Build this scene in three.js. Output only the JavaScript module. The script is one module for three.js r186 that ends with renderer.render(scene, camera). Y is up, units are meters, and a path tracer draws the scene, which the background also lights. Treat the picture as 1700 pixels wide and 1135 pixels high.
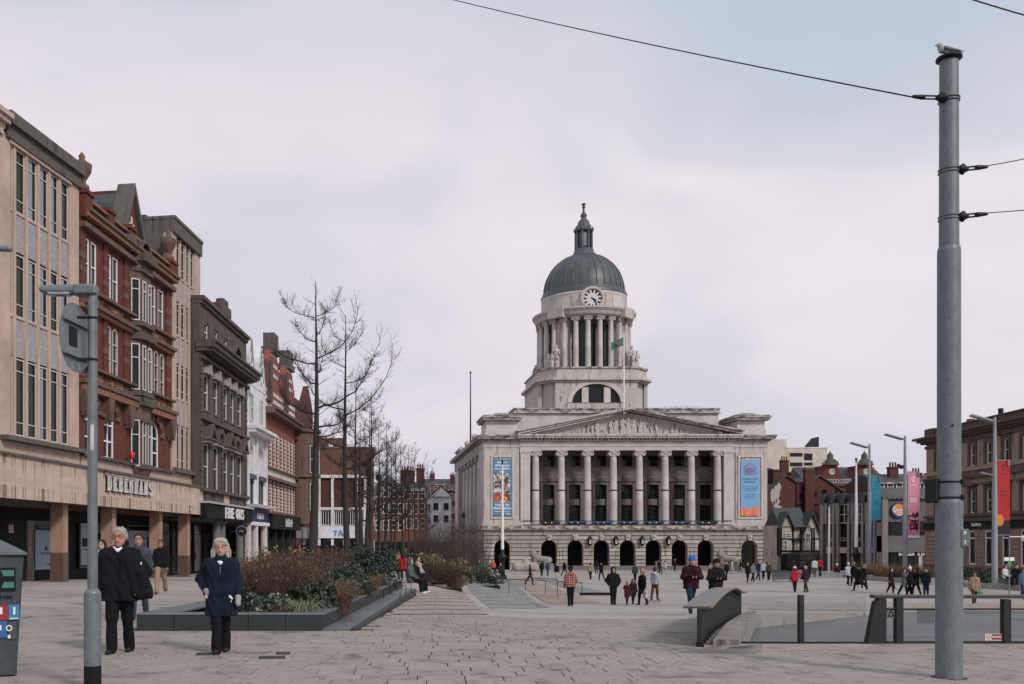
import * as THREE from 'three';
import { mergeGeometries } from 'three/addons/utils/BufferGeometryUtils.js';
import { RoundedBoxGeometry } from 'three/addons/geometries/RoundedBoxGeometry.js';
import { FontLoader } from 'three/addons/loaders/FontLoader.js';
import { TextGeometry } from 'three/addons/geometries/TextGeometry.js';

// ---------------------------------------------------------------- camera, sky, sun, exposure
const F = 1600, U0 = 600, V0 = 900, EYE = 1.6;          // the photograph is an off-centre crop: its optical axis meets it at (600, 900)
const scene = new THREE.Scene();
const camera = new THREE.PerspectiveCamera(2 * Math.atan(900 / F) * 180 / Math.PI, 2200 / 1800, 0.1, 3000);
camera.position.set(0, EYE, 0);
camera.setViewOffset(2200, 1800, 500, 0, 1700, 1135);
const renderer = new THREE.WebGLRenderer();
renderer.toneMapping = THREE.LinearToneMapping;
renderer.toneMappingExposure = 1.45;
renderer.shadowMap.enabled = true;

// value noise that wraps round
function mulberry(a) { return () => { a |= 0; a = a + 0x6D2B79F5 | 0; let t = Math.imul(a ^ a >>> 15, 1 | a); t = t + Math.imul(t ^ t >>> 7, 61 | t) ^ t; return ((t ^ t >>> 14) >>> 0) / 4294967296; }; }
let rnd = mulberry(11);
const R = (a, b) => a + (b - a) * rnd(), pick = (a) => a[Math.floor(rnd() * a.length)];
function hash(i, j, s) { let h = Math.imul(i, 374761393) + Math.imul(j, 668265263) + Math.imul(s, 974634777) | 0; h = Math.imul(h ^ h >>> 13, 1274126177); return ((h ^ h >>> 16) >>> 0) / 4294967296; }
function vn(x, y, px, py, s) {
  const i = Math.floor(x), j = Math.floor(y), fx = x - i, fy = y - j, a = fx * fx * (3 - 2 * fx), b = fy * fy * (3 - 2 * fy);
  const w = (n, p) => ((n % p) + p) % p, h = (di, dj) => hash(w(i + di, px), w(j + dj, py), s);
  return (h(0, 0) * (1 - a) + h(1, 0) * a) * (1 - b) + (h(0, 1) * (1 - a) + h(1, 1) * a) * b;
}
function fbm(x, y, p, q, s, oct = 4) { let v = 0, a = .5, n = 0; for (let o = 0; o < oct; o++) { v += a * vn(x * p, y * q, p, q, s + o); n += a; a *= .55; p *= 2; q *= 2; } return v / n; }

const SUN = new THREE.Vector3(46, 58, 62).normalize();
{ // an overcast sky: pale lavender cloud with bluer thin patches, computed for the whole sphere
  const W = 1024, H = 512, data = new Float32Array(W * H * 4), mix = (a, b, t) => a.map((x, i) => x + (b[i] - x) * t);
  const blue = [.50, .58, .675], rose = [.795, .735, .80], grey = [.625, .635, .715], pale = [.875, .82, .865];
  for (let j = 0; j < H; j++) for (let i = 0; i < W; i++) {
    const el = ((j + .5) / H - .5) * Math.PI, u = (i + .5) / W, e = Math.max(0, el) / (Math.PI / 2);
    const big = fbm(u, e * .5 + .1, 9, 9, 3, 5), soft1 = fbm(u + .15 * big, e * .5, 13, 11, 7, 5), soft2 = fbm(u + .3, e * .5 + .2 * big, 10, 15, 19, 5), fine = fbm(u, e, 40, 60, 5, 3), sm = (x, y, t) => { t = Math.min(1, Math.max(0, (t - x) / (y - x))); return t * t * (3 - 2 * t); };
    let c = mix(rose, blue, sm(.2, .4, e + (big - .5) * .36));
    c = mix(c, grey, sm(.5, .72, soft1) * .75);
    c = mix(c, pale, sm(.5, .75, soft2) * .7);
    const k = (.97 + .06 * fine) * .69;
    const g = el < 0 ? [.24, .23, .23] : c;
    data.set([g[0] * k, g[1] * k, g[2] * k, 1], (j * W + i) * 4);
  }
  const sky = new THREE.DataTexture(data, W, H, THREE.RGBAFormat, THREE.FloatType);
  sky.mapping = THREE.EquirectangularReflectionMapping; sky.magFilter = THREE.LinearFilter; sky.needsUpdate = true;
  scene.background = sky; scene.environment = sky;
}
const sun = new THREE.DirectionalLight(new THREE.Color(1, .95, .9), 1.5);
sun.position.copy(SUN).multiplyScalar(160).add(new THREE.Vector3(20, 0, -70)); sun.target.position.set(20, 0, -70);
sun.castShadow = true; sun.shadow.radius = 22; sun.shadow.mapSize.set(4096, 4096);
Object.assign(sun.shadow.camera, { left: -130, right: 130, top: 130, bottom: -130, near: 1, far: 420 });
scene.add(sun, sun.target);

// ---------------------------------------------------------------- textures (colour grain, in metres)
function makeTex(size, fn, metres, srgb = true) {
  const d = new Uint8Array(size * size * 4);
  for (let j = 0; j < size; j++) for (let i = 0; i < size; i++) {
    const c = fn(i / size, j / size), q = typeof c === 'number' ? [c, c, c] : c;
    for (let k = 0; k < 3; k++) { const x = Math.min(1, Math.max(0, q[k])); d[(j * size + i) * 4 + k] = 255 * (srgb ? Math.pow(x, 1 / 2.2) : x); }
    d[(j * size + i) * 4 + 3] = 255;
  }
  const t = new THREE.DataTexture(d, size, size); t.wrapS = t.wrapT = THREE.RepeatWrapping; t.magFilter = THREE.LinearFilter; t.minFilter = THREE.LinearMipmapLinearFilter;
  if (srgb) t.colorSpace = THREE.SRGBColorSpace;
  const m = Array.isArray(metres) ? metres : [metres, metres]; t.repeat.set(1 / m[0], 1 / m[1]); t.needsUpdate = true; return t;
}
const speck = (x, y, s, n = 256) => hash(Math.floor(x * n), Math.floor(y * n), s);
const T = {
  stone: makeTex(512, (x, y) => { const a = fbm(x, y, 4, 4, 21, 6), b = fbm(x, y, 30, 30, 22, 3); return .62 + .42 * a + .2 * (b - .5); }, 6),
  // soot-streaked limestone: patches and vertical runs of grime with ragged outlines
  sooty: makeTex(512, (x, y) => {
    const run = fbm(x, y, 42, 4, 31, 5), patch = fbm(x, y, 5, 6, 33, 6), b = fbm(x, y, 40, 40, 35, 3);
    let g = Math.min(1, Math.max(0, (run - .52) * 4)) * Math.min(1, Math.max(0, (patch - .34) * 3.2));
    const k = (.74 + .34 * patch + .16 * (b - .5)) * (1 - .74 * g); return [k, k * (.985 - .02 * g), k * (.965 - .03 * g)];
  }, [9, 7]),
  // drips of dirt down cast panels
  drip: makeTex(512, (x, y) => {
    const col = vn(x * 90, .5, 90, 1, 41) * .6 + vn(x * 37, .5, 37, 1, 42) * .4, len = vn(x * 60, 3.5, 60, 8, 43);
    const g = Math.min(1, Math.max(0, (col - .5) * 4)) * Math.min(1, Math.max(0, (y - (1 - len * 1.15)) * 5)) * (.55 + .6 * fbm(x, y, 50, 16, 47, 3));
    const b = fbm(x, y, 8, 8, 44, 5); const k = (.8 + .3 * (b - .3)) * (1 - .7 * g); return [k, k * (1 - .03 * g), k * (1 - .05 * g)];
  }, [9, 1.9]),
  // trodden paving: speckle, faint wet and dirt blotches, trodden gum
  pave: makeTex(1024, (x, y) => {
    const a = fbm(x, y, 6, 6, 151, 5), s = speck(x, y, 152, 512), b = fbm(x + .2, y, 22, 22, 153, 4), i = Math.floor(x * 34), j = Math.floor(y * 34), h = hash(i, j, 154), gx = x * 34 - i - .25 - .5 * hash(i, j, 155), gy = y * 34 - j - .25 - .5 * hash(i, j, 156), gum = h > .62 && Math.hypot(gx, gy) < .1 + .12 * hash(i, j, 157) ? (h > .88 ? .14 : -.3) : 0;
    return .72 + .26 * (a - .4) + .16 * (s - .5) + gum - Math.max(0, b - .56) * 1.3 - Math.max(0, a - .58) * .7; }, 7),
  // cornice stone crusted with soot, worn pale in patches
  soot: makeTex(512, (x, y) => { const a = fbm(x, y, 9, 14, 161, 6), b = fbm(x, y, 60, 20, 162, 3), g = Math.min(1, Math.max(0, (a - .34) * 3.4)); const k = (.9 - .66 * g) * (.8 + .4 * b); return [k, k * .985, k * .96]; }, [5, 3]),
  granite: makeTex(512, (x, y) => { const a = fbm(x, y, 5, 5, 51, 4), s = speck(x, y, 52, 256), s2 = speck(x, y, 53, 512); return .66 + .3 * a + .22 * (s - .5) + .18 * (s2 - .5); }, 2.2),
  ground: makeTex(1024, (x, y) => {
    const a = fbm(x, y, 7, 7, 55, 6), w = fbm(x + .1 * a, y, 5, 60, 56, 4), s = speck(x, y, 57, 512), st = fbm(x, y, 16, 16, 58, 4);
    return .7 + .34 * (a - .25) + .3 * (w - .5) + .14 * (s - .5) - Math.max(0, st - .62) * 1.1; }, 18),
  mosaic: makeTex(256, (x, y) => { const s = speck(x, y, 61, 90), b = fbm(x, y, 30, 30, 62, 2); return .42 + .75 * s * b + .2 * b; }, 1.6),
  brick: makeTex(512, (x, y) => {
    const rows = 24, cols = 8, r = Math.floor(y * rows), xo = x * cols + (r % 2) * .5, c = ((Math.floor(xo) % cols) + cols) % cols, fx = xo - Math.floor(xo), fy = y * rows - r;
    if (fx < .045 || fy < .13) return [.62, .58, .55];
    const t = hash(c, r, 71), n = fbm(x, y, 40, 40, 72, 3); const k = .62 + .4 * t + .3 * (n - .5); return [k, k * (.84 + .2 * t), k * (.8 + .22 * t)];
  }, 1.8),
  slate: makeTex(256, (x, y) => { const r = Math.floor(y * 12), c = Math.floor(x * 10 + (r % 2) * .5) % 10, fy = y * 12 - r; return (fy < .14 ? .45 : .72 + .34 * hash(c, r, 81)) + .2 * (fbm(x, y, 16, 16, 82, 3) - .5); }, 3.2),
  metal: makeTex(512, (x, y) => { const a = fbm(x, y, 10, 10, 91, 5), s = fbm(x, y, 60, 8, 92, 3); return .74 + .32 * (a - .3) + .14 * (s - .5) - (fbm(x, y, 50, 50, 94, 3) > .7 ? .2 : 0); }, .9),
  lead: makeTex(256, (x, y) => { const a = fbm(x, y, 24, 3, 95, 4), b = fbm(x, y, 5, 5, 96, 5); return .5 + .6 * b * (.5 + a); }, [6, 6]),
  wood: makeTex(256, (x, y) => { const a = fbm(x, y, 3, 60, 97, 4); return .6 + .5 * a; }, 1.2),
  cloth: makeTex(128, (x, y) => { const a = fbm(x, y, 6, 6, 98, 4), w = fbm(x, y, 40, 40, 99, 2); return .72 + .4 * a + .16 * (w - .5); }, .5),
  bark: makeTex(256, (x, y) => { const a = fbm(x, y, 40, 5, 101, 4); return .45 + .75 * a; }, 1),
};
const bump = { stone: makeTex(256, (x, y) => fbm(x, y, 24, 24, 111, 4), 1.5, false), cloth: makeTex(128, (x, y) => fbm(x, y, 5, 4, 112, 4), .45, false), lead: makeTex(128, (x, y) => fbm(x, y, 12, 12, 113, 3), 2, false), glass: makeTex(128, (x, y) => fbm(x, y, 4, 4, 114, 2), 2.2, false) };

// ---------------------------------------------------------------- materials
const mats = {};
function M(r, g, b, rough = .85, o = {}) {                  // linear base colour
  const key = [r, g, b, rough, o.t, o.b, o.metal, o.e, o.cc, o.bs, o.vc, o.spec].join();
  if (mats[key]) return mats[key];
  const m = new (o.cc || o.spec !== undefined ? THREE.MeshPhysicalMaterial : THREE.MeshStandardMaterial)({ roughness: rough, metalness: o.metal || 0 });
  m.color.setRGB(r, g, b); if (o.t) m.map = T[o.t];
  if (o.b) { m.bumpMap = bump[o.b]; m.bumpScale = o.bs || .02; }
  if (o.cc) { m.clearcoat = o.cc; m.clearcoatRoughness = .15; }
  if (o.spec !== undefined) m.specularIntensity = o.spec;
  if (o.e) { m.emissive.setRGB(r, g, b); m.emissiveIntensity = o.e; }
  m.side = THREE.DoubleSide;
  return mats[key] = m;
}
const C = {
  lime: M(.54, .495, .468, .9, { t: 'sooty', b: 'stone', bs: .01 }), limeClean: M(.61, .565, .54, .9, { t: 'stone', b: 'stone', bs: .008 }), limeDark: M(.54, .495, .468, .92, { t: 'soot', b: 'stone' }),
  limeSoot: M(.40, .36, .335, .92, { t: 'sooty', b: 'stone', bs: .012 }), carve: M(.55, .505, .475, .92, { t: 'stone', b: 'stone', bs: .04 }), recess: M(.17, .145, .13, .9, { t: 'sooty' }),  // sheltered back stone: shade put into its base colour, soot streaks over it
  lead: M(.088, .102, .111, .45, { t: 'lead', b: 'lead', bs: .01 }), leadPale: M(.26, .31, .31, .6, { t: 'lead' }),
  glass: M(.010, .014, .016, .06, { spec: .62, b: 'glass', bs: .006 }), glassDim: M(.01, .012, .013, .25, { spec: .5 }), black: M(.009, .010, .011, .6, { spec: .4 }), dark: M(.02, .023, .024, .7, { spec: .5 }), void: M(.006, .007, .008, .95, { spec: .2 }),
  white: M(.74, .73, .71, .6, { t: 'stone' }), blindGlass: M(.2, .25, .29, .08, { spec: 1 }), whiteWall: M(.76, .76, .78, .8, { t: 'stone' }), tan: M(.56, .415, .34, .85, { t: 'stone' }), tanDrip: M(.60, .455, .375, .85, { t: 'drip' }), brownStone: M(.15, .095, .075, .5, { t: 'granite' }),
  concrete: M(.125, .115, .105, .92, { t: 'sooty' }), mosaic: M(.47, .44, .45, .7, { t: 'mosaic' }), brick: M(.155, .04, .031, .9, { t: 'brick' }), brickDark: M(.105, .038, .031, .9, { t: 'brick' }), brickBrown: M(.17, .088, .068, .9, { t: 'brick' }), terra: M(.33, .16, .095, .85, { t: 'stone', b: 'stone', bs: .05 }), brownstone: M(.155, .095, .075, .88, { t: 'sooty' }),
  darkstone: M(.105, .086, .074, .92, { t: 'sooty', b: 'stone' }), slate: M(.06, .066, .073, .75, { t: 'slate' }), redTile: M(.25, .065, .05, .9, { t: 'brick' }),
  granite: M(.385, .345, .318, .82, { t: 'granite' }), galv: M(.205, .235, .25, .48, { t: 'metal', metal: .25 }), pole: M(.19, .222, .24, .5, { t: 'metal', metal: .1 }), iron: M(.016, .019, .019, .5, { t: 'metal', spec: .5 }), bronze: M(.024, .029, .028, .5, { t: 'metal', spec: .6 }),
  whitePaint: M(.78, .77, .76, .4), planter: M(.034, .042, .045, .55, { t: 'granite', spec: .7 }), planterTop: M(.15, .16, .165, .55, { t: 'granite' }), soil: M(.03, .022, .017, .98, { t: 'stone' }), bark: M(.038, .032, .03, .95, { t: 'bark', b: 'stone', bs: .02 }), twig: M(.034, .028, .027, .95, { spec: .3 }), wood: M(.11, .075, .055, .6, { t: 'wood' }),
};
C.pane = new THREE.MeshPhysicalMaterial({ transmission: 1, thickness: 0, roughness: .03, ior: 1.5 }); C.pane.color.setRGB(.93, .955, .955);

// ---------------------------------------------------------------- geometry helpers
const V = (x, y, z) => new THREE.Vector3(x, y, z);
function bx(x0, x1, y0, y1, z0, z1) { const g = new THREE.BoxGeometry(Math.abs(x1 - x0), Math.abs(y1 - y0), Math.abs(z1 - z0)); g.translate((x0 + x1) / 2, (y0 + y1) / 2, (z0 + z1) / 2); return g; }
function rb(x0, x1, y0, y1, z0, z1, r = .02) { const w = x1 - x0, h = y1 - y0, d = z1 - z0, g = new RoundedBoxGeometry(w, h, d, 2, Math.min(r, w / 2.1, h / 2.1, d / 2.1)); g.translate((x0 + x1) / 2, (y0 + y1) / 2, (z0 + z1) / 2); return g; }
function cyl(r0, r1, h, x = 0, y = 0, z = 0, n = 16, open = false) { const g = new THREE.CylinderGeometry(r1, r0, h, n, 1, open); g.translate(x, y + h / 2, z); return g; }
function lathe(pts, n = 24, x = 0, y = 0, z = 0, start = 0, len = Math.PI * 2) { const g = new THREE.LatheGeometry(pts.map(p => new THREE.Vector2(p[0], p[1])), n, start, len); g.translate(x, y, z); return g; }
function ext(pts, z0, z1, holes = [], curve = 10) {
  const mk = (K, p) => { if (p.isPath || p.isShape) return p; const s = new K(); p.forEach((q, i) => i ? s.lineTo(q[0], q[1]) : s.moveTo(q[0], q[1])); s.closePath(); return s; };
  const s = mk(THREE.Shape, pts); s.holes = holes.map(h => mk(THREE.Path, h));
  const g = new THREE.ExtrudeGeometry(s, { depth: z1 - z0, bevelEnabled: false, curveSegments: curve }); g.translate(0, 0, z0); return g;
}
const rect = (x0, x1, y0, y1) => [[x0, y0], [x1, y0], [x1, y1], [x0, y1]];
function archPts(x0, x1, y0, ys, n = 12) { const p = [[x0, y0], [x1, y0]], c = (x0 + x1) / 2, r = (x1 - x0) / 2; for (let i = 0; i <= n; i++) { const a = Math.PI * i / n; p.push([c + r * Math.cos(a), ys + r * Math.sin(a)]); } return p; }   // ys: springing
function tube(pts, rad, n = 6, caps = false) {               // tapered tube through points
  const pos = [], idx = [], m = pts.length; let nrm = null;
  for (let i = 0; i < m; i++) {
    const t = pts[Math.min(i + 1, m - 1)].clone().sub(pts[Math.max(i - 1, 0)]).normalize();
    if (!nrm) nrm = Math.abs(t.y) < .9 ? V(0, 1, 0) : V(1, 0, 0);
    nrm = nrm.clone().sub(t.clone().multiplyScalar(nrm.dot(t))); if (nrm.lengthSq() < 1e-8) nrm = V(t.y, t.z, t.x).cross(t); nrm.normalize();
    const b = t.clone().cross(nrm), r = typeof rad === 'function' ? rad(i / (m - 1)) : Array.isArray(rad) ? rad[i] : rad;
    for (let k = 0; k < n; k++) { const a = 2 * Math.PI * k / n, c = Math.cos(a) * r, s = Math.sin(a) * r; pos.push(pts[i].x + nrm.x * c + b.x * s, pts[i].y + nrm.y * c + b.y * s, pts[i].z + nrm.z * c + b.z * s); }
  }
  for (let i = 0; i < m - 1; i++) for (let k = 0; k < n; k++) { const a = i * n + k, b = i * n + (k + 1) % n; idx.push(a, b, a + n, b, b + n, a + n); }
  if (caps) for (const o of [0, (m - 1) * n]) for (let k = 1; k < n - 1; k++) o ? idx.push(o, o + k, o + k + 1) : idx.push(o, o + k + 1, o + k);
  const g = new THREE.BufferGeometry(); g.setAttribute('position', new THREE.Float32BufferAttribute(pos, 3)); g.setIndex(idx); g.computeVertexNormals(); return g;
}
const line = (a, b, n = 1) => Array.from({ length: n + 1 }, (_, i) => a.clone().lerp(b, i / n));
function put(g, x = 0, y = 0, z = 0, ry = 0, rx = 0, rz = 0) { if (rz) g.rotateZ(rz); if (rx) g.rotateX(rx); if (ry) g.rotateY(ry); g.translate(x, y, z); return g; }
function fin(gs) {                                           // merge, and lay uv in metres by the way each face points
  gs = (Array.isArray(gs) ? gs : [gs]).filter(Boolean).map(g => { const q = g.index ? g.toNonIndexed() : g; for (const k of Object.keys(q.attributes)) if (!['position', 'normal', 'color'].includes(k)) q.deleteAttribute(k); if (!q.attributes.normal) q.computeVertexNormals(); return q; });
  const g = gs.length > 1 ? mergeGeometries(gs, false) : gs[0], p = g.attributes.position.array, n = p.length / 9, uv = new Float32Array(n * 6);
  for (let i = 0; i < n; i++) {
    const o = i * 9, ax = p[o + 3] - p[o], ay = p[o + 4] - p[o + 1], az = p[o + 5] - p[o + 2], bX = p[o + 6] - p[o], bY = p[o + 7] - p[o + 1], bZ = p[o + 8] - p[o + 2];
    const nx = Math.abs(ay * bZ - az * bY), ny = Math.abs(az * bX - ax * bZ), nz = Math.abs(ax * bY - ay * bX);
    const [a, b] = ny > nx && ny > nz ? [0, 2] : nx > nz ? [2, 1] : [0, 1];
    for (let k = 0; k < 3; k++) { uv[i * 6 + k * 2] = p[o + k * 3 + a]; uv[i * 6 + k * 2 + 1] = p[o + k * 3 + b]; }
  }
  g.setAttribute('uv', new THREE.BufferAttribute(uv, 2)); g.deleteAttribute && g.setIndex(null); return g;
}
const taken = {};
function numbered(n) { const k = taken[n] = (taken[n] ?? -1) + 1; return k ? n + '_' + String(k).padStart(3, '0') : n; }
function part(parent, name, geos, mat, label) { const m = new THREE.Mesh(Array.isArray(geos) || !geos.attributes?.uv || !geos.userData.done ? fin(geos) : geos, mat); m.name = name; m.castShadow = m.receiveShadow = true; if (label) m.userData.label = label; parent.add(m); return m; }
const ready = (geos) => { const g = fin(geos); g.userData.done = true; return g; };   // a geometry shared by several meshes
function tag(o, label, category, group, kind) { o.userData.label = label; if (category) o.userData.category = category; if (group) o.userData.group = group; if (kind) o.userData.kind = kind; return o; }
function thing(name, label, category, pos = [0, 0, 0], ry = 0, group) { const o = new THREE.Group(); o.name = numbered(name); o.position.set(...pos); o.rotation.y = ry; scene.add(o); return tag(o, label, category, group); }
function struct(name, geos, mat, label) { const m = part(scene, numbered(name), geos, mat); m.userData.kind = 'structure'; if (label) m.userData.label = label; return m; }
function copy(o, label) { const c = o.clone(); c.name = numbered(o.name.replace(/_\d{3}$/, '')); c.userData = { ...o.userData }; if (label) c.userData.label = label; scene.add(c); return c; }
const P = (u, v, d) => V((u - U0) / F * d, EYE + (V0 - v) / F * d, -d);

// ---------------------------------------------------------------- the lie of the land (height at x, depth d)
const lerpTab = (t, x) => { if (x <= t[0][0]) return t[0][1]; for (let i = 1; i < t.length; i++) if (x <= t[i][0]) { const [a, b] = [t[i - 1], t[i]]; return a[1] + (b[1] - a[1]) * (x - a[0]) / (b[0] - a[0]); } return t[t.length - 1][1]; };
const LEFT = [[36, 0], [59, -.5], [67, -.72], [100, -1.25], [130, -1.6], [160, -1.9], [300, -2]];
const MID = [[16.2, 0], [18, -.02], [22, -.2], [28, -.52], [36, -.95], [47, -1.42], [63, -1.72], [100, -2.2], [138, -2.45], [300, -2.5]];
const SUNK = [[15, -1.02], [36, -.96]];
const smooth = (a, b, x) => { const t = Math.min(1, Math.max(0, (x - a) / (b - a))); return t * t * (3 - 2 * t); };
const EDGE_D = 15.25;                                        // the glass balustrade stands here; beyond it the terrace is sunk
const edgeX = (d) => d < 29 ? 5.88 + (d - EDGE_D) * .426 : 11.74 + (d - 29) * 1.5;
const rowX = (d) => -.5 + (d - 17.3) * .13;                 // the planter line that divides street and square
function height(x, d) {
  const l = lerpTab(LEFT, d), m = lerpTab(MID, d), t = smooth(rowX(d) - 2.5, rowX(d) + 5.5, x);
  let h = l + (m - l) * t;
  if (d > 60) { const r = smooth(.36 * d, .52 * d, x); h += r * Math.min(.7, (d - 60) * .03); }
  return h;
}
const sunk = (x, d) => { const h = height(x, d), s = lerpTab(SUNK, d); return s + (h - s) * smooth(29, 36, d); };
const groundAt = (x, d) => d > EDGE_D && d < 36 && x > edgeX(d) ? sunk(x, d) : height(x, d);
function gp(u, v) {                                          // where the line of sight through a pixel meets the ground
  const k = (u - U0) / F, s = (v - V0) / F; let a = 6;
  for (let d = 6; d < 300; d += .1) if (EYE - s * d <= groundAt(k * d, d)) { a = d; break; } else a = d;
  const x = k * a; return V(x, groundAt(x, a), -a);
}
const XS = [-150, -110, -80, -60, -45, -35, -28, ...Array.from({ length: 146 }, (_, i) => -22 + i * .5), 56, 62, 70, 85, 110, 150, 190];
function sheet(xa, xb, ds, nx, hf) {                         // a strip of ground between two borders x = xa(d), xb(d), finest where the land bends
  const pos = [], idx = []; nx = XS.length - 1;
  for (const d of ds) for (let i = 0; i <= nx; i++) { const x = Math.min(Math.max(XS[i], xa(d)), xb(d)); pos.push(x, hf(x, d), -d); }
  for (let j = 0; j < ds.length - 1; j++) for (let i = 0; i < nx; i++) { const a = j * (nx + 1) + i, b = a + nx + 1; idx.push(a, a + 1, b, a + 1, b + 1, b); }
  const g = new THREE.BufferGeometry(); g.setAttribute('position', new THREE.Float32BufferAttribute(pos, 3)); g.setIndex(idx); g.computeVertexNormals(); return g;
}
const range = (a, b, n) => Array.from({ length: n + 1 }, (_, i) => a + (b - a) * i / n);

// facade frame: x runs along the wall, y up, z out of it. ends given as (x, depth)
class Wall {
  constructor(ax, ad, bX, bd) { Object.assign(this, { ax, ad }); const L = Math.hypot(bX - ax, bd - ad); this.dx = (bX - ax) / L; this.dd = (bd - ad) / L; this.L = L; this.ry = Math.atan2(this.dd, this.dx); }
  s(u) { const k = (u - U0) / F; return (this.ax - k * this.ad) / (k * this.dd - this.dx); }
  d(u) { return this.ad + this.s(u) * this.dd; }
  y(u, v) { return EYE + (V0 - v) / F * this.d(u); }
  px(u) { return this.d(u) / F; }
  group(name, label, cat, group) { const o = thing(name, label, cat, [this.ax, 0, -this.ad], this.ry, group); return o; }
}
// a wall sheet with openings; an opening is [x0,x1,y0,y1] or [x0,x1,y0,y1,'arch'] (y1 = crown)
const hole = (o) => o[4] === 'arch' ? archPts(o[0], o[1], o[2], o[3] - (o[1] - o[0]) / 2) : rect(o[0], o[1], o[2], o[3]);
const wallGeo = (x0, x1, y0, y1, z0, z1, open) => ext(rect(x0, x1, y0, y1), z0, z1, open.map(hole));
// a window: frame with panes behind it. o: cols, rows (fractions of height, from the bottom), fw frame width, z plane of the glass
function windowAt(parent, op, z, frameMat, o = {}) {
  const [x0, x1, y0, y1, kind] = op, fw = o.fw ?? .07, cols = o.cols ?? 1, rows = o.rows ?? [.5], fd = o.fd ?? .06, gs = [];
  const r = (x1 - x0) / 2, ys = kind === 'arch' ? y1 - r : y1;
  if (kind === 'arch') gs.push(ext(archPts(x0, x1, y0, ys), z, z + fd, [archPts(x0 + fw, x1 - fw, y0 + fw, ys)]));
  else gs.push(bx(x0, x0 + fw, y0, y1, z, z + fd), bx(x1 - fw, x1, y0, y1, z, z + fd), bx(x0 + fw, x1 - fw, y0, y0 + fw, z, z + fd), bx(x0 + fw, x1 - fw, y1 - fw, y1, z, z + fd));
  const top = kind === 'arch' ? ys + r * .8 : y1 - fw;
  for (let i = 1; i < cols; i++) { const x = x0 + (x1 - x0) * i / cols; gs.push(bx(x - fw * .35, x + fw * .35, y0 + fw, top, z + .004, z + fd - .006)); }
  for (const t of rows) { const y = y0 + (y1 - y0) * t; gs.push(bx(x0 + fw, x1 - fw, y - fw * .4, y + fw * .4, z + .008, z + fd - .003)); }
  const w = part(parent, 'window', gs, frameMat);
  const ed = [0, ...rows, 1].map(t => y0 + (y1 - y0) * t);
  if (kind === 'arch') part(w, 'pane', ext(archPts(x0, x1, y0, ys), z - .03, z - .005), o.glass || C.glass);
  else for (let i = 0; i < ed.length - 1; i++) part(w, 'pane', bx(x0 + .01, x1 - .01, ed[i] + .003, ed[i + 1] - .003, z - .04 - i * .012, z - .006 - i * .012), o.glass || C.glass);
  if (o.sill) part(w, 'sill', bx(x0 - .08, x1 + .08, y0 - .12, y0 - .004, z - .02, z + o.sill), o.sillMat || frameMat);
  if (o.blind) part(w, 'blind', bx(x0 + fw, x0 + (x1 - x0) * o.blind, y0 + fw, y1 - fw, z - .01, z - .003), C.blindGlass);  // pale glossy strip laid over part of the pane
  return w;
}
const font = await new FontLoader().loadAsync('fonts/droid/droid_sans_bold.typeface.json');
const fontR = await new FontLoader().loadAsync('fonts/droid/droid_sans_regular.typeface.json');
const fontS = await new FontLoader().loadAsync('fonts/droid/droid_serif_regular.typeface.json');
// lettering too blurred in the photograph to read: upright and level strokes only
function strokes(w, h, n, x, y, z, seed = 1) { const g = [], s = w / n; for (let i = 0; i < n; i++) { const X = x + s * i; g.push(bx(X, X + s * .24, y, y + h * (.75 + .25 * hash(i, 1, seed)), z, z + .04)); if (hash(i, 2, seed) > .3) g.push(bx(X + s * .24, X + s * .75, y + h * .42, y + h * .58, z, z + .04)); if (hash(i, 3, seed) > .5) g.push(bx(X + s * .56, X + s * .78, y, y + h * .42, z, z + .04)); } return g; }
function textGeo(str, w, h, depth = .05, f = font, x = 0, y = 0, z = 0) {      // fitted into a width and height, lower left corner at x, y
  const g = new TextGeometry(str, { font: f, size: 1, depth: 1, curveSegments: 4, bevelEnabled: false }); g.computeBoundingBox(); const b = g.boundingBox;
  g.translate(-b.min.x, -b.min.y, 0); g.scale(w / (b.max.x - b.min.x), h / (b.max.y - b.min.y), depth); g.translate(x, y, z); return g;
}
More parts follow.
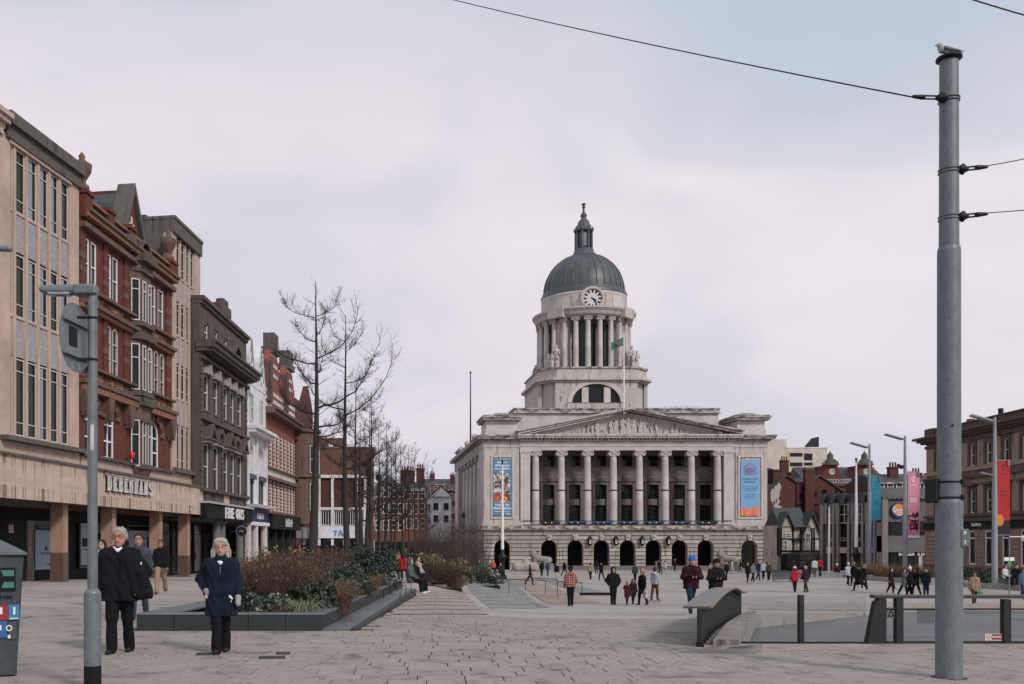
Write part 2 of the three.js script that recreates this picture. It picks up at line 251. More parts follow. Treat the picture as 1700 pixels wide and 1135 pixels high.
// ---------------------------------------------------------------- soft bodies: tapered capsules joined by a smooth minimum, meshed by surface nets
// a bone: [x0,y0,z0, x1,y1,z1, r0, r1, flatten]  (flatten < 1 squeezes it in z)
function soft(bones, cell, k = .03, cut) {
  let lo = [1e9, 1e9, 1e9], hi = [-1e9, -1e9, -1e9];
  for (const b of bones) for (let a = 0; a < 3; a++) { lo[a] = Math.min(lo[a], b[a] - b[6], b[a + 3] - b[7]); hi[a] = Math.max(hi[a], b[a] + b[6], b[a + 3] + b[7]); }
  const pad = cell * 2.2, n = lo.map((l, a) => Math.ceil((hi[a] - l + 2 * pad) / cell) + 1); lo = lo.map(l => l - pad);
  const [nx, ny, nz] = n, f = new Float32Array(nx * ny * nz), at = (i, j, l) => i + nx * (j + ny * l);
  const pre = bones.map(b => { const d = [b[3] - b[0], b[4] - b[1], (b[5] - b[2]) / (b[8] || 1)], q = d[0] * d[0] + d[1] * d[1] + d[2] * d[2]; return [d, q || 1e-9]; });
  for (let l = 0; l < nz; l++) for (let j = 0; j < ny; j++) for (let i = 0; i < nx; i++) {
    const x = lo[0] + i * cell, y = lo[1] + j * cell, z = lo[2] + l * cell; let s = 1e9;
    for (let m = 0; m < bones.length; m++) {
      const b = bones[m], [d, q] = pre[m], w = b[8] || 1, ax = x - b[0], ay = y - b[1], az = (z - b[2]) / w;
      const t = Math.min(1, Math.max(0, (ax * d[0] + ay * d[1] + az * d[2]) / q)), ex = ax - d[0] * t, ey = ay - d[1] * t, ez = az - d[2] * t;
      const e = (Math.sqrt(ex * ex + ey * ey + ez * ez) - (b[6] + (b[7] - b[6]) * t)) * (w < 1 ? .5 + .5 * w : 1);
      if (s > 1e8) s = e; else { const h = Math.max(k - Math.abs(s - e), 0) / k; s = Math.min(s, e) - h * h * k * .25; }
    }
    if (cut) s = cut(s, x, y, z);
    f[at(i, j, l)] = s;
  }
  const id = new Int32Array(f.length).fill(-1), pos = [], idx = [];
  for (let l = 0; l < nz - 1; l++) for (let j = 0; j < ny - 1; j++) for (let i = 0; i < nx - 1; i++) {
    let px = 0, py = 0, pz = 0, c = 0; const v = [];
    for (let q = 0; q < 8; q++) v.push(f[at(i + (q & 1), j + (q >> 1 & 1), l + (q >> 2))]);
    for (let a = 0; a < 8; a++) for (let m = 1; m < 8; m <<= 1) if (!(a & m)) { const b = a | m; if ((v[a] < 0) !== (v[b] < 0)) { const t = v[a] / (v[a] - v[b]); px += (a & 1) + (m === 1 ? t : 0); py += (a >> 1 & 1) + (m === 2 ? t : 0); pz += (a >> 2) + (m === 4 ? t : 0); c++; } }
    if (c) { id[at(i, j, l)] = pos.length / 3; pos.push(lo[0] + (i + px / c) * cell, lo[1] + (j + py / c) * cell, lo[2] + (l + pz / c) * cell); }
  }
  for (let l = 1; l < nz - 1; l++) for (let j = 1; j < ny - 1; j++) for (let i = 1; i < nx - 1; i++) {
    const s = f[at(i, j, l)] < 0;
    for (const [di, dj, dl, a, b] of [[1, 0, 0, [0, 1, 0], [0, 0, 1]], [0, 1, 0, [0, 0, 1], [1, 0, 0]], [0, 0, 1, [1, 0, 0], [0, 1, 0]]]) {
      if ((f[at(i + di, j + dj, l + dl)] < 0) === s) continue;
      const q = [id[at(i - a[0] - b[0], j - a[1] - b[1], l - a[2] - b[2])], id[at(i - b[0], j - b[1], l - b[2])], id[at(i, j, l)], id[at(i - a[0], j - a[1], l - a[2])]];
      if (q.some(w => w < 0)) continue;
      s ? idx.push(q[0], q[1], q[2], q[0], q[2], q[3]) : idx.push(q[0], q[2], q[1], q[0], q[3], q[2]);
    }
  }
  const g = new THREE.BufferGeometry(); g.setAttribute('position', new THREE.Float32BufferAttribute(pos, 3)); g.setIndex(idx); g.computeVertexNormals(); return g;
}
// ---------------------------------------------------------------- the ground
const WL = () => -150, WR = () => 190, mortar = M(.06, .051, .046, .95, { t: 'stone' }), plazaMat = M(.425, .376, .348, .85, { t: 'ground' }), ramp = M(.185, .182, .182, .8, { t: 'ground' });
const bed = (x, d) => groundAt(x, d) - .022;
struct('ground', [sheet(WL, WR, [-60, -6, 0, EDGE_D], 8, () => -.022), sheet(WL, (d) => edgeX(d), range(EDGE_D, 24, 24), 90, (x, d) => height(x, d) - .022)], mortar, 'dark mortar bed between the paving slabs');
struct('plaza', [sheet(WL, (d) => edgeX(d), range(24, 36, 24), 110, height), sheet(WL, WR, [...range(36, 160, 124), 200, 300, 600, 1500], 150, height)], plazaMat, 'pale granite paving of the square falling away gently');
struct('sunken_terrace', sheet((d) => edgeX(d), WR, range(EDGE_D, 36, 42), 70, sunk), ramp, 'grey sunken ramp behind the balustrade');
{ // retaining walls of the sunken terrace
  const ds = range(EDGE_D, 35, 40), pos = [], idx = [];
  for (const d of ds) { const x = edgeX(d); pos.push(x, height(x, d), -d, x, sunk(x, d) - .05, -d); }
  for (let i = 0; i < ds.length - 1; i++) idx.push(i * 2, i * 2 + 1, i * 2 + 2, i * 2 + 1, i * 2 + 3, i * 2 + 2);
  const g = new THREE.BufferGeometry(); g.setAttribute('position', new THREE.Float32BufferAttribute(pos, 3)); g.setIndex(idx); g.computeVertexNormals();
  const t = thing('retaining_wall', 'pale concrete retaining wall stepping down beside the curved bronze handrail', 'retaining wall'); part(t, 'wall_face', [g, bx(edgeX(EDGE_D), 190, -1.1, -.001, -EDGE_D, -EDGE_D + .18)], M(.36, .325, .305, .9, { t: 'sooty' }));
}
// granite slabs: each near slab a part of the pavement, the farther ones one mass
{
  const tones = [.36, .385, .37, .40, .375, .365].map((k, i) => M(k * 1.07, k * .915 + (i % 3) * .003, k * .83, .84, { t: 'pave', b: 'stone', bs: .003 }));
  const lens = [.45, .56, .66, .8];
  const pave = new THREE.Group(); pave.name = 'pavement'; pave.userData = { kind: 'structure', label: 'rectangular granite paving slabs with open joints' }; scene.add(pave);
  const near = [], rest = [], far = [[], [], []], lineX = (d) => 2.98 + (d - 10.9) * .63;
  // two fields of slabs cut clean along a diagonal joint
  const clip = (poly, f) => { const out = []; poly.forEach((p, i) => { const q = poly[(i + 1) % poly.length], a = f(p), b = f(q); if (a >= 0) out.push(p); if ((a >= 0) !== (b >= 0)) { const t = a / (a - b); out.push([p[0] + (q[0] - p[0]) * t, p[1] + (q[1] - p[1]) * t]); } }); return out; };
  const slabPoly = (pts) => { const n = pts.length, c = pts.reduce((s, p) => [s[0] + p[0] / n, s[1] + p[1] / n], [0, 0]), pos = [], idx = []; for (const [y, k] of [[-.03, 1], [-.008, 1], [0, .982]]) for (const p of pts) { const x = c[0] + (p[0] - c[0]) * k, d = c[1] + (p[1] - c[1]) * k; pos.push(x, y + height(x, d), -d); } for (const o of [0, n]) for (let q = 0; q < n; q++) { const e = (q + 1) % n; idx.push(o + q, o + e, o + e + n, o + q, o + e + n, o + q + n); } for (let q = 1; q < n - 1; q++) idx.push(2 * n, 2 * n + q, 2 * n + q + 1); const g = new THREE.BufferGeometry(); g.setAttribute('position', new THREE.Float32BufferAttribute(pos, 3)); g.setIndex(idx); const q = g.toNonIndexed(); q.computeVertexNormals(); return q; };
  for (const field of [0, 1]) {
    const th = field ? -.3 : .075, c = Math.cos(th), s = Math.sin(th), o = field ? [6, 12.5] : [0, 10], g = .0055, w = .231;
    const side = (p) => (field ? 1 : -1) * (p[0] - lineX(p[1])) - .006;
    for (let r = -44; r < 48; r++) {
      let x = -26 + hash(r + 50, field, 5) * .8;
      while (x < 26) {
        const li = Math.floor(hash(r + 50, Math.round(x * 50) + 2000, 9 + field) * 4), l = lens[li], x0 = x + g, x1 = x + l - g, z0 = r * .42 + g, z1 = (r + 1) * .42 - g; x += l;
        const to = (a, b) => [o[0] + c * a + s * b, o[1] - s * a + c * b];
        let poly = [to(x0, z0), to(x1, z0), to(x1, z1), to(x0, z1)]; const [X, d] = to((x0 + x1) / 2, (z0 + z1) / 2);
        if (d < 9.4 || d > 24.2 || X < -18 || X > 18) continue;
        if (field && d > 15.6) continue;
        if (d < 16.5) poly = clip(poly, side);
        if (poly.length > 2) poly = clip(poly, field ? (p) => 15.2 - p[1] : (p) => 24 - p[1]);
        if (poly.length > 2 && d > 14.4) poly = clip(poly, (p) => p[1] < EDGE_D ? 1 : edgeX(p[1]) - .02 - p[0]);
        if (poly.length > 2 && d > 16.6 && X < -.09 + .13 * (d - 17.3) && X > -4.06 + .15 * (d - 17.3) && d > 17.6) continue;
        if (poly.length < 3) continue;
        let A = 0; poly.forEach((p, i) => { const q = poly[(i + 1) % poly.length]; A += p[0] * q[1] - q[0] * p[1]; }); if (Math.abs(A) < .012) continue;
        const u = U0 + X / d * F, gg = slabPoly(poly); (u > -20 && u < 1720 && d > 10.7 ? near : rest).push({ g: gg, d, A: Math.abs(A) / d / d / d });
      }
    }
  }
  near.sort((a, b) => b.A - a.A);
  near.forEach((n, i) => i < 300 ? part(pave, 'paving_slab', n.g, tones[Math.floor(hash(i, 3, 6) * tones.length)]) : far[i % 3].push(n.g)); rest.forEach((n, i) => far[i % 3].push(n.g));
  far.forEach((gs, i) => { if (gs.length) part(pave, 'far_slabs', gs, tones[i * 2 % 6]).userData.kind = 'stuff'; });
}
// a sheet laid over the ground, cut into slabs: corners in the photograph, n slabs across and m away
function slabPatch(name, label, uv, n, m, mat, alt, lift = .014) {
  const c = uv.map(([u, v]) => gp(u, v)), g = new THREE.Group(); g.name = numbered(name); g.userData = { kind: 'structure', label }; scene.add(g);
  const at = (s, t) => { const a = c[0].clone().lerp(c[1], s), b = c[3].clone().lerp(c[2], s), p = a.lerp(b, t); return V(p.x, groundAt(p.x, -p.z) + lift, p.z); };
  for (let i = 0; i < n; i++) for (let j = 0; j < m; j++) {
    const e = .008, s0 = (i + e * n * .25) / n, s1 = (i + 1 - e * n * .25) / n, t0 = (j + .006 * m) / m, t1 = (j + 1 - .006 * m) / m, pos = [], idx = [], q = 4;
    for (let b = 0; b <= q; b++) for (let a = 0; a <= 2; a++) { const p = at(s0 + (s1 - s0) * a / 2, t0 + (t1 - t0) * b / q); pos.push(p.x, p.y, p.z); }
    for (let b = 0; b < q; b++) for (let a = 0; a < 2; a++) { const k = b * 3 + a; idx.push(k, k + 1, k + 3, k + 1, k + 4, k + 3); }
    const h = new THREE.BufferGeometry(); h.setAttribute('position', new THREE.Float32BufferAttribute(pos, 3)); h.setIndex(idx); h.computeVertexNormals();
    part(g, 'paving_slab', h, hash(i, j, 4) > .5 ? mat : alt || mat);
  }
}
const pinkA = M(.385, .305, .263, .85, { t: 'granite' }), pinkB = M(.365, .298, .262, .85, { t: 'granite' }), greyA = M(.262, .255, .253, .8, { t: 'granite' }), greyB = M(.285, .276, .272, .8, { t: 'granite' }), rust = M(.35, .232, .18, .85, { t: 'granite' }), rustB = M(.37, .27, .222, .85, { t: 'granite' });
slabPatch('pink_paving', 'pinkish sandstone paving between the long planter and the grey steps', [[648, 1021], [812, 1021], [768, 979], [690, 979]], 5, 8, pinkA, pinkB);
slabPatch('grey_paving', 'blue grey stone paving strip across the square', [[816, 1010], [900, 1009], [832, 961], [768, 964]], 4, 9, greyA, greyB);
slabPatch('grey_kerb_paving', 'narrow blue grey stone kerb strip', [[902, 1009], [914, 1009], [846, 961], [834, 961]], 1, 9, greyB, greyA, .02);
slabPatch('sandstone_terrace', 'warm sandstone terrace strip in the middle of the square', [[918, 1003], [1000, 1001], [872, 958], [840, 959]], 3, 9, pinkA, rustB);
slabPatch('rust_paving', 'rust coloured wedge of paving beside a black step', [[905, 1000], [985, 1000], [920, 986], [880, 986]], 3, 3, rust, rustB, .022);
slabPatch('water_channel_paving', 'blue grey channel stone leading to the council steps', [[968, 986], [1018, 986], [905, 958], [884, 958]], 2, 8, greyA, greyB);
slabPatch('sunken_rust_band', 'rust brown stone band across the sunken terrace', [[1242, 1012], [1720, 1016], [1700, 1004], [1243, 1003]], 10, 1, rustB, pinkB);
slabPatch('road', 'dark asphalt side street beyond the square', [[1282, 966], [1345, 966], [1300, 938], [1278, 938]], 1, 3, M(.09, .09, .095, .8, { t: 'ground' }));
slabPatch('granite_threshold', 'darker granite strip in front of the glass balustrade', [[1118, 1085], [1470, 1079], [1455, 1067], [1190, 1072]], 10, 1, M(.2, .18, .165, .85, { t: 'granite' }), M(.225, .2, .185, .85, { t: 'granite' }), .003);
{ // a low black step and grates
  const a = gp(965, 988), b = gp(1020, 988), s = thing('stone_step', 'low black stone step behind the hooded figure', 'step', [a.x, a.y, a.z]); part(s, 'riser', rb(0, b.x - a.x, 0, .16, -.5, 0, .01), C.black);
  for (const [u, v, w] of [[346, 1086, .34], [452, 1092, .36], [470, 1085, .2]]) { const q = gp(u, v), g = thing('drain_cover', 'rusty square drain cover set in the slabs', 'drain cover', [q.x, .002, q.z], .07, 'drain covers in the slabs'); part(g, 'frame', [bx(-w / 2, w / 2, 0, .006, -.15, -.13), bx(-w / 2, w / 2, 0, .006, .13, .15), bx(-w / 2, -w / 2 + .02, 0, .006, -.13, .13), bx(w / 2 - .02, w / 2, 0, .006, -.13, .13)], C.iron); part(g, 'plate', bx(-w / 2 + .02, w / 2 - .02, 0, .004, -.13, .13), M(.06, .045, .035, .8, { t: 'metal' })); }
}
// ---------------------------------------------------------------- the domed council house
const CD = 143, cm = CD / F, CX = (1041 - U0) * cm;
const cx = (u) => (u - 1041) * cm, cy = (v) => EYE + (V0 - v) * cm;
const hall = thing('town_hall', 'domed neoclassical stone town hall with portico, pediment and clock', 'town hall', [CX, 0, -CD]);
{
  const H = hall, add = (n, g, m, l) => part(H, n, g, m, l), gy = -2.5, xl = cx(803), xr = cx(1273.5), deep = -44;
  const arches = [833.5, 911.5, 955, 998.5, 1041.8, 1084.7, 1128, 1171, 1244].map(cx), ar = 1.16, ab = cy(938.5), at = cy(896), spring = at - ar;
  // ground storey: back wall with nine arches, rusticated courses in front
  add('ground_storey', wallGeo(xl + .14, xr - .14, gy, cy(888), -1.0, -.14, arches.map(a => [a - ar, a + ar, gy, at, 'arch'])), C.limeSoot);
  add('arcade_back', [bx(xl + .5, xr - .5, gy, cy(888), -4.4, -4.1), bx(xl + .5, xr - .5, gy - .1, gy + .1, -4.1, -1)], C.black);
  const hw = (y) => y < spring ? ar : Math.sqrt(Math.max(0, ar * ar - (y - spring) ** 2)) , nC = 8, y0 = cy(941), y1 = cy(888.5), ch = (y1 - y0) / nC;
  const ed = [xl, ...arches, xr];
  for (let i = 0; i < ed.length - 1; i++) for (let k = 0; k < nC; k++) {
    const a = y0 + k * ch, b = a + ch - .13, ys = range(a, b, 4), L = i === 0 ? null : ed[i], Rr = i === ed.length - 2 ? null : ed[i + 1], pts = [];
    const xa = (y) => L === null ? xl : y > at ? L : L + hw(y) + .02, xb = (y) => Rr === null ? xr : y > at ? Rr : Rr - hw(y) - .02;
    for (const y of ys) pts.push([xb(y), y]); for (const y of ys.slice().reverse()) pts.push([xa(y), y]);
    add('stone_course', ext(pts, -.14, .02 + hash(i, k, 1) * .015), hash(i, k, 2) > .7 ? C.lime : C.limeSoot);
  }
  for (const a of arches) { add('keystone', ext([[a - .22, at - .05], [a + .22, at - .05], [a + .36, cy(888)], [a - .36, cy(888)]], -.1, .32), C.lime); add('keystone_mask', soft([[a, at + .35, .3, a, at + .62, .34, .17, .14]], .06), C.carve); }
  add('frieze_band', bx(xl + .06, xr - .06, cy(888), cy(879), -1, .02), C.limeSoot);
  add('string_cornice', [bx(xl - .35, xr + .35, cy(879), cy(876), -deep * 0 - 1, .5), bx(xl - .2, xr + .2, cy(876), cy(872.4), -1, .34)], C.limeDark);
  arches.concat([xr]).forEach((a, i) => { const s = i ? arches[i - 1] + ar : xl - .1, e = i === arches.length ? xr + .1 : a - ar; add('plinth', bx(s, e, gy, cy(941) - .02, -.6, .16), C.lime); });
  const st = thing('stone_steps', 'broad flight of worn stone steps below the town hall arches', 'steps', [CX, 0, -CD]);
  for (let k = 0; k < 4; k++) part(st, 'step', rb(cx(876), cx(1212), gy - .2, gy + .16 * (4 - k), .2 + k * .42, .2 + k * .42 + (k === 0 ? .42 : .43), .02), M(.2, .18, .165, .9, { t: 'stone' }));
  // portico: floor, back wall with windows, columns
  const py0 = cy(871.5), py1 = cy(747), bays = [], cols = [890.2, 933, 976.5, 1019.8, 1063, 1105.9, 1149.7, 1193.5].map(cx), zb = -3.2;
  for (let i = 0; i < 7; i++) { const m = (cols[i] + cols[i + 1]) / 2; bays.push(m); }
  const k2 = (CD + 3.2) / CD, yb = (v) => EYE + (V0 - v) * cm * k2, xs = (x) => (x + CX) * k2 - CX;     // the same sight lines met 3.2 m farther back
  const lowW = bays.map(m => [xs(m) - .95, xs(m) + .75, py0 + .1, yb(804.5)]), topW = bays.map(m => [xs(m) - .85, xs(m) + .75, yb(774), yb(756)]);
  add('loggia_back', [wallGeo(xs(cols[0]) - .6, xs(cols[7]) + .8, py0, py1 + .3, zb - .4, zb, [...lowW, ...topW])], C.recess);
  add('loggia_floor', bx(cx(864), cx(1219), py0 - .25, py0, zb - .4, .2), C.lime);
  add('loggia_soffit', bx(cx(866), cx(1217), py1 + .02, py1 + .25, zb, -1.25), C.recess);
  lowW.forEach((o, i) => {
    const w = windowAt(H, o, zb - .3, C.bronze, { cols: 2, rows: [.2, .4, .62, .82], fw: .1 });
    part(w, 'spandrel', bx(o[0], o[1], yb(838), yb(828), zb - .28, zb - .1), C.recess);
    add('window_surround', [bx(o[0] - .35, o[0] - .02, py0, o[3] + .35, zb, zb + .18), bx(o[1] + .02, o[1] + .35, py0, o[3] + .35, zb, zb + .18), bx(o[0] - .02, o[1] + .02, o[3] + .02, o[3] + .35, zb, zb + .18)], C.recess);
    windowAt(H, topW[i], zb - .3, C.bronze, { cols: 2, rows: [.5], fw: .1 });
    const f = []; for (let q = 0; q < 26; q++) { const x = o[0] - .7 + (o[1] - o[0] + 1.4) * ((q % 13) + .5) / 13, y = yb(q < 13 ? 788 : 780); f.push([x, y + (hash(q, i, 3) - .5) * .3, zb + .02, x + (hash(q, i, 4) - .5) * .3, y + .25, zb + .08, .12, .09]); }
    add('carved_frieze', [bx(o[0] - .75, o[1] + .75, yb(793), yb(775.5), zb, zb + .06), soft(f, .07, .05)], M(.22, .19, .17, .92, { t: 'stone' }));
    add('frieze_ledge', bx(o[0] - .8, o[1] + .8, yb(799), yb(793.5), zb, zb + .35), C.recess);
  });
  // a column: fluted shaft, moulded base, scrolled capital, dark garland band
  const hcol = py1 - py0, shaft = (() => { const n = 48, m = 10, pos = [], idx = []; for (let j = 0; j <= m; j++) { const t = j / m, r = .56 - .085 * t * t, y = .42 + (hcol - 1.32) * t; for (let i = 0; i < n; i++) { const a = 2 * Math.PI * i / n, q = r * (1 - (i % 2 ? .055 : 0)); pos.push(Math.cos(a) * q, y, Math.sin(a) * q); } } for (let j = 0; j < m; j++) for (let i = 0; i < n; i++) { const a = j * n + i, b = j * n + (i + 1) % n; idx.push(a, a + n, b, b, a + n, b + n); } const g = new THREE.BufferGeometry(); g.setAttribute('position', new THREE.Float32BufferAttribute(pos, 3)); g.setIndex(idx); g.computeVertexNormals(); return ready(g); })();
  const scroll = (sx, sz) => { const p = []; for (let i = 0; i <= 26; i++) { const a = i / 26 * Math.PI * 3.4, r = .36 * (1 - i / 30); p.push(V(sx * (.50 + Math.cos(a + Math.PI / 2) * -r * 0 + r * Math.sin(a)), hcol - .52 + r * Math.cos(a), sz * .5)); } return tube(p, (t) => .085 * (1 - .5 * t), 6); };
  const capG = ready([lathe([[.46, hcol - .95], [.52, hcol - .9], [.48, hcol - .84], [.5, hcol - .6], [.66, hcol - .45], [.6, hcol - .25]], 28), bx(-.78, .78, hcol - .2, hcol, -.7, .7), bx(-.56, .56, hcol - .36, hcol - .2, -.62, .62), ...[-1, 1].flatMap(sx => [scroll(sx, 1), scroll(sx, -1), put(cyl(.27, .27, 1.02, 0, -.51, 0, 14), sx * .5, hcol - .52, 0, 0, Math.PI / 2)])]);
  const baseG = ready([bx(-.74, .74, 0, .18, -.74, .74), lathe([[.7, .18], [.76, .23], [.7, .29], [.62, .31], [.66, .36], [.6, .42], [.56, .44]], 28)]), bandG = ready(lathe([[.555, hcol * .46], [.6, hcol * .463], [.6, hcol * .472], [.555, hcol * .475]], 28));
  for (const x of cols) { const c = new THREE.Mesh(shaft, C.limeClean); c.name = 'column'; c.position.set(x, py0, -.62); c.castShadow = c.receiveShadow = true; H.add(c); part(c, 'capital', capG, C.carve); part(c, 'column_base', baseG, C.lime); part(c, 'garland_band', bandG, C.dark); }
  for (const [a, b] of [[864, 880], [1202, 1219]]) { add('corner_pier', [bx(cx(a), cx(b), py0, py1 - .5, -1.3, .02), bx(cx(a) - .1, cx(b) + .1, py0, py0 + .4, -1.34, .1), bx(cx(a) - .08, cx(b) + .08, py1 - .5, py1 - .3, -1.34, .08), bx(cx(a) - .14, cx(b) + .14, py1 - .3, py1, -1.36, .14)], C.limeClean); }
  // garlands with small lamps, and a blue ribbon along the balcony edge
  const gl = thing('balcony_garland', 'dark evergreen garland with pale lights strung along the balcony', 'garland', [CX, 0, -CD]);
  for (let i = 0; i < 7; i++) { const b = []; for (let k = 0; k < 9; k++) { const x = cols[i] + .7 + (cols[i + 1] - cols[i] - 1.4) * k / 8, y = py0 + .42 - .16 * Math.sin(Math.PI * k / 8) + (hash(i, k, 3) - .5) * .1; b.push([x, y, .2, x + .28, y + .03, .22, .17 + .05 * hash(i, k, 6), .16]); } part(gl, 'swag', soft(b, .07, .03), M(.02, .03, .024, .9)); for (const k of [.28, .6]) part(gl, 'globe_lamp', put(new THREE.SphereGeometry(.11, 10, 8), cols[i] + .5 + (cols[i + 1] - cols[i] - 1) * k, py0 + .36, .42), M(.75, .72, .62, .4)); }
  tag(part(scene, numbered('blue_ribbon'), tube(line(V(cx(925) + CX, py0 + .45, -CD + .45), V(cx(1160) + CX, py0 + .45, -CD + .45), 6), .05, 5), M(.03, .16, .42, .6)), 'blue ribbon stretched along the balcony edge of the town hall', 'ribbon');
  add('balcony_rail', [bx(cx(868), cx(1215), py0 + .02, py0 + .1, .22, .3), bx(cx(868), cx(1215), py0 + .62, py0 + .7, .1, .18)], C.iron);
  // entablature and pediment
  add('architrave', [bx(cx(863.5), cx(1219.5), py1, cy(741), -1.3, .06), bx(cx(863), cx(1220), cy(741), cy(732.5), -1.3, .14)], C.limeClean);
  add('cornice', [bx(cx(862), cx(1221), cy(732.5), cy(730), -1.3, .4), bx(cx(858), cx(1229), cy(727.5), cy(724.5), -1.3, 1.05), bx(cx(857.5), cx(1229.5), cy(724.5), cy(721.5), -1.3, 1.2)], C.lime);
  for (let i = 0; i < 60; i++) { const x = cx(861) + (cx(1225) - cx(861)) * i / 59; add('dentil', bx(x - .14, x + .14, cy(730), cy(727.6), -.6, .72), C.lime); }
  const pl = cx(859), pr = cx(1228), pb = cy(721.4), ap = cy(681), pc = cx(1042);
  add('tympanum', ext([[pl + 1, pb], [pr - 1, pb], [pc, ap - .3]], -1.3, -.35), C.lime);
  for (const s of [0, 1]) { const e = s ? pr : pl, dy = .62; add('raking_cornice', [ext([[e, pb], [pc, ap - dy * .2], [pc, ap + .0], [e, pb + .35]], -1.2, 1.1), ext([[e - (s ? -.1 : .1), pb + .36], [pc, ap + .01], [pc, ap + .3], [e - (s ? -.3 : .3), pb + .52]], -1.2, 1.35)], s ? C.limeDark : C.lime); }
  // carved figures in the pediment, tallest in the middle
  const fig = (x, y, h, lean, k) => { const s = h / 2.6, o = []; o.push([x, y + 2.42 * s, 0, x, y + 2.5 * s, .05, .17 * s, .15 * s], [x + lean * .3, y + 2.0 * s, 0, x + lean * .1, y + 1.3 * s, 0, .27 * s, .22 * s], [x - .12 * s, y + 1.2 * s, 0, x - .16 * s, y + .05, .05, .22 * s, .2 * s], [x + .12 * s, y + 1.2 * s, .02, x + .2 * s, y + .05, .08, .22 * s, .22 * s], [x - .3 * s, y + 2.0 * s, .1, x - .42 * s, y + 1.4 * s, .2, .09 * s, .08 * s], [x - .42 * s, y + 1.4 * s, .2, x - .2 * s, y + (1.1 + k) * s, .3, .08 * s, .07 * s], [x + .3 * s, y + 2.0 * s, .1, x + .46 * s, y + (1.45 + k) * s, .2, .09 * s, .08 * s]); return o; };
  [[961, .55], [968, .6], [976, 1], [984, 1.5], [991, 2.0], [998, .8], [1003, .8], [1015, 2.3], [1022, 2.35], [1034, 2.7], [1043, 3.05], [1052, 2.8], [1063, 2.5], [1070, 2.4], [1082, 1.4], [1091, 1.9], [1097, 1.3], [1106, 1.1], [1116, 1.6], [1123, 1.6], [1131, 1], [1139, .9], [1150, .8], [1160, .55], [940, .5], [950, .6], [932, .35], [1170, .4]].forEach(([u, h], i) => {
    const lim = ap - .45 - Math.abs(cx(u) - pc) * (ap - pb) / (pc - pl); h = Math.min(h * .98, Math.max(.3, lim - pb - .12)); const z = -.2;
    const b = fig(cx(u), pb + .02, h, (hash(i, 1, 1) - .5), (hash(i, 2, 1) - .5) * .6).map(q => [q[0], q[1], q[2] + z, q[3], q[4], q[5] + z, q[6] * 1.15, q[7] * 1.15]);
    add('carved_figure', soft(b, Math.max(.05, h * .035), .08), C.carve);
  });
  { const b = []; for (let i = 0; i < 90; i++) { const u = 915 + 255 * i / 90, lim = ap - .7 - Math.abs(cx(u) - pc) * (ap - pb) / (pc - pl), h = Math.min(.75, Math.max(.1, (lim - pb) * .5)) * hash(i, 5, 5); b.push([cx(u), pb + .08, -.3, cx(u) + (hash(i, 1, 7) - .5) * .7, pb + .1 + h, -.2, .16, .12]); } add('carved_ground', soft(b, .09, .06), C.carve); }
  // pavilions either side
  for (const [a, b, name] of [[803, 862, 0], [1221, 1273.5, 1]]) {
    const x0 = cx(a), x1 = cx(b), n = name ? 1 : 0, pz = -6.5;
    add('pavilion_wall', bx(x0, x1, py0 - .3, py1 + .4, pz, -.02), C.lime);
    const fx0 = cx(n ? 1225 : 815), fx1 = cx(n ? 1266 : 852.5), fy0 = cy(861), fy1 = cy(756);
    add('panel_moulding', [bx(fx0, fx0 + .25, fy0, fy1, -.02, .12), bx(fx1 - .25, fx1, fy0, fy1, -.02, .12), bx(fx0 + .25, fx1 - .25, fy1 - .25, fy1, -.02, .12), bx(fx0 + .25, fx1 - .25, fy0, fy0 + .25, -.02, .12)], C.limeClean);
    add('pavilion_base', [bx(x0 - .18, x1 + .1, py0 - .3, py0 + .5, pz, .12), bx(x0 - .1, x1 + .05, py0 + .5, py0 + .75, pz, .06)], C.lime);
    add('pavilion_frieze', [bx(x0 - .1, x1 + .1, py1 + .4, cy(741), pz, .06), bx(x0 - .05, x1 + .05, cy(741), cy(732), pz, .04)], C.lime);
    add('pavilion_cornice', [bx(x0 - .4, x1 + .4, cy(732), cy(729), pz, .35), bx(x0 - .95, x1 + .9, cy(729), cy(725.5), pz, .85), bx(x0 - 1.1, x1 + 1.05, cy(725.5), cy(722.5), pz, 1.0)], C.limeDark);
    add('attic', [bx(x0 + .3, x1 - .1, cy(722.5), cy(712), pz, -.3), bx(x0 + .45, x1 - .2, cy(712), cy(697), pz, -.5)], C.limeClean);
    add('attic_cornice', [bx(x0 - .1, x1 + .3, cy(697), cy(693), pz - .3, .2), bx(x0 - .3, x1 + .5, cy(693), cy(690), pz - .4, .35), bx(x0, x1 + .2, cy(690), cy(688), pz - .2, .1)], C.limeDark);
    const mx = (x0 + x1) / 2 + .3; add('lead_roof', lathe([[2.35, cy(688)], [1.9, cy(685)], [1.1, cy(681.5)], [0, cy(680.5)]], 4, mx, 0, -3.2, Math.PI / 4), C.leadPale);
  }
  // the attic wall behind the pediment and its parapet
  add('attic_wall', bx(cx(861), cx(1209), cy(722), cy(680), -12, -4), C.limeClean);
  add('parapet', [bx(cx(858.5), cx(1211.5), cy(680), cy(677.5), -12.4, -3.6), bx(cx(860), cx(1210), cy(677.5), cy(673), -12.2, -3.8), bx(cx(859), cx(1211), cy(673), cy(671), -12.3, -3.7)], C.limeDark);
  add('roof_rail', [...[1120, 1140, 1160, 1180].map(u => bx(cx(u) - .03, cx(u) + .03, cy(671), cy(667), -5, -4.94)), bx(cx(1120), cx(1180), cy(667.4), cy(667), -5, -4.95)], C.iron);
  // the long flank on the street: end bay, recessed colonnade, far bay
  const fz = [-6.5, -38, -44], fx = xl;
  add('flank_ground_storey', [bx(fx + .02, fx + 1, gy - .3, cy(879), deep, -1.02), bx(fx + 1, fx + 6, gy - .3, cy(879), deep, -4.5)], C.lime);
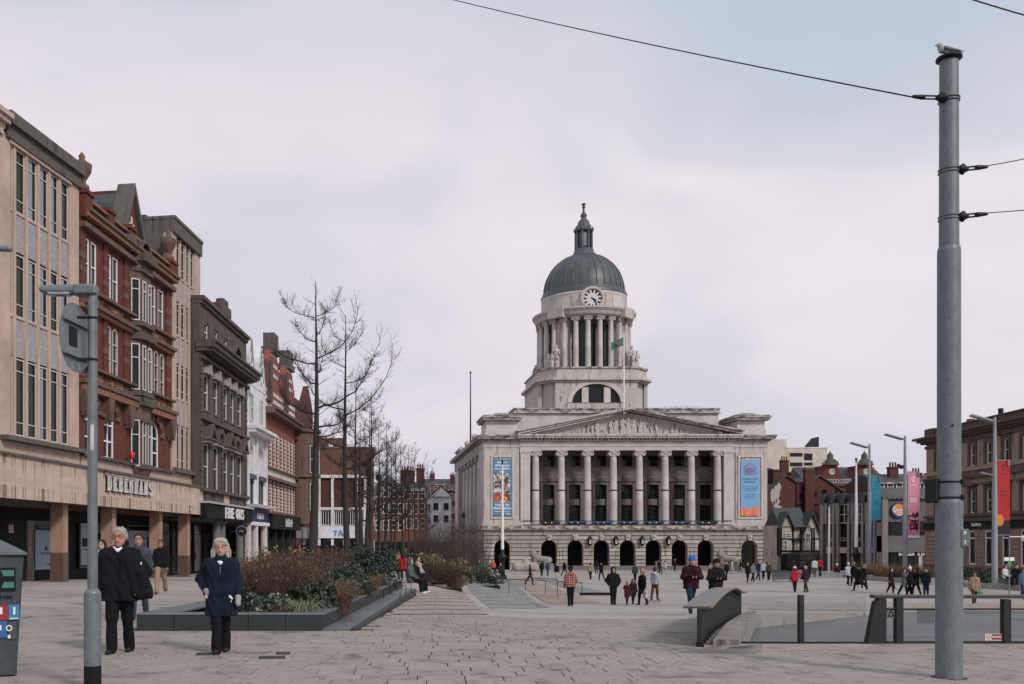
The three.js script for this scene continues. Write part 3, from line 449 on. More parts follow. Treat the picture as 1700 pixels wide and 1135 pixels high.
  for (let k = 0; k < nC; k++) add('flank_course', bx(fx - .1, fx + .05, y0 + k * ch, y0 + (k + 1) * ch - .13, deep, -1.0), C.lime);
  add('flank_cornice', [bx(fx - .4, fx + 1, cy(879), cy(872.4), deep - .3, -1.0), bx(fx - .95, fx + 2, cy(729), cy(722.5), deep - .8, -6.52), bx(fx - .1, fx + 2, py1, cy(729), deep, -6.52)], C.limeDark);
  add('flank_back', bx(fx + 2.6, fx + 3, py0, cy(729), deep, -6.5), C.glass); add('flank_block', bx(fx + 3, xr - .3, gy, cy(729), deep, -6.6), C.recess);
  add('flank_floor', bx(fx - .1, fx + 3, py0 - .3, py0, deep, -6.5), C.lime);
  for (let z = -10.5; z > -37; z -= 5.4) { const c = new THREE.Mesh(shaft, C.limeClean); c.name = 'column'; c.position.set(fx + .75, py0, z); H.add(c); part(c, 'capital', capG, C.carve); part(c, 'column_base', baseG, C.lime); }
  add('flank_end_bay', bx(fx + .05, fx + 5, py0, py1, deep, fz[1]), C.lime);
  add('flank_balustrade', [bx(fx + .4, fx + .7, cy(722.5), cy(721), -38, -6.6), bx(fx + .35, fx + .75, cy(714), cy(712), -38, -6.6), ...range(-37.5, -7, 46).map(z => cyl(.09, .13, .72, fx + .55, cy(721), z, 7))], C.lime);
  for (const z of [-16, -27, -38]) add('roof_urn', lathe([[.5, 0], [.5, .5], [.2, .6], [.55, 1.2], [.6, 1.7], [.2, 2], [0, 2.1]], 12, fx + .6, cy(722), z), C.lime);
  add('far_attic', [bx(fx + .3, fx + 6, cy(722), cy(708), deep, -38), bx(fx, fx + 6, cy(708), cy(704), deep - .3, -37.6)], C.limeDark);
  // drum and dome, on the axis of the house
  const DZ = -28, kd = (CD - DZ) / F, dy = (v) => EYE + (V0 - v) * kd, hw2 = 9.3, chm = 2.4;
  const oct = (w, c) => [[-w, -w + c], [-w + c, -w], [w - c, -w], [w, -w + c], [w, w - c], [w - c, w], [-w + c, w], [-w, w - c]];
  const slabY = (w, c, ya, yb2) => { const g = ext(oct(w, c), 0, yb2 - ya); g.rotateX(-Math.PI / 2); g.translate(0, ya, DZ); return g; };
  const kf = (CD - DZ - hw2) / F, fy = (v) => EYE + (V0 - v) * kf;
  // front face with a lunette
  const lb = fy(668);
  const ell = (a, b, y0 = lb) => { const p = [[-a, y0], [a, y0]]; for (let i = 1; i < 24; i++) { const t = Math.PI * i / 24; p.push([a * Math.cos(t), y0 + b * Math.sin(t)]); } return p; }, LA = 4.1, LB = 3.15, lh = (x) => LB * Math.sqrt(Math.max(.01, 1 - x * x / LA / LA));
  const front = ext(rect(-hw2 + chm, hw2 - chm, cy(674), fy(634)), DZ + hw2 - .6, DZ + hw2, [ell(LA, LB)]);
  add('drum_base', [slabY(hw2 - .6, chm - .2, cy(690), fy(634)), front, ...[1, -1].map(s => { const g = bx(-hw2 + chm, hw2 - chm, cy(674), fy(634), 0, .6); g.rotateY(s * Math.PI / 2); g.translate(s > 0 ? hw2 - .6 : -hw2 + .6, 0, DZ); return g; }), ], C.lime);
  add('lunette_arch', ext(ell(LA + .75, LB + .7), DZ + hw2 - .05, DZ + hw2 + .12, [ell(LA, LB, lb + .004)]), C.limeClean);
  for (const s of [-1, 1]) add('lunette_mullion', bx(s * 1.85 - .55, s * 1.85 + .55, lb, lb + lh(2.2) - .05, DZ + hw2 - .5, DZ + hw2 - .1), C.limeClean);
  const lw = add('lunette_window', ext(ell(LA - .02, LB - .02), DZ + hw2 - .58, DZ + hw2 - .5), C.glass);
  part(lw, 'glazing_bars', [...range(-3.6, 3.6, 12).map(x => bx(x - .03, x + .03, lb, lb + lh(x) - .05, DZ + hw2 - .5, DZ + hw2 - .44)), ...[.8, 1.6, 2.4].map(y => { const x = LA * Math.sqrt(1 - y * y / LB / LB); return bx(-x, x, lb + y, lb + y + .06, DZ + hw2 - .5, DZ + hw2 - .45); })], C.bronze);
  add('drum_cornice', [slabY(hw2 + .15, chm, fy(634), fy(631)), slabY(hw2 + .6, chm + .1, fy(631), fy(627)), slabY(hw2 - .1, chm + .2, fy(627), fy(611))], C.lime);
  add('drum_ledge', slabY(hw2 + .1, chm + .2, fy(611), fy(608)), C.limeDark);
  const cb = fy(608) - .1, ct = dy(541.5), Rc = 7.75, nc = 24, hc = ct - cb;
  add('inner_drum', cyl(6.1, 6.1, hc + .4, 0, cb - .2, DZ, 48), C.recess);
  for (let i = 0; i < 24; i++) { const a = i / 24 * Math.PI * 2, g = bx(-.62, .62, cb + .3, ct - .9, 6.0, 6.14); g.rotateY(a); g.translate(0, 0, DZ); add('drum_window', g, C.glass); }
  const s2 = shaft.clone(); s2.translate(0, -.42, 0); s2.scale(.82, (hc - .9) / (hcol - 1.32), .82); s2.translate(0, .3, 0); const sG = ready(s2), cG = ready(capG.clone().translate(0, -hcol, 0).scale(.82, .75, .82).translate(0, hc, 0)), bG = ready(baseG.clone().scale(.82, .8, .82));
  for (let i = 0; i < nc; i++) { const a = (i + .5) / nc * Math.PI * 2; const c = new THREE.Mesh(sG, C.limeClean); c.name = 'drum_column'; c.position.set(Math.sin(a) * Rc, cb, DZ + Math.cos(a) * Rc); c.rotation.y = a; c.castShadow = c.receiveShadow = true; H.add(c); part(c, 'capital', cG, C.carve); part(c, 'column_base', bG, C.lime); }
  add('drum_entablature', lathe([[6.4, ct], [8.35, ct], [8.4, dy(536)], [8.55, dy(535)], [8.5, dy(532)], [8.9, dy(530)], [9.0, dy(527)], [7.4, dy(526)], [6.4, dy(526)]], 72, 0, 0, DZ), C.lime);
  for (let q = 0; q < 4; q++) { const a = Math.PI / 4 + q * Math.PI / 2, x = Math.sin(a) * 8.1, z = DZ + Math.cos(a) * 8.1; add('entablature_block', put(bx(-1.5, 1.5, ct, dy(525.4), -.9, .95), x, 0, z, a), C.lime);
    const b = []; for (let i = 0; i < 5; i++) b.push(...fig(Math.cos(i * 1.3) * .75 + (i === 4 ? 0 : 0), 0, i === 4 ? 4.4 : 2.6 + hash(i, q, 1), .4, .2).map(w => [w[0], w[1], w[2] + Math.sin(i * 1.3) * .6, w[3], w[4], w[5] + Math.sin(i * 1.3) * .6, w[6], w[7]]));
    add('corner_pier', put(bx(-1.45, 1.45, cb, ct, -1.2, .35), Math.sin(a) * 7.2, 0, DZ + Math.cos(a) * 7.2, a), C.lime); add('statue_group', put(soft(b, .11, .12), Math.sin(a) * 9.7, fy(611), DZ + Math.cos(a) * 9.7, a), C.carve); }
  add('upper_drum', lathe([[7.25, dy(526)], [7.25, dy(503)], [7.4, dy(502)], [7.45, dy(499)], [7.1, dy(498)], [6.5, dy(497)]], 72, 0, 0, DZ), C.limeClean);
  for (let q = 0; q < 8; q++) { const a = Math.PI / 8 + q * Math.PI / 4; add('drum_pilaster', put(bx(-.8, .8, dy(526), dy(503), 0, .18), Math.sin(a) * 7.2, 0, DZ + Math.cos(a) * 7.2, a), C.lime); }
  const D0 = dy(499), D1 = dy(424), dr = 7.15, prof = [[7.45, D0], [7.5, D0 + .5], [7.2, D0 + .62], [7.25, D0 + 1.05], [7.0, D0 + 1.15]]; for (let i = 0; i <= 22; i++) { const a = i / 22 * Math.PI / 2; prof.push([Math.max(.02, 6.98 * Math.cos(a)), D0 + 1.15 + (D1 - D0 - 1.0) * Math.sin(a)]); }
  const dome = add('dome', lathe(prof, 96, 0, 0, DZ), C.lead);
  for (let i = 0; i < 32; i++) { const a = (i + .5) / 32 * Math.PI * 2, p = []; for (let k = 0; k <= 18; k++) { const t = k / 18 * 1.38; p.push(V(Math.sin(a) * 7.03 * Math.cos(t), D0 + 1.15 + (D1 - D0 - 1.0) * Math.sin(t), DZ + Math.cos(a) * 7.03 * Math.cos(t))); } part(dome, 'dome_rib', tube(p, (t) => (i % 4 < 2 ? .12 : .06) * (1 - .5 * t), 6), C.lead); }
  const L = dy(424), lan = add('lantern', [lathe([[2.3, L - .3], [2.15, L + .1], [1.75, L + .5], [1.75, L + .9], [1.55, L + 1.0]], 8, 0, 0, DZ, Math.PI / 8), lathe([[1.15, L + .9], [1.15, dy(386)], [1.0, dy(385)]], 24, 0, 0, DZ), lathe([[1.55, dy(386)], [1.75, dy(384)], [1.75, dy(382.5)], [1.35, dy(381)], [1.3, dy(375)], [1.05, dy(373)], [1.0, dy(369)], [.5, dy(363)], [.42, dy(361)], [.62, dy(358)], [.5, dy(356.5)], [.22, dy(352)], [.16, dy(346)], [.3, dy(345)], [.3, dy(343.5)], [.14, dy(342.5)], [.38, dy(340)], [.3, dy(337.5)], [0, dy(336.5)]], 20, 0, 0, DZ)], C.lead);
  for (let i = 0; i < 8; i++) { const a = (i + .5) / 8 * Math.PI * 2; part(lan, 'lantern_column', cyl(.2, .18, dy(386) - L - .9, Math.sin(a) * 1.42, L + .9, DZ + Math.cos(a) * 1.42, 10), C.lead); if (i % 2) continue; const b = i / 8 * Math.PI * 2, g = ext(archPts(-.42, .42, L + 1.5, dy(393)), 1.12, 1.18); g.rotateY(b); g.translate(0, 0, DZ); part(lan, 'lantern_arch', g, C.leadPale); }
  for (let i = 0; i < 8; i++) { const a = (i + .5) / 8 * Math.PI * 2; part(lan, 'lantern_finial', lathe([[.12, 0], [.2, .2], [.05, .5], [0, .55]], 8, Math.sin(a) * 1.6, dy(382.5), DZ + Math.cos(a) * 1.6), C.lead); }
  // clock
  const kz = DZ + 7.5, ck = (CD - kz) / F, cyy = EYE + (V0 - 495.5) * ck, clockX = .35 - .6;
  const face = add('clock_surround', [put(new THREE.TorusGeometry(1.8, .3, 10, 48), clockX, cyy, kz + .1), put(cyl(2.05, 2.05, .5, 0, -.5, 0, 40), clockX, cyy, kz, 0, Math.PI / 2)], C.lime);
  part(face, 'clock_face', put(cyl(1.62, 1.62, .1, 0, 0, 0, 40), clockX, cyy, kz + .02, 0, Math.PI / 2), M(.55, .55, .56, .5));
  for (let i = 0; i < 12; i++) { const g = ext([[-.12, 1.0], [.12, 1.0], [.17, 1.46], [-.17, 1.46]], .13, .15); g.rotateZ(-i * Math.PI / 6); g.translate(clockX, cyy, kz); part(face, 'hour_mark', g, C.black); }
  part(face, 'chapter_ring', put(new THREE.TorusGeometry(1.54, .06, 6, 48), clockX, cyy, kz + .13), C.black);
  for (const [a, l, w] of [[-2.1, .85, .13], [-2.45, 1.3, .1]]) { const g = ext([[-w * .6, -.28], [w * .6, -.28], [w, l * .6], [0, l], [-w, l * .6]], .17, .2); g.rotateZ(a); g.translate(clockX, cyy, kz); part(face, 'clock_hand', g, C.black); }
  // wall lanterns between the arches
  for (const u of [978, 1021, 1064.4, 1108]) { const x = cx(u) + CX, t = thing('wall_lantern', 'black iron wall lantern on the rusticated pier before arch ' + { 978: 'four', 1021: 'five', 1064.4: 'six', 1108: 'seven' }[u] + ' counted from the tent end', 'lantern', [x, cy(906), -CD + .35], 0, 'lanterns between the town hall arches'); part(t, 'cage', [lathe([[.1, 0], [.3, .25], [.36, 1.0], [.42, 1.05], [.2, 1.4], [.06, 1.5], [0, 1.6]], 6, 0, 0, .1)], C.iron); part(t, 'lantern_glass', bx(-.14, .14, .35, .95, .36, .42), M(.5, .52, .5, .3)); part(t, 'bracket', bx(-.06, .06, .9, 1.05, -.35, 0), C.iron); }
}
// banners on the pavilions
function bannerCanvas(w, h, draw) { const c = document.createElement('canvas'); c.width = w; c.height = h; const x = c.getContext('2d'); draw(x, w, h); const t = new THREE.CanvasTexture(c); t.colorSpace = THREE.SRGBColorSpace; t.magFilter = THREE.LinearFilter; return t; }
function flatSign(name, label, cat, w, h, pos, ry, tex, back, opt = {}) {       // a printed sheet: front with uv 0..1 and a thin back
  const t = opt.parent ? null : thing(name, label, cat, pos, ry, opt.group), m = new THREE.MeshStandardMaterial({ map: tex, roughness: .7 }), g = new THREE.PlaneGeometry(w, h, opt.wave ? 6 : 1, opt.wave ? 14 : 1);
  if (opt.wave) { const p = g.attributes.position; for (let i = 0; i < p.count; i++) p.setZ(i, Math.sin(p.getY(i) * 3 + p.getX(i) * 4) * opt.wave); g.computeVertexNormals(); }
  const f = new THREE.Mesh(g, m); f.name = opt.face || 'print'; f.position.set(...(opt.parent ? pos : [0, 0, 0])); f.position.z += .012; f.castShadow = f.receiveShadow = true; (opt.parent || t).add(f);
  if (back) part(opt.parent || t, 'backing', opt.parent ? put(bx(-w / 2, w / 2, -h / 2, h / 2, -.02, 0), ...pos) : bx(-w / 2 - .01, w / 2 + .01, -h / 2 - .01, h / 2 + .01, -.03, opt.wave ? -opt.wave : 0), back);
  return t || f;
}
{
  const bl = '#5a80a0', tx = (x, s, y, px, w, font = 'bold ') => { x.font = font + px + 'px sans-serif'; x.textAlign = 'center'; x.fillText(s, w / 2, y); };
  const w1 = 31 * cm, h1 = 93 * cm;
  flatSign('banner', 'blue charity banner with printed photographs on the town hall corner', 'banner', w1, h1, [cx(833.5) + CX, cy(809), -CD + .16], 0, bannerCanvas(256, 768, (x, w, h) => {
    x.fillStyle = bl; x.fillRect(0, 0, w, h); x.fillStyle = '#e8ecef'; tx(x, 'Make a', 52, 40, w); tx(x, 'difference', 96, 40, w); tx(x, "to a child's", 140, 40, w); tx(x, 'life', 182, 40, w);
    const r = mulberry(5); for (let i = 0; i < 260; i++) { x.fillStyle = pick(['#3d3a38', '#c9b5ac', '#8d7d78', '#d8d2ce', '#20242c', '#a08a80']); x.beginPath(); x.ellipse(12 + r() * 216, 205 + r() * 240, 10 + r() * 22, 8 + r() * 18, r() * 3, 0, 7); x.fill(); }
    for (let i = 0; i < 90; i++) { x.fillStyle = pick(['#c8502c', '#d98a3c', '#7a3a28', '#e6c2a0', '#2e2a2c', '#b8462e']); x.beginPath(); x.ellipse(12 + r() * 216, 470 + r() * 105, 8 + r() * 20, 8 + r() * 18, r() * 3, 0, 7); x.fill(); }
    x.fillStyle = bl; x.fillRect(0, 196, w, 6); x.fillRect(0, 588, w, 180); x.fillRect(0, 190, 10, 400); x.fillRect(232, 190, 24, 400);
    x.fillStyle = '#e8ecef'; tx(x, 'Foster for', 636, 42, w); tx(x, 'Nottingham', 682, 42, w); tx(x, 'fosternottingham.com', 718, 20, w); for (let i = 0; i < 5; i++) x.fillRect(176 + i * 13, 738, 8, 14);
  }), C.dark);
  const w2 = 30.5 * cm, h2 = 92 * cm;
  flatSign('banner', 'pale blue event banner with house drawing and orange flames on the town hall', 'banner', w2, h2, [cx(1244) + CX, cy(810), -CD + .16], 0, bannerCanvas(256, 768, (x, w, h) => {
    x.fillStyle = '#74a3cc'; x.fillRect(0, 0, w, h); x.strokeStyle = '#36384e'; x.fillStyle = '#8a8fb4'; x.lineWidth = 6; x.beginPath(); x.moveTo(45, 200); x.lineTo(45, 90); x.lineTo(128, 35); x.lineTo(205, 95); x.lineTo(205, 195); x.closePath(); x.fill(); x.stroke();
    x.fillStyle = '#2c2c40'; for (let i = 0; i < 34; i++) { x.fillRect(62 + (i % 9) * 15, 108 + Math.floor(i / 9) * 20, 9, 14); }
    x.fillStyle = '#26304a'; tx(x, 'SUNDAY 30TH', 270, 33, w); tx(x, 'JANUARY', 312, 36, w); tx(x, 'IMPROVING THE LIVES', 374, 20, w); tx(x, 'OF HOMELESS PEOPLE', 400, 20, w); tx(x, 'IN NOTTINGHAM', 426, 20, w); tx(x, 'FEATURING OVER', 480, 18, w); tx(x, '80 ARTISTS ACROSS', 506, 18, w); tx(x, 'EIGHT STAGES', 532, 18, w);
    const r = mulberry(8); for (let i = 0; i < 70; i++) { x.fillStyle = pick(['#d9744e', '#e08a66', '#cf6a48']); const X = r() * w; x.fillRect(X, 640 + r() * 70, 6 + r() * 16, 140); }
  }), C.dark);
}
// ---------------------------------------------------------------- the row of shops along the street
const deb = (u, off = 0) => { const d = (19.43 + off) / ((U0 - u) / F + .1606); return [(u - U0) / F * d, d]; };
const rowAt = (u, off = 0) => { const d = (16.8 + off) / (.116 + (U0 - u) / F); return [(u - U0) / F * d, d]; };
const wallBetween = (a, b) => new Wall(a[0], a[1], b[0], b[1]);
// slim-finned concrete facade: bays between fins, rows of glass and mosaic
function finFacade(o, fins, rows, spandrels, zf, opt = {}) {
  const y0 = rows[rows.length - 1][0], y1 = rows[0][1];
  fins.forEach((s) => part(o, 'fin', bx(s - opt.fw / 2, s + opt.fw / 2, y0 - .1, y1 + .12, -.4, zf), C.tan));
  for (let i = 0; i < fins.length - 1; i++) {
    const a = fins[i] + opt.fw / 2, b = fins[i + 1] - opt.fw / 2;
    rows.forEach((r, k) => { windowAt(o, [a, b, r[0], r[1]], -.05, M(.56, .48, .43, .6), { rows: r[2], fw: opt.frame || .05, fd: .035, blind: hash(i, k, 8) > .35 ? .3 + .4 * hash(i, k, 9) : 0 }); part(o, 'window_ledge', bx(a, b, r[0] - .09, r[0] - .003, -.3, .02), C.tan); });
    spandrels.forEach(r => part(o, 'mosaic_panel', bx(a + .005, b - .005, r[0], r[1], -.3, -.03 + hash(i, Math.round(r[0] * 9), 2) * .015), C.mosaic));
  }
}
{ // concrete and mosaic shop block
  const W = new Wall(-14.17, 38.57, -12.95, 44.0), s = (u) => W.s(u), y = (v) => W.y(105, v);
  const o = W.group('shop_building', 'concrete store block with slim windows and grey mosaic panels beside the red brick front', 'building');
  part(o, 'wall', bx(s(0), s(129), 3.2, y(262), -9, -.42), C.concrete);
  part(o, 'corner_pier', bx(s(115.5), s(129), y(748), y(268), -.42, .07), C.tan); part(o, 'corner_pier', bx(s(-3), s(13), y(748), y(290), -.42, .07), C.tan);
  part(o, 'parapet', [bx(s(6), s(129.3), y(296), y(276), -.5, .2), bx(s(5), s(129.8), y(276), y(258), -.6, .38)], C.concrete);
  part(o, 'soffit_band', bx(s(13), s(115.5), y(301), y(296), -.4, .14), C.tan);
  finFacade(o, [13.4, 23, 43, 62.6, 81, 98, 114.9].map(s), [[y(397), y(302), [.2, .8]], [y(556), y(461), [.2, .8]], [y(737), y(620), [.17, .84]]], [[y(457), y(400)], [y(617), y(560)]], .06, { fw: .17 });
  part(o, 'sill_ledge', bx(s(-3), s(129.5), y(748), y(741), -.4, .42), C.concrete); part(o, 'lower_band', bx(s(-3), s(129), y(785), y(748), -.4, .1), C.tan);
}
{ // older stone building whose cornice just shows
  const W = new Wall(-16.1, 30, -14.2, 38.45), o = W.group('stone_building', 'ornate stone building whose projecting cornice ends above the concrete block', 'building'), L = W.L;
  part(o, 'wall', bx(0, L - .35, -.2, 18.5, -8, -.1), C.darkstone); part(o, 'upper_wall', bx(0, L - 1.4, 18.5, 21.5, -8, -.6), C.darkstone);
  part(o, 'cornice', [bx(0, L - .3, 17.95, 18.15, -.2, .2), bx(0, L - .2, 18.15, 18.35, -.2, .38), bx(0, L - .15, 18.35, 18.55, -.2, .5)], C.tan); part(o, 'upper_cornice', bx(0, L - .5, 21.4, 21.75, -1.3, -.1), C.darkstone);
  for (let i = 0; i < 14; i++) part(o, 'cornice_bracket', bx(i * .62, i * .62 + .22, 17.7, 17.94, -.1, .18), C.tan);
  for (let f = 0; f < 4; f++) for (let i = 0; i < 3; i++) windowAt(o, [1 + i * 2.6, 2.2 + i * 2.6, 5 + f * 3.3, 7.2 + f * 3.3], -.08, C.whitePaint, { sill: .2 });
}
{ // red brick and terracotta front
  const W = new Wall(-12.94, 44.15, -11.06, 55.84), s = (u) => W.s(u), y = (v) => W.y(190, v), z0 = 0;
  const o = W.group('brick_building', 'ornate red brick building with terracotta friezes, stone oriel, urns and steep gable', 'building'), L = W.L;
  const top = [[141.5, 148], [151, 160], [178.5, 184.5], [187, 195.5], [250.5, 258], [262, 271]].map(([a, b]) => [s(a), s(b), y(506), y(428)]);
  const mid = [[143, 149], [151.5, 160], [177.5, 184], [186.5, 195], [247, 253], [255.5, 262.5], [265, 272]].map(([a, b]) => [s(a), s(b), y(626), y(546), 'arch']);
  const low = [[141, 160], [172.5, 191], [246, 265]].map(([a, b]) => [s(a), s(b), y(763), y(677), 'arch']);
  part(o, 'wall', wallGeo(0, L, y(800), y(413), -.6, 0, [...top, ...mid, ...low]), C.brick); part(o, 'wall_core', bx(.02, L - .02, 3.2, y(400), -7, -.62), C.brick);
  for (const w of top) windowAt(o, w, -.07, C.whitePaint, { rows: [.5], fw: .07, sill: .12, sillMat: C.brownstone });
  for (const w of mid) windowAt(o, w, -.07, M(.5, .46, .42, .7), { rows: [.33, .66], fw: .07, fd: .09 });
  for (const w of low) { windowAt(o, w, -.15, C.whitePaint, { rows: [.33, .64], cols: 2, fw: .1 }); const c = (w[0] + w[1]) / 2, r = (w[1] - w[0]) / 2, ys = w[3] - r; for (let k = 0; k < 11; k++) { const a0 = Math.PI * (k + .06) / 11, a1 = Math.PI * (k + .94) / 11, q = (a, R2) => [c + Math.cos(a) * R2, ys + Math.sin(a) * R2]; part(o, 'arch_stone', ext([q(a0, r + .03), q(a0, r + .48), q(a1, r + .48), q(a1, r + .03)], -.02, .12 + (k === 5 ? .14 : 0)), k % 2 ? C.brick : C.brownstone); } }
  // brick piers with stone bands
  for (const [a, b] of [[131.2, 140], [170.5, 177.5], [204.5, 213], [275, 282.8]]) {
    const x0 = s(a), x1 = s(b); part(o, 'brick_pier', bx(x0, x1, y(700), y(400), -.05, .09), C.brick);
    for (const v of [458, 480, 560, 590, 640]) part(o, 'pier_band', bx(x0 - .015, x1 + .015, y(v) - .14, y(v) + .12, -.05, .1), C.brownstone);
    part(o, 'pier_corbel', ext([[x0 - .1, y(668)], [x1 + .1, y(668)], [(x0 + x1) / 2 + .08, y(705)], [(x0 + x1) / 2 - .08, y(705)]], -.02, .4), C.brownstone);
    part(o, 'pier_block', [bx(x0 - .08, x1 + .08, y(400), y(366), -.3, .38), bx(x0 - .16, x1 + .16, y(368), y(362), -.35, .46)], C.brick);
  }
  // string courses, friezes of carved terracotta, corbel table
  for (const [a, b, p, m] of [[511, 506, .34, 'brownstone'], [534, 528, .42, 'brownstone'], [540, 534, .25, 'terra'], [631, 627, .36, 'brownstone'], [656, 650, .5, 'brownstone'], [768, 763, .3, 'darkstone'], [418, 410, .36, 'brownstone'], [402, 395, .5, 'terra'], [395, 390, .62, 'brownstone']]) part(o, 'string_course', bx(-.02, L + .02, y(a), y(b), -.1, p), C[m]);
  for (const [va, vb] of [[527, 512], [649, 632], [409, 402]]) for (const [a, b] of [[141, 170], [178.5, 203.5], [247, 274.5]]) {
    const x0 = s(a), x1 = s(b), bn = []; for (let i = 0; i < 44; i++) { const x = x0 + .12 + (x1 - x0 - .24) * hash(i, va, 1), q = y(va) + (y(vb) - y(va)) * (.15 + .7 * hash(i, va, 2)), t = hash(i, va, 3) * 6.3; bn.push([x, q, .07, x + Math.cos(t) * .2, q + Math.sin(t) * .16, .11, .06, .035]); }
    part(o, 'carved_frieze', [bx(x0, x1, y(va), y(vb), -.02, .06), soft(bn, .045, .03)], C.terra);
  }
  for (let i = 0; i < 44; i++) { const x = .15 + (L - .3) * i / 43; part(o, 'corbel', bx(x - .09, x + .09, y(667), y(657), -.02, .42), C.terra); }
  part(o, 'parapet', bx(0, L, y(392), y(374), -.4, .12), C.brick); part(o, 'parapet_coping', bx(-.05, L + .05, y(374), y(370), -.5, .3), C.terra);
  part(o, 'base_band', bx(0, L, 4.2, y(768), -.3, .12), C.tan);
  // oriel, three storeys, canted
  const a = s(215), b = s(243), pr = .5, plan = [[a, .02], [a + .4, pr], [b - .4, pr], [b, .02], [b, -.3], [a, -.3]], ori = (ya, yb, grow, m, n) => { const c = (a + b) / 2, g = ext(plan.map(([x, z]) => [c + (x - c) * (1 + grow * .25), z > .1 ? z + grow : z]), ya, yb); g.rotateX(-Math.PI / 2); g.scale(1, 1, -1); const p = g.attributes.position; for (let i = 0; i < p.count; i++) p.setZ(i, p.getZ(i)); const q = g.index ? g.toNonIndexed() : g, pa = q.attributes.position.array; for (let t = 0; t < pa.length; t += 9) for (let k = 0; k < 3; k++) { const w = pa[t + 3 + k]; pa[t + 3 + k] = pa[t + 6 + k]; pa[t + 6 + k] = w; } q.computeVertexNormals(); return part(o, n, q, m); };
  ori(y(776), y(412), -.06, C.brownstone, 'oriel');
  for (const [ya, yb, gr] of [[772, 764, .16], [690, 686, .1], [662, 648, .2], [645, 636, .12], [548, 536, .24], [524, 516, .14], [430, 424, .1], [412, 398, .3]]) ori(y(ya), y(yb), gr, C.darkstone, 'oriel_moulding');
  part(o, 'oriel_corbel', put(lathe([[.15, -.9], [.35, -.65], [.5, -.3], [.6, 0]], 14, 0, 0, 0).scale(1.9, 1, 1), (a + b) / 2, y(772), .02), C.brownstone);
  const ang = Math.atan2(pr, .4), fl = Math.hypot(.4, pr);
  for (const [va, vb, rows] of [[768, 688, [.68]], [636, 556, [.7]], [516, 444, [.75]]]) {
    const H2 = (y(vb) - y(va)), w1 = windowAt(o, [-fl * .36, fl * .36, 0, H2], .03, M(.55, .52, .5, .6), { rows, fw: .06 }); w1.position.set(a + .2 - .03, y(va), pr / 2 - .015); w1.rotation.y = -ang;
    const fw = (b - .4 - a - .4) / 2; for (const k of [0, 1]) { const w2 = windowAt(o, [-.5, .5, 0, H2], .03, M(.55, .52, .5, .6), { rows, fw: .1 }); w2.position.set(a + .4 + fw * (k + .5), y(va), pr - .06); w2.scale.x = fw * .58; }
  }
  part(o, 'oriel_pediment', put(ext(archPts(-.8, .8, 0, .1), -.3, .2, [archPts(-.55, .55, .1, .15)]), (a + b) / 2, y(398), pr - .2), C.darkstone);
  // gable with stone copings and a slate roof running back from it
  const gx0 = s(207), gx1 = s(233), gc = s(218.5), gb = y(378), ga = W.y(218, 318);
  part(o, 'gable', ext([[gx0, gb - .5], [gx1, gb - .5], [gx1, gb], [gc, ga], [gx0, gb]], -.5, 0), C.brick);
  for (const [e, n] of [[gx0, -1], [gx1, 1]]) part(o, 'gable_coping', ext([[e + n * .3, gb - .1], [gc, ga], [gc, ga + .45], [e + n * .3, gb + .35]], -.75, .22), C.concrete);
  part(o, 'gable_kneeler', [lathe([[.45, -.8], [.62, -.3], [.5, 0]], 12, gx0 + .1, gb, .05), lathe([[.4, -.6], [.5, 0]], 12, gx1 - .1, gb, .05)].slice(0, 1), C.darkstone);
  for (let i = 0; i < 5; i++) part(o, 'gable_stone', bx(gc - .55 + i * .22, gc - .4 + i * .22, gb + .2 + (2 - Math.abs(2 - i)) * .35, gb + .55 + (2 - Math.abs(2 - i)) * .35, 0, .04), C.white);
  for (const sgn of [-1, 1]) { // two slopes, slate by slate on the side in view
    const e = sgn < 0 ? gx0 - .6 : gx1, back = -2.6, sl = Math.hypot(gc - e, ga - gb), t = Math.atan2(ga - gb, Math.abs(gc - e)), rows = 9, colsN = 8;
    if (sgn > 0) { part(o, 'roof_slope', ext([[gc, ga], [gx1, gb], [gx1, gb - .2], [gc, ga - .2]], back, -.4), C.slate); continue; }
    part(o, 'roof_slope', ext([[gc, ga], [e, gb - .6], [e, gb - .8], [gc, ga - .25]], back, -.5), C.slate);
    for (let r = 0; r < rows; r++) for (let q = 0; q < colsN; q++) { const f = (r + .5) / rows, x = e + (gc - e) * f, yy = gb - .6 + (ga - gb + .6) * f, g = bx(-sl / rows * .62, sl / rows * .62, -.012, .012, -.128, .128); g.rotateZ(t + .06); g.translate(x - .03, yy + .05, -.6 - (q + (r % 2) * .5) * .265); part(o, 'roof_slate', g, hash(r, q, 2) > .5 ? C.slate : M(.075, .082, .09, .7, { t: 'stone' })); }
  }
  part(o, 'ridge', bx(gc - .1, gc + .1, ga - .05, ga + .1, -2.6, -.5), C.brick);
  for (const u of [135.5, 279]) part(o, 'urn', lathe([[.34, 0], [.34, .25], [.2, .35], [.18, .5], [.42, .9], [.46, 1.25], [.3, 1.32], [.12, 1.5], [.16, 1.62], [0, 1.85]], 16, s(u), y(362), .02), C.brownstone);
  part(o, 'alarm_box', put(lathe([[0, -.2], [.12, -.17], [.14, .0], [.12, .17], [0, .2]], 14), s(207.5), y(752), .38), M(.55, .02, .03, .4));
}
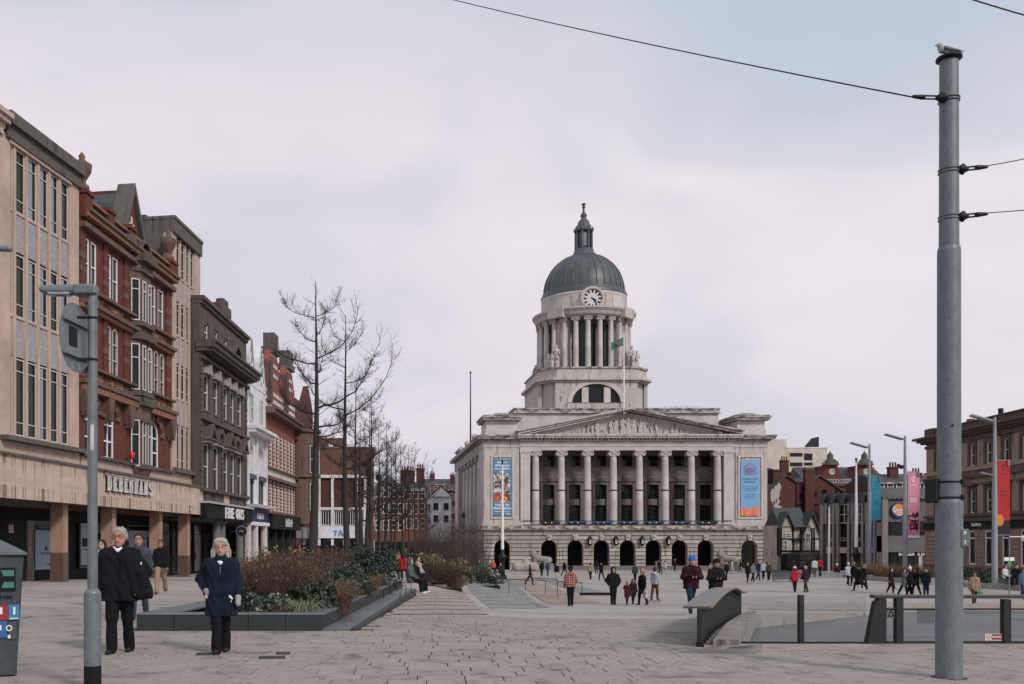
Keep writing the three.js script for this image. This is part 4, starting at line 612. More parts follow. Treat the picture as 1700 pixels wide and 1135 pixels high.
{ // narrow concrete block
  const A = deb(283.2, .6), B = deb(330, .6), W = wallBetween(A, B), s = (u) => W.s(u), y = (v) => W.y(305, v), L = W.L;
  const o = W.group('shop_building', 'narrow tall concrete block with slim windows, between brick gable and dark stone front', 'building');
  part(o, 'wall', bx(0, L, 3.2, y(380), -4.6, -.42), C.concrete); part(o, 'stair_head', bx(.05, 1.1, y(380), y(374), -4.55, -1.5), C.concrete);
  part(o, 'parapet', [bx(-.02, L + .02, y(404), y(383), -.5, .24), bx(-.04, L + .05, y(383), y(378), -4.7, .3)], C.concrete);
  part(o, 'corner_pier', bx(s(321.5), L, y(785), y(404), -.42, .1), C.tan); part(o, 'corner_pier', bx(0, s(290.5), y(785), y(404), -.42, .1), C.tan);
  finFacade(o, [290.7, 298.5, 306.5, 314, 321.3].map(s), [[y(466), y(408), [.25, .78]], [y(562), y(511), [.25, .78]], [y(665), y(612), [.25, .78]], [y(779), y(711), [.2, .8]]], [[y(507), y(469)], [y(608), y(565)], [y(708), y(668)]], .06, { fw: .15, frame: .045 });
  part(o, 'sill_ledge', bx(s(284), L + .02, y(787), y(780), -.4, .35), C.concrete); part(o, 'lower_band', bx(0, L, 4, y(787), -.4, .08), C.tan);
}
{ // long canopy with cast panels and the shop name, columns and recessed shop windows
  const W = wallBetween(deb(-70), deb(336.5)), s = (u) => W.s(u), L = W.L, yb = 3.3, yt = 4.95;
  const o = W.group('shop_canopy', 'long stained tan canopy with raised metal letters over square columns', 'canopy');
  part(o, 'soffit', bx(0, L, yb + .04, yb + .3, -4.2, -.12), C.concrete); part(o, 'flashing', bx(0, L + .04, yt, yt + .1, -1.1, .1), C.concrete);
  part(o, 'flat_roof', bx(0, L, yt - .3, yt - .02, -4.2, -.15), C.concrete);
  const n = 34; for (let i = 0; i < n; i++) { const a = L * i / n, b = L * (i + 1) / n; part(o, 'fascia_panel', bx(a + .012, b - .012, yb, yt, -.14, hash(i, 2, 2) * .015), C.tanDrip); }
  part(o, 'fascia_backing', bx(0, L, yb + .02, yt - .02, -.2, -.12), C.concrete); part(o, 'end_cap', bx(L, L + .06, yb, yt, -4.2, .02), C.tan);
  const word = 'DEBENHAMS', x0 = s(175), x1 = s(252); [...word].forEach((ch, i) => { const w = (x1 - x0) / word.length; part(o, 'letter', [textGeo(ch, w * .66, .68, .1, fontS, x0 + i * w, 4.06, .06)], M(.75, .73, .7, .4, { metal: .3 })); part(o, 'letter_edge', textGeo(ch, w * .74, .76, .07, fontS, x0 + i * w - .06, 4.02, .015), C.black); });
  // columns under the canopy
  for (const [a, b] of [[104, 132], [186, 210], [262.5, 285], [311, 329.5]]) {
    const x1b = s(b), w = .5, c = thing('column', 'square tan canopy column with dark brown granite foot', 'column', [0, 0, 0], 0, 'columns under the shop canopy'), x0b = x1b - w, gy = groundAt(W.ax + x1b * W.dx, W.ad + x1b * W.dd) - .02;
    c.position.copy(o.position); c.rotation.y = W.ry; part(c, 'granite_foot', [bx(x0b, x1b, gy, gy + 1.32, -1.14, -.52)], C.brownStone); part(c, 'shaft', bx(x0b + .008, x1b - .008, gy + 1.32, yb + .05, -1.13, -.53), M(.43, .27, .19, .6, { t: 'stone' }));
    c.userData.label = { 104: 'square tan canopy column beside the tall shop poster', 186: 'square tan canopy column behind the older walking man', 262.5: 'square tan canopy column beside the burger window sign', 311: 'square tan canopy column at the end of the store canopy' }[a];
  }
  // recessed shop fronts
  const Wb = wallBetween(deb(-110, 3.4), deb(330, 3.4)), t = Wb.group('store_window_display', 'dark recessed shop windows with white posters under the tan canopy', 'shop window'), q = (u) => Wb.s(u), gy = -.55;
  part(t, 'back_wall', bx(0, Wb.L, gy, yb + .1, -.5, -.2), C.dark); part(t, 'stall_riser', bx(q(52), Wb.L, gy, .25, -.2, .05), C.black); part(t, 'header', bx(0, Wb.L, 2.62, yb + .1, -.2, .1), C.black);
  part(t, 'end_pier', bx(q(44), q(54.5), gy, yb + .1, -.2, .08), M(.28, .25, .23, .9, { t: 'sooty' }));
  for (const [a, b] of [[55.5, 91], [92, 104], [133, 186], [212, 262], [287, 311]]) { windowAt(t, [q(a), q(b), .27, 2.62], -.05, C.galv, { rows: [], fw: .06 }); }
  part(t, 'shutter', bx(q(-60), q(43), gy, 2.7, -.2, .02), C.dark);
  const poster = (u0, u1, v0, v1, draw, nm) => { const x0 = q(u0), x1 = q(u1), yy0 = Wb.y(u0, v1), yy1 = Wb.y(u0, v0); const f = flatSign('poster', '', '', x1 - x0, yy1 - yy0, [(x0 + x1) / 2, (yy0 + yy1) / 2, .02], 0, bannerCanvas(256, Math.round(256 * (yy1 - yy0) / (x1 - x0)), draw), null, { parent: t, face: nm }); return f; };
  poster(58, 86.5, 880, 945, (x, w, h) => { x.fillStyle = '#9fb0c2'; x.fillRect(0, 0, w, h); x.fillStyle = '#1d3c86'; x.beginPath(); x.moveTo(w * .5, h * .52); x.lineTo(w * .62, h * .36); x.lineTo(w * .74, h * .52); x.lineTo(w * .64, h * .52); x.lineTo(w * .62, h * .46); x.lineTo(w * .6, h * .52); x.fill(); x.font = 'bold 30px sans-serif'; x.fillStyle = '#4f8ac0'; x.fillText('ITS IN', 10, h * .63); x.fillStyle = '#222c3c'; x.fillText('NOTTINGHAM', 90, h * .63, 155); x.fillRect(w * .68, h * .87, w * .24, 9); }, 'poster');
  poster(133.5, 147, 868, 938, (x, w, h) => { x.fillStyle = '#a9b4bd'; x.fillRect(0, 0, w, h); x.fillStyle = '#1b1f24'; x.fillRect(w * .15, h * .36, w, h * .2); x.fillRect(w * .2, h * .62, w * .6, 10); }, 'poster');
  poster(213, 258, 880, 935, (x, w, h) => { x.fillStyle = '#97a5b1'; x.fillRect(0, 0, w, h); x.fillStyle = '#25588f'; x.fillRect(w * .66, h * .3, w * .2, h * .4); x.fillStyle = '#3c4650'; x.fillRect(w * .6, h * .2, w * .3, 8); }, 'poster');
  poster(285.5, 302, 871, 887, (x, w, h) => { x.fillStyle = '#101012'; x.fillRect(0, 0, w, h); x.fillStyle = '#b02024'; x.fillRect(0, 0, w, h * .2); x.fillStyle = '#dcdcdc'; x.font = 'bold 78px sans-serif'; x.fillText('FIVE', 4, h * .58); x.fillText('GUYS', 30, h * .95); }, 'window_sign');
  for (const [u, v] of [[1, 868], [177, 885]]) { const p = poster(u, u + 8, v, v + 16, (x, w, h) => { x.fillStyle = '#c8c4c0'; x.fillRect(0, 0, w, h); x.fillStyle = '#9c2a2e'; x.fillRect(0, 0, w, h * .24); x.fillStyle = '#666'; for (let i = 0; i < 4; i++) x.fillRect(30, h * (.35 + i * .15), w - 60, h * .06); }, 'notice'); p.position.z = .4; }
}
{ // dark stone classical front with burger restaurant below
  const W = wallBetween(rowAt(331.5), rowAt(409)), s = (u) => W.s(u), y = (v) => W.y(343, v), L = W.L;
  const y0f = y(861); const o = W.group('stone_building', 'soot dark classical stone building with pedimented windows above a black shop sign', 'building');
  const xs = [[339, 347.5], [355, 363], [371.5, 379], [383, 390], [394.5, 402]];
  const at = xs.map(([a, b]) => [s(a) + .1, s(b) - .05, y(567), y(535)]), mn = xs.map(([a, b]) => [s(a), s(b), y(681), y(622)]), lw = xs.map(([a, b]) => [s(a), s(b) + .1, y(812), y(736)]);
  part(o, 'wall', wallGeo(0, L, y(835), y(505), -.5, 0, [...at, ...mn, ...lw]), C.darkstone); part(o, 'wall_core', bx(.02, L - .02, y0f, y(508), -8, -.52), C.darkstone);
  [...at, ...mn, ...lw].forEach((w, i) => windowAt(o, w, -.17, M(.6, .57, .54, .6), { rows: [.5], fw: .09, sill: .22, sillMat: C.darkstone }));
  part(o, 'parapet', [bx(-.05, L + .1, y(506), y(500), -.6, .3), bx(-.02, L + .05, y(512), y(506), -.5, .15)], C.darkstone);
  part(o, 'cornice', [bx(-.1, L + .2, y(590), y(584), -.2, .5), bx(-.15, L + .3, y(584), y(576), -.2, 1.0), bx(-.15, L + .35, y(576), y(572), -.2, 1.15)], C.darkstone);
  for (let i = 0; i < 30; i++) part(o, 'modillion', bx(L * i / 30, L * i / 30 + .16, y(590), y(584.5), .5, .9), C.darkstone);
  const pc = s(385), pd = (x, yy, w, h, n) => part(o, n, ext([[x - w, yy], [x + w, yy], [x, yy + h]], -.05, .5, [[[x - w * .6, yy + .12], [x + w * .6, yy + .12], [x, yy + h * .72]]]), C.darkstone);
  pd(pc, y(572), 2.6, 1.6, 'roof_pediment'); part(o, 'parapet_crest', [rb(pc - 3.6, pc - 1.2, y(500), y(500) + .7, -.4, .3, .1), rb(pc - 3.0, pc - 1.8, y(500) + .68, y(500) + 1.1, -.35, .25, .12)], C.darkstone);
  lw.forEach((w, i) => { const c = (w[0] + w[1]) / 2; i % 2 ? part(o, 'window_hood', put(ext(archPts(-.85, .85, 0, .15), -.05, .4, [archPts(-.5, .5, .12, .2)]), c, y(731), 0), C.darkstone) : pd(c, y(731), .95, 1.05, 'window_hood'); part(o, 'window_frieze', bx(w[0] - .2, w[1] + .2, y(736) + .02, y(731), -.02, .3), C.limeSoot); part(o, 'apron_panel', bx(w[0], w[1], y(831), y(817), -.02, .06), i === 2 ? C.tan : C.darkstone); });
  mn.forEach((w) => part(o, 'window_head', [bx(w[0] - .15, w[1] + .15, y(622) + .02, y(612), -.02, .2), bx((w[0] + w[1]) / 2 - .14, (w[0] + w[1]) / 2 + .14, y(622), y(606), -.02, .32)], C.limeSoot));
  for (const v of [602, 700, 816]) part(o, 'string_course', bx(-.02, L + .02, y(v), y(v - 5), -.02, .28), C.darkstone);
  for (let k = 0; k < 24; k++) for (const x of [.03, s(366.5), L - .45]) part(o, 'quoin', bx(x, x + (k % 2 ? .34 : .42), y(815) + k * .4, y(815) + k * .4 + .34, -.02, .1), C.darkstone);
  const yt = y(836), y0 = y(861); part(o, 'sign_fascia', rb(.05, L + .1, y0, yt, -.1, .45, .03), C.black); part(o, 'sign_flashing', bx(0, L + .15, yt, yt + .12, -.1, .6), M(.4, .4, .4, .6));
  [...'FIVE GUYS'].forEach((ch, i) => { if (ch === ' ') return; const w = (s(394) - s(362.5)) / 9; part(o, 'sign_letter', textGeo(ch, w * .85, .72, .06, font, s(362.5) + i * w, (y0 + yt) / 2 - .36, .46), C.whitePaint); });
  part(o, 'shop_floor', bx(.1, L - .1, -1, -.55, -3, .2), C.granite); part(o, 'recess_ceiling', bx(.1, L - .1, y0 - .05, y0 + .04, -3, -.1), C.concrete); for (let i = 0; i < 5; i++) { windowAt(o, [L * i / 5 + .15, L * (i + 1) / 5 - .05, -.5, y0 - .06], -2.6, C.iron, { rows: [.75], fw: .07 }); }
  for (const u of [364, 372.5, 402]) part(o, 'round_column', [cyl(.3, .26, y0 + .9, s(u), -.9, -.2, 18), bx(s(u) - .36, s(u) + .36, y0 - .16, y0 + .02, -.56, .16)], M(.16, .165, .165, .7, { t: 'stone' }));
  const sg = thing('round_sign', 'round violet rimmed projecting sign over the burger restaurant door', 'sign', [W.ax + s(384) * W.dx + .7, y(880), -(W.ad + s(384) * W.dd)], .15); part(sg, 'rim', put(new THREE.TorusGeometry(.36, .04, 8, 28)), M(.1, .1, .25, .4)); part(sg, 'disc', put(cyl(.35, .35, .06, 0, -.03, 0, 28), 0, 0, 0, 0, Math.PI / 2), C.black); part(sg, 'logo', [bx(-.16, .16, -.02, .06, .04, .05)], M(.35, .15, .06, .5)); part(sg, 'bracket', bx(-.72, -.5, -.04, .04, -.03, .03), C.iron);
}
{ // white rendered building with twin steep gables
  const W = wallBetween(rowAt(409), rowAt(441)), s = (u) => W.s(u), y = (v) => W.y(420, v), L = W.L;
  const o = W.group('white_building', 'white rendered building with two steep pointed gables and tall arched recesses', 'building');
  const ar = [[410.5, 421.5], [427.5, 438]].map(([a, b]) => [s(a), s(b), y(838), y(735), 'arch']);
  part(o, 'wall', wallGeo(0, L, y(840), y(640), -.5, 0, ar), C.whiteWall); part(o, 'wall_core', bx(.02, L - .02, y(866), y(640), -8, -.55), C.whiteWall);
  ar.forEach(w => { part(o, 'arch_recess', bx(w[0], w[1], y(790), w[3] - .2, -.52, -.45), C.whiteWall); windowAt(o, [w[0] + .1, w[1] - .1, y(836), y(796)], -.1, M(.05, .09, .14, .5), { cols: 2, rows: [.7] }); part(o, 'bay_head', bx(w[0] + .02, w[1] - .02, y(796), y(788), -.4, .25), M(.06, .09, .12, .6)); });
  for (const [a, b, va] of [[409, 424.5, 560], [425, 441, 577]]) { const c = (s(a) + s(b)) / 2, yt = W.y((a + b) / 2, va); part(o, 'gable', ext([[s(a) + .02, y(641)], [s(b) - .02, y(641)], [s(b) - .3, y(625)], [c + .35, yt], [c - .35, yt], [s(a) + .3, y(625)]], -.5, .05), C.whiteWall); part(o, 'gable_roof', ext([[s(a) + .25, y(626)], [s(b) - .25, y(626)], [c, yt - .3]], -6, -.5), C.slate);
    for (let k = 0; k < 14; k++) { const f = k / 14, wd = (s(b) - s(a)) * .36 * (1 - f), x = c + (hash(k, a, 1) - .5) * 2 * wd; part(o, 'slate_inset', bx(x - .16, x + .16, y(632) + (yt - y(632)) * f * .9, y(632) + (yt - y(632)) * f * .9 + .35, .05, .07), M(.16, .22, .25, .7)); }
    windowAt(o, [c - .55, c + .55, y(700), y(655)], .02, C.whiteWall, { cols: 2, rows: [.5] }); }
  part(o, 'cornice', [bx(-.05, L + .05, y(722), y(716), -.05, .7), bx(-.1, L + .1, y(716), y(711), -.05, .95)], C.whiteWall);
  for (const u of [409.6, 424.5, 440]) part(o, 'pilaster', bx(s(u) - .25, s(u) + .25, y(838), y(722), -.02, .18), C.whiteWall);
  part(o, 'canopy', bx(-.05, L + .1, y(843), y(838), -.1, .9), M(.4, .4, .4, .7)); part(o, 'sign_fascia', bx(.02, L - .02, y(866), y(844), -.2, .3), M(.012, .035, .12, .5));
  part(o, 'sign_letter', strokes(2.4, .5, 5, L * .34, y(862) + .05, .31, 4), C.whitePaint); for (let i = 0; i < 3; i++) windowAt(o, [L * i / 3 + .1, L * (i + 1) / 3 - .05, -1, y(872)], -2.4, C.iron, { rows: [.75], fw: .07 });
  for (const u of [410, 421.5, 437]) part(o, 'round_column', cyl(.32, .28, y(866) + 1.2, s(u), -1.2, .05, 16), C.limeClean); part(o, 'porch_beam', bx(0, L, y(872), y(866), -.3, .35), C.whitePaint);
}
{ // red and cream banded brick
  const W = wallBetween(rowAt(441), rowAt(489)), s = (u) => W.s(u), y = (v) => W.y(450, v), L = W.L;
  const pinkBrick = M(.30, .095, .066, .9, { t: 'brick' }); const o = W.group('brick_building', 'red brick building banded with cream stone, twin gables with heavy stone caps', 'building');
  const cols = 8, ws = [], wd = L / cols; for (let i = 0; i < cols; i++) for (const [a, b] of [[775, 715], [848, 796]]) ws.push([wd * i + wd * .22, wd * i + wd * .78, y(a), y(b)]);
  const up = [[2.2, 3.1], [9.4, 10.3]].map(([a, b]) => [a, b, y(668), y(638)]);
  part(o, 'wall', wallGeo(0, L, y(855), y(640) + 1.2, -.5, 0, [...ws, ...up]), pinkBrick); part(o, 'wall_core', bx(.02, L - .02, y(878), y(640), -8, -.55), pinkBrick);
  ws.forEach((w, i) => { windowAt(o, w, -.14, C.white, { rows: [.5], fw: .12 }); for (let k = 0; k < 9; k++) for (const x of [w[0] - .3, w[1] + .02]) part(o, 'stone_block', bx(x + .04, x + .24, w[2] + (w[3] - w[2]) * (k + .1) / 9, w[2] + (w[3] - w[2]) * (k + .58) / 9, -.02, .05), C.limeClean); });
  up.forEach(w => windowAt(o, w, -.14, C.white, { rows: [.5], fw: .12 }));
  for (const v of [652, 664, 676]) part(o, 'stone_band', bx(0, L, y(v) - .16, y(v) + .16, -.02, .04), C.limeClean);
  part(o, 'spandrel_band', bx(0, L, y(790), y(779), -.02, .08), C.limeClean); for (const [a, b, p] of [[690, 684, .8], [684, 680, 1.0], [797, 792, .4], [779, 776, .3]]) part(o, 'cornice', bx(-.05, L + .05, y(a), y(b), -.1, p), C.brownstone);
  for (const [xa, xb, v] of [[.6, 5.6, 575], [7.4, 12.2, 590]]) { const c = (xa + xb) / 2, yt = y(v) + (xa > 5 ? .6 : 0); part(o, 'gable', ext([[xa, y(640)], [xb, y(640)], [xb, y(640) + 1.4], [c + 1, yt], [c - 1, yt], [xa, y(640) + 1.4]], -.5, .02), pinkBrick); for (const f of [.3, .55, .8]) part(o, 'stone_band', bx(c - 2 + f * 1.2, c + 2 - f * 1.2, y(640) + (yt - y(640)) * f - .15, y(640) + (yt - y(640)) * f + .15, 0, .06), C.limeClean); part(o, 'gable_cap', [bx(c - 1.2, c + 1.2, yt - .5, yt, -.8, .35), bx(c - .9, c + .9, yt, yt + 1.2, -.7, .25)], C.concrete); part(o, 'gable_buttress', bx(xa - .2, xa + .5, y(670), y(640) + 1.8, -.6, .4), C.darkstone); }
  part(o, 'roof', ext([[-.2, 0], [-8, 0], [-4, 4.2]], -L, 0).rotateY(-Math.PI / 2).translate(0, y(640), 0), C.slate);
  const chim = (x, n) => { part(o, 'chimney', [bx(x, x + 2.6, y(640), y(575), -5.2, -4.2), bx(x - .1, x + 2.7, y(575), y(570), -5.3, -4.1)], C.brickDark); for (let i = 0; i < n; i++) part(o, 'chimney_pot', cyl(.2, .16, 1.1, x + .3 + i * 2 / (n - 1), y(570), -4.7, 10), pinkBrick); }; chim(-5.5, 5); chim(-1.5, 2);
  part(o, 'sign_fascia', rb(-.05, L + .05, y(878), y(853), -.2, .6, .04), C.black); part(o, 'sign_letter', strokes(3.2, .75, 6, L * .42, y(873), .61, 9), C.white); part(o, 'inner_front', bx(.1, L - .1, -1.5, y(878), -3, -2.6), C.brickBrown);
  for (let i = 0; i < 4; i++) part(o, 'shop_pier', bx(L * i / 4, L * i / 4 + .35, -1.6, y(878), -2, .2), C.dark); for (let i = 0; i < 4; i++) part(o, 'shop_window', bx(L * i / 4 + .6, L * (i + 1) / 4 - .3, -.8, y(882), -1.1, -1), C.glass);
}
{ // dark red gabled house with bay and a great red roof behind
  const W = wallBetween(rowAt(489), rowAt(519)), s = (u) => W.s(u), y = (v) => W.y(500, v), L = W.L;
  const o = W.group('brick_building', 'dark red brick house with stone corner turret bay, under a large plain red roof', 'building'); const ws = [];
  for (const [a, b] of [[728, 700], [790, 755], [850, 808]]) for (const x of [L * .5, L * .75]) ws.push([x, x + 1.3, y(a), y(b)]);
  part(o, 'wall', wallGeo(0, L, -1.6, y(668), -.5, 0, ws), C.brickDark); part(o, 'wall_core', bx(.02, L - .02, -1.6, y(668), -9, -.55), C.brickDark); ws.forEach(w => windowAt(o, w, -.14, C.dark, { rows: [.5], cols: 2, sill: .25, sillMat: C.brownstone }));
  part(o, 'bay', [cyl(1.7, 1.7, y(720) - y(870), 2.2, y(870), .2, 12), cyl(1.95, 1.95, .3, 2.2, y(722), .2, 12), cyl(1.95, 1.95, .3, 2.2, y(795), .2, 12)], C.brownstone);
  for (const a of [-.7, 0, .7]) for (const v of [788, 850]) { const w = windowAt(o, [-.35, .35, 0, 2.6], 0, C.white, { rows: [.5], fw: .06 }); w.position.set(2.2 + Math.sin(a) * 1.72, y(v), .2 + Math.cos(a) * 1.72); w.rotation.y = a; }
  for (const v of [735, 800, 862]) part(o, 'string_course', bx(0, L, y(v), y(v - 5), -.02, .3), C.brownstone);
  part(o, 'gable', ext([[L * .45, y(668)], [L, y(668)], [L * .72, y(630)]], -.5, .03), C.brickDark);
  part(o, 'roof', [ext([[0, y(668)], [L + 1, y(668)], [L + 1, W.y(517, 606)], [-2.5, W.y(500, 606)], [-2.5, y(668)]], -9, -5)], C.redTile, 'large plain red roof wall'); part(o, 'roof_coping', bx(-2.6, L + 1.1, W.y(517, 606) - .1, W.y(517, 606) + .5, -9.1, -4.9), C.concrete);
  for (let i = 0; i < 3; i++) part(o, 'shop_window', bx(L * i / 3 + .3, L * (i + 1) / 3 - .2, -1, y(875), .02, .1), C.glass);
}
// ---------------------------------------------------------------- the street beyond
const frontal = (u0, u1, d) => new Wall((u0 - U0) / F * d, d, (u1 - U0) / F * d, d);
{
  const W = frontal(522, 621, 112), s = (u) => W.s(u), y = (v) => W.y(560, v), L = W.L;
  const o = W.group('office_block', 'flat roofed brown brick office block with white framed shop bays below', 'building');
  part(o, 'wall', bx(0, L, -1.5, y(744), -30, -.3), C.brickBrown); part(o, 'parapet', bx(-.1, L + .1, y(744), y(741), -30.1, -.2), C.concrete); part(o, 'penthouse', bx(s(523), s(571), y(743), y(722), -14, -3), C.brickBrown); part(o, 'roof_plant', rb(s(545), s(552), y(740), y(734), -2, -1, .1), C.whitePaint);
  const wx = [530, 552, 572, 592, 606]; part(o, 'white_frame', [...wx.map(u => bx(s(u) - .16, s(u) + .16, y(905), y(790), -.3, .2)), bx(s(530), s(606), y(793), y(788), -.3, .24), bx(s(530), s(606), y(846), y(842), -.3, .18)], C.white);
  part(o, 'sign_band', bx(s(529), s(606), y(893), y(873), -.3, .35), C.whiteWall); part(o, 'sign_letter', textGeo('TAG', 1.9, .62, .04, font, s(553), y(889), .36), M(.03, .25, .5, .5));
  for (let i = 0; i < 4; i++) { part(o, 'infill_panel', bx(s(wx[i]) + .2, s(wx[i + 1]) - .2, y(842), y(793), -.3, -.1), C.brickDark); windowAt(o, [s(wx[i]) + .2, s(wx[i + 1]) - .2, y(872), y(847)], -.1, C.whitePaint, { cols: 4, rows: [] }); part(o, 'shop_window', bx(s(wx[i]) + .2, s(wx[i + 1]) - .2, y(944), y(894), -.3, -.1), C.glass); }
  for (let f = 0; f < 4; f++) for (let z = 0; z < 7; z++) { const w = windowAt(o, [-.9, .9, 0, 1.5], .02, C.whitePaint, { cols: 2, rows: [] }); w.position.set(L, y(784) - f * 3.1, -3 - z * 3.9); w.rotation.y = Math.PI / 2; }
}
function plainHouse(name, label, W, top, ground, mat, roofMat, ridge, opt = {}) {    // walls, roof, rows of windows with frames, shop front
  const o = W.group(name, label, 'building', opt.group), L = W.L, dep = opt.dep || 9; part(o, 'wall', bx(0, L, ground, top, -dep, 0), mat);
  if (ridge) part(o, 'roof', opt.hip ? (() => { const p = [[-.2, top, .2], [L + .2, top, .2], [L + .2, top, -dep - .2], [-.2, top, -dep - .2], [Math.min(L / 2, dep / 2), ridge, -dep / 2], [Math.max(L / 2, L - dep / 2), ridge, -dep / 2]], g = new THREE.BufferGeometry(); g.setAttribute('position', new THREE.Float32BufferAttribute(p.flat(), 3)); g.setIndex([0, 1, 5, 0, 5, 4, 1, 2, 5, 2, 3, 4, 2, 4, 5, 3, 0, 4]); return g; })() : opt.gable ? ext([[-.3, top - .1], [L + .3, top - .1], [L / 2, ridge]], -dep, .15) : ext([[.2, 0], [-dep - .2, 0], [-dep / 2, ridge - top]], -L, 0).rotateY(-Math.PI / 2).translate(0, top, 0), roofMat);
  if (opt.gable) part(o, 'gable_wall', ext([[0, top], [L, top], [L / 2, ridge - .45]], -.2, .2), mat);
  const [nf, nw, ww, wh, y0, dy] = opt.win || [0]; for (let f = 0; f < nf; f++) for (let i = 0; i < nw; i++) { const x = L * (i + .5) / nw; windowAt(o, [x - ww / 2, x + ww / 2, y0 + f * dy, y0 + f * dy + wh], .02, opt.frame || C.white, { rows: [.5], fw: .08, sill: .1, sillMat: C.limeDark }); }
  if (opt.shop) { part(o, 'shop_window', bx(.3, L - .3, ground + .2, ground + 2.8, 0, .06), C.glass); part(o, 'sign_fascia', bx(.1, L - .1, ground + 2.9, ground + 3.7, 0, .2), opt.shop); }
  for (const [x, z, h] of opt.chim || []) { part(o, 'chimney', [bx(x, x + 1.3, top - 1, h, z - .8, z), bx(x - .1, x + 1.4, h, h + .2, z - .9, z + .1)], C.brickDark); for (let i = 0; i < 3; i++) part(o, 'chimney_pot', cyl(.14, .12, .7, x + .25 + i * .4, h + .2, z - .4, 8), C.brick); }
  part(o, 'eaves', bx(-.15, L + .15, top - .25, top - .02, -.1, .25), C.limeDark); return o;
}
const py = (v, d) => EYE + (V0 - v) / F * d;
plainHouse('brick_building', 'grey hip roofed corner building of brown brick along the shopping street', frontal(622, 672, 150), py(812, 150), -2, C.brickBrown, C.slate, py(784, 150), { hip: 1, win: [3, 4, .9, 1.6, py(880, 150), 2.6], shop: C.black, chim: [[4.2, -3, py(780, 150)]] });
plainHouse('brick_building', 'narrow orange brick building with tall pilasters in the shopping street', frontal(673, 707, 154), py(812, 154), -2, M(.28, .11, .07, .9, { t: 'brick' }), C.slate, py(797, 154), { win: [3, 3, .8, 1.7, py(878, 154), 2.4], shop: C.dark, chim: [[.4, -4, py(780, 154)], [2, -4, py(776, 154)]] });
plainHouse('white_building', 'narrow white rendered shop house behind the orange brick building', frontal(700, 716, 172), py(818, 172), -2, C.whiteWall, C.slate, py(806, 172), { win: [3, 2, .6, 1.2, py(868, 172), 2.2], shop: C.dark });
plainHouse('white_house', 'white gabled house closing the end of the shopping street', frontal(715, 749, 205), py(824, 205), -2, C.whiteWall, C.slate, py(805, 205), { gable: 1, win: [3, 2, 1.0, 1.4, py(866, 205), 2.6], frame: C.black, shop: M(.05, .12, .2, .6), dep: 14 });
plainHouse('brick_building', 'dark brown building beside the white gabled house at the street end', frontal(744, 772, 212), py(812, 212), -2, C.brickDark, C.slate, py(798, 212), { win: [3, 3, .9, 1.4, py(872, 212), 2.8], chim: [[1, -3, py(792, 212)]] });
plainHouse('brick_building', 'far brown terrace with chimneys rising behind the white gabled house', frontal(706, 765, 260), py(803, 260), -2, C.brickBrown, C.slate, py(793, 260), { win: [1, 5, .9, 1.4, py(815, 260), 3], chim: [[1.5, -3, py(786, 260)], [7, -3, py(788, 260)]] });
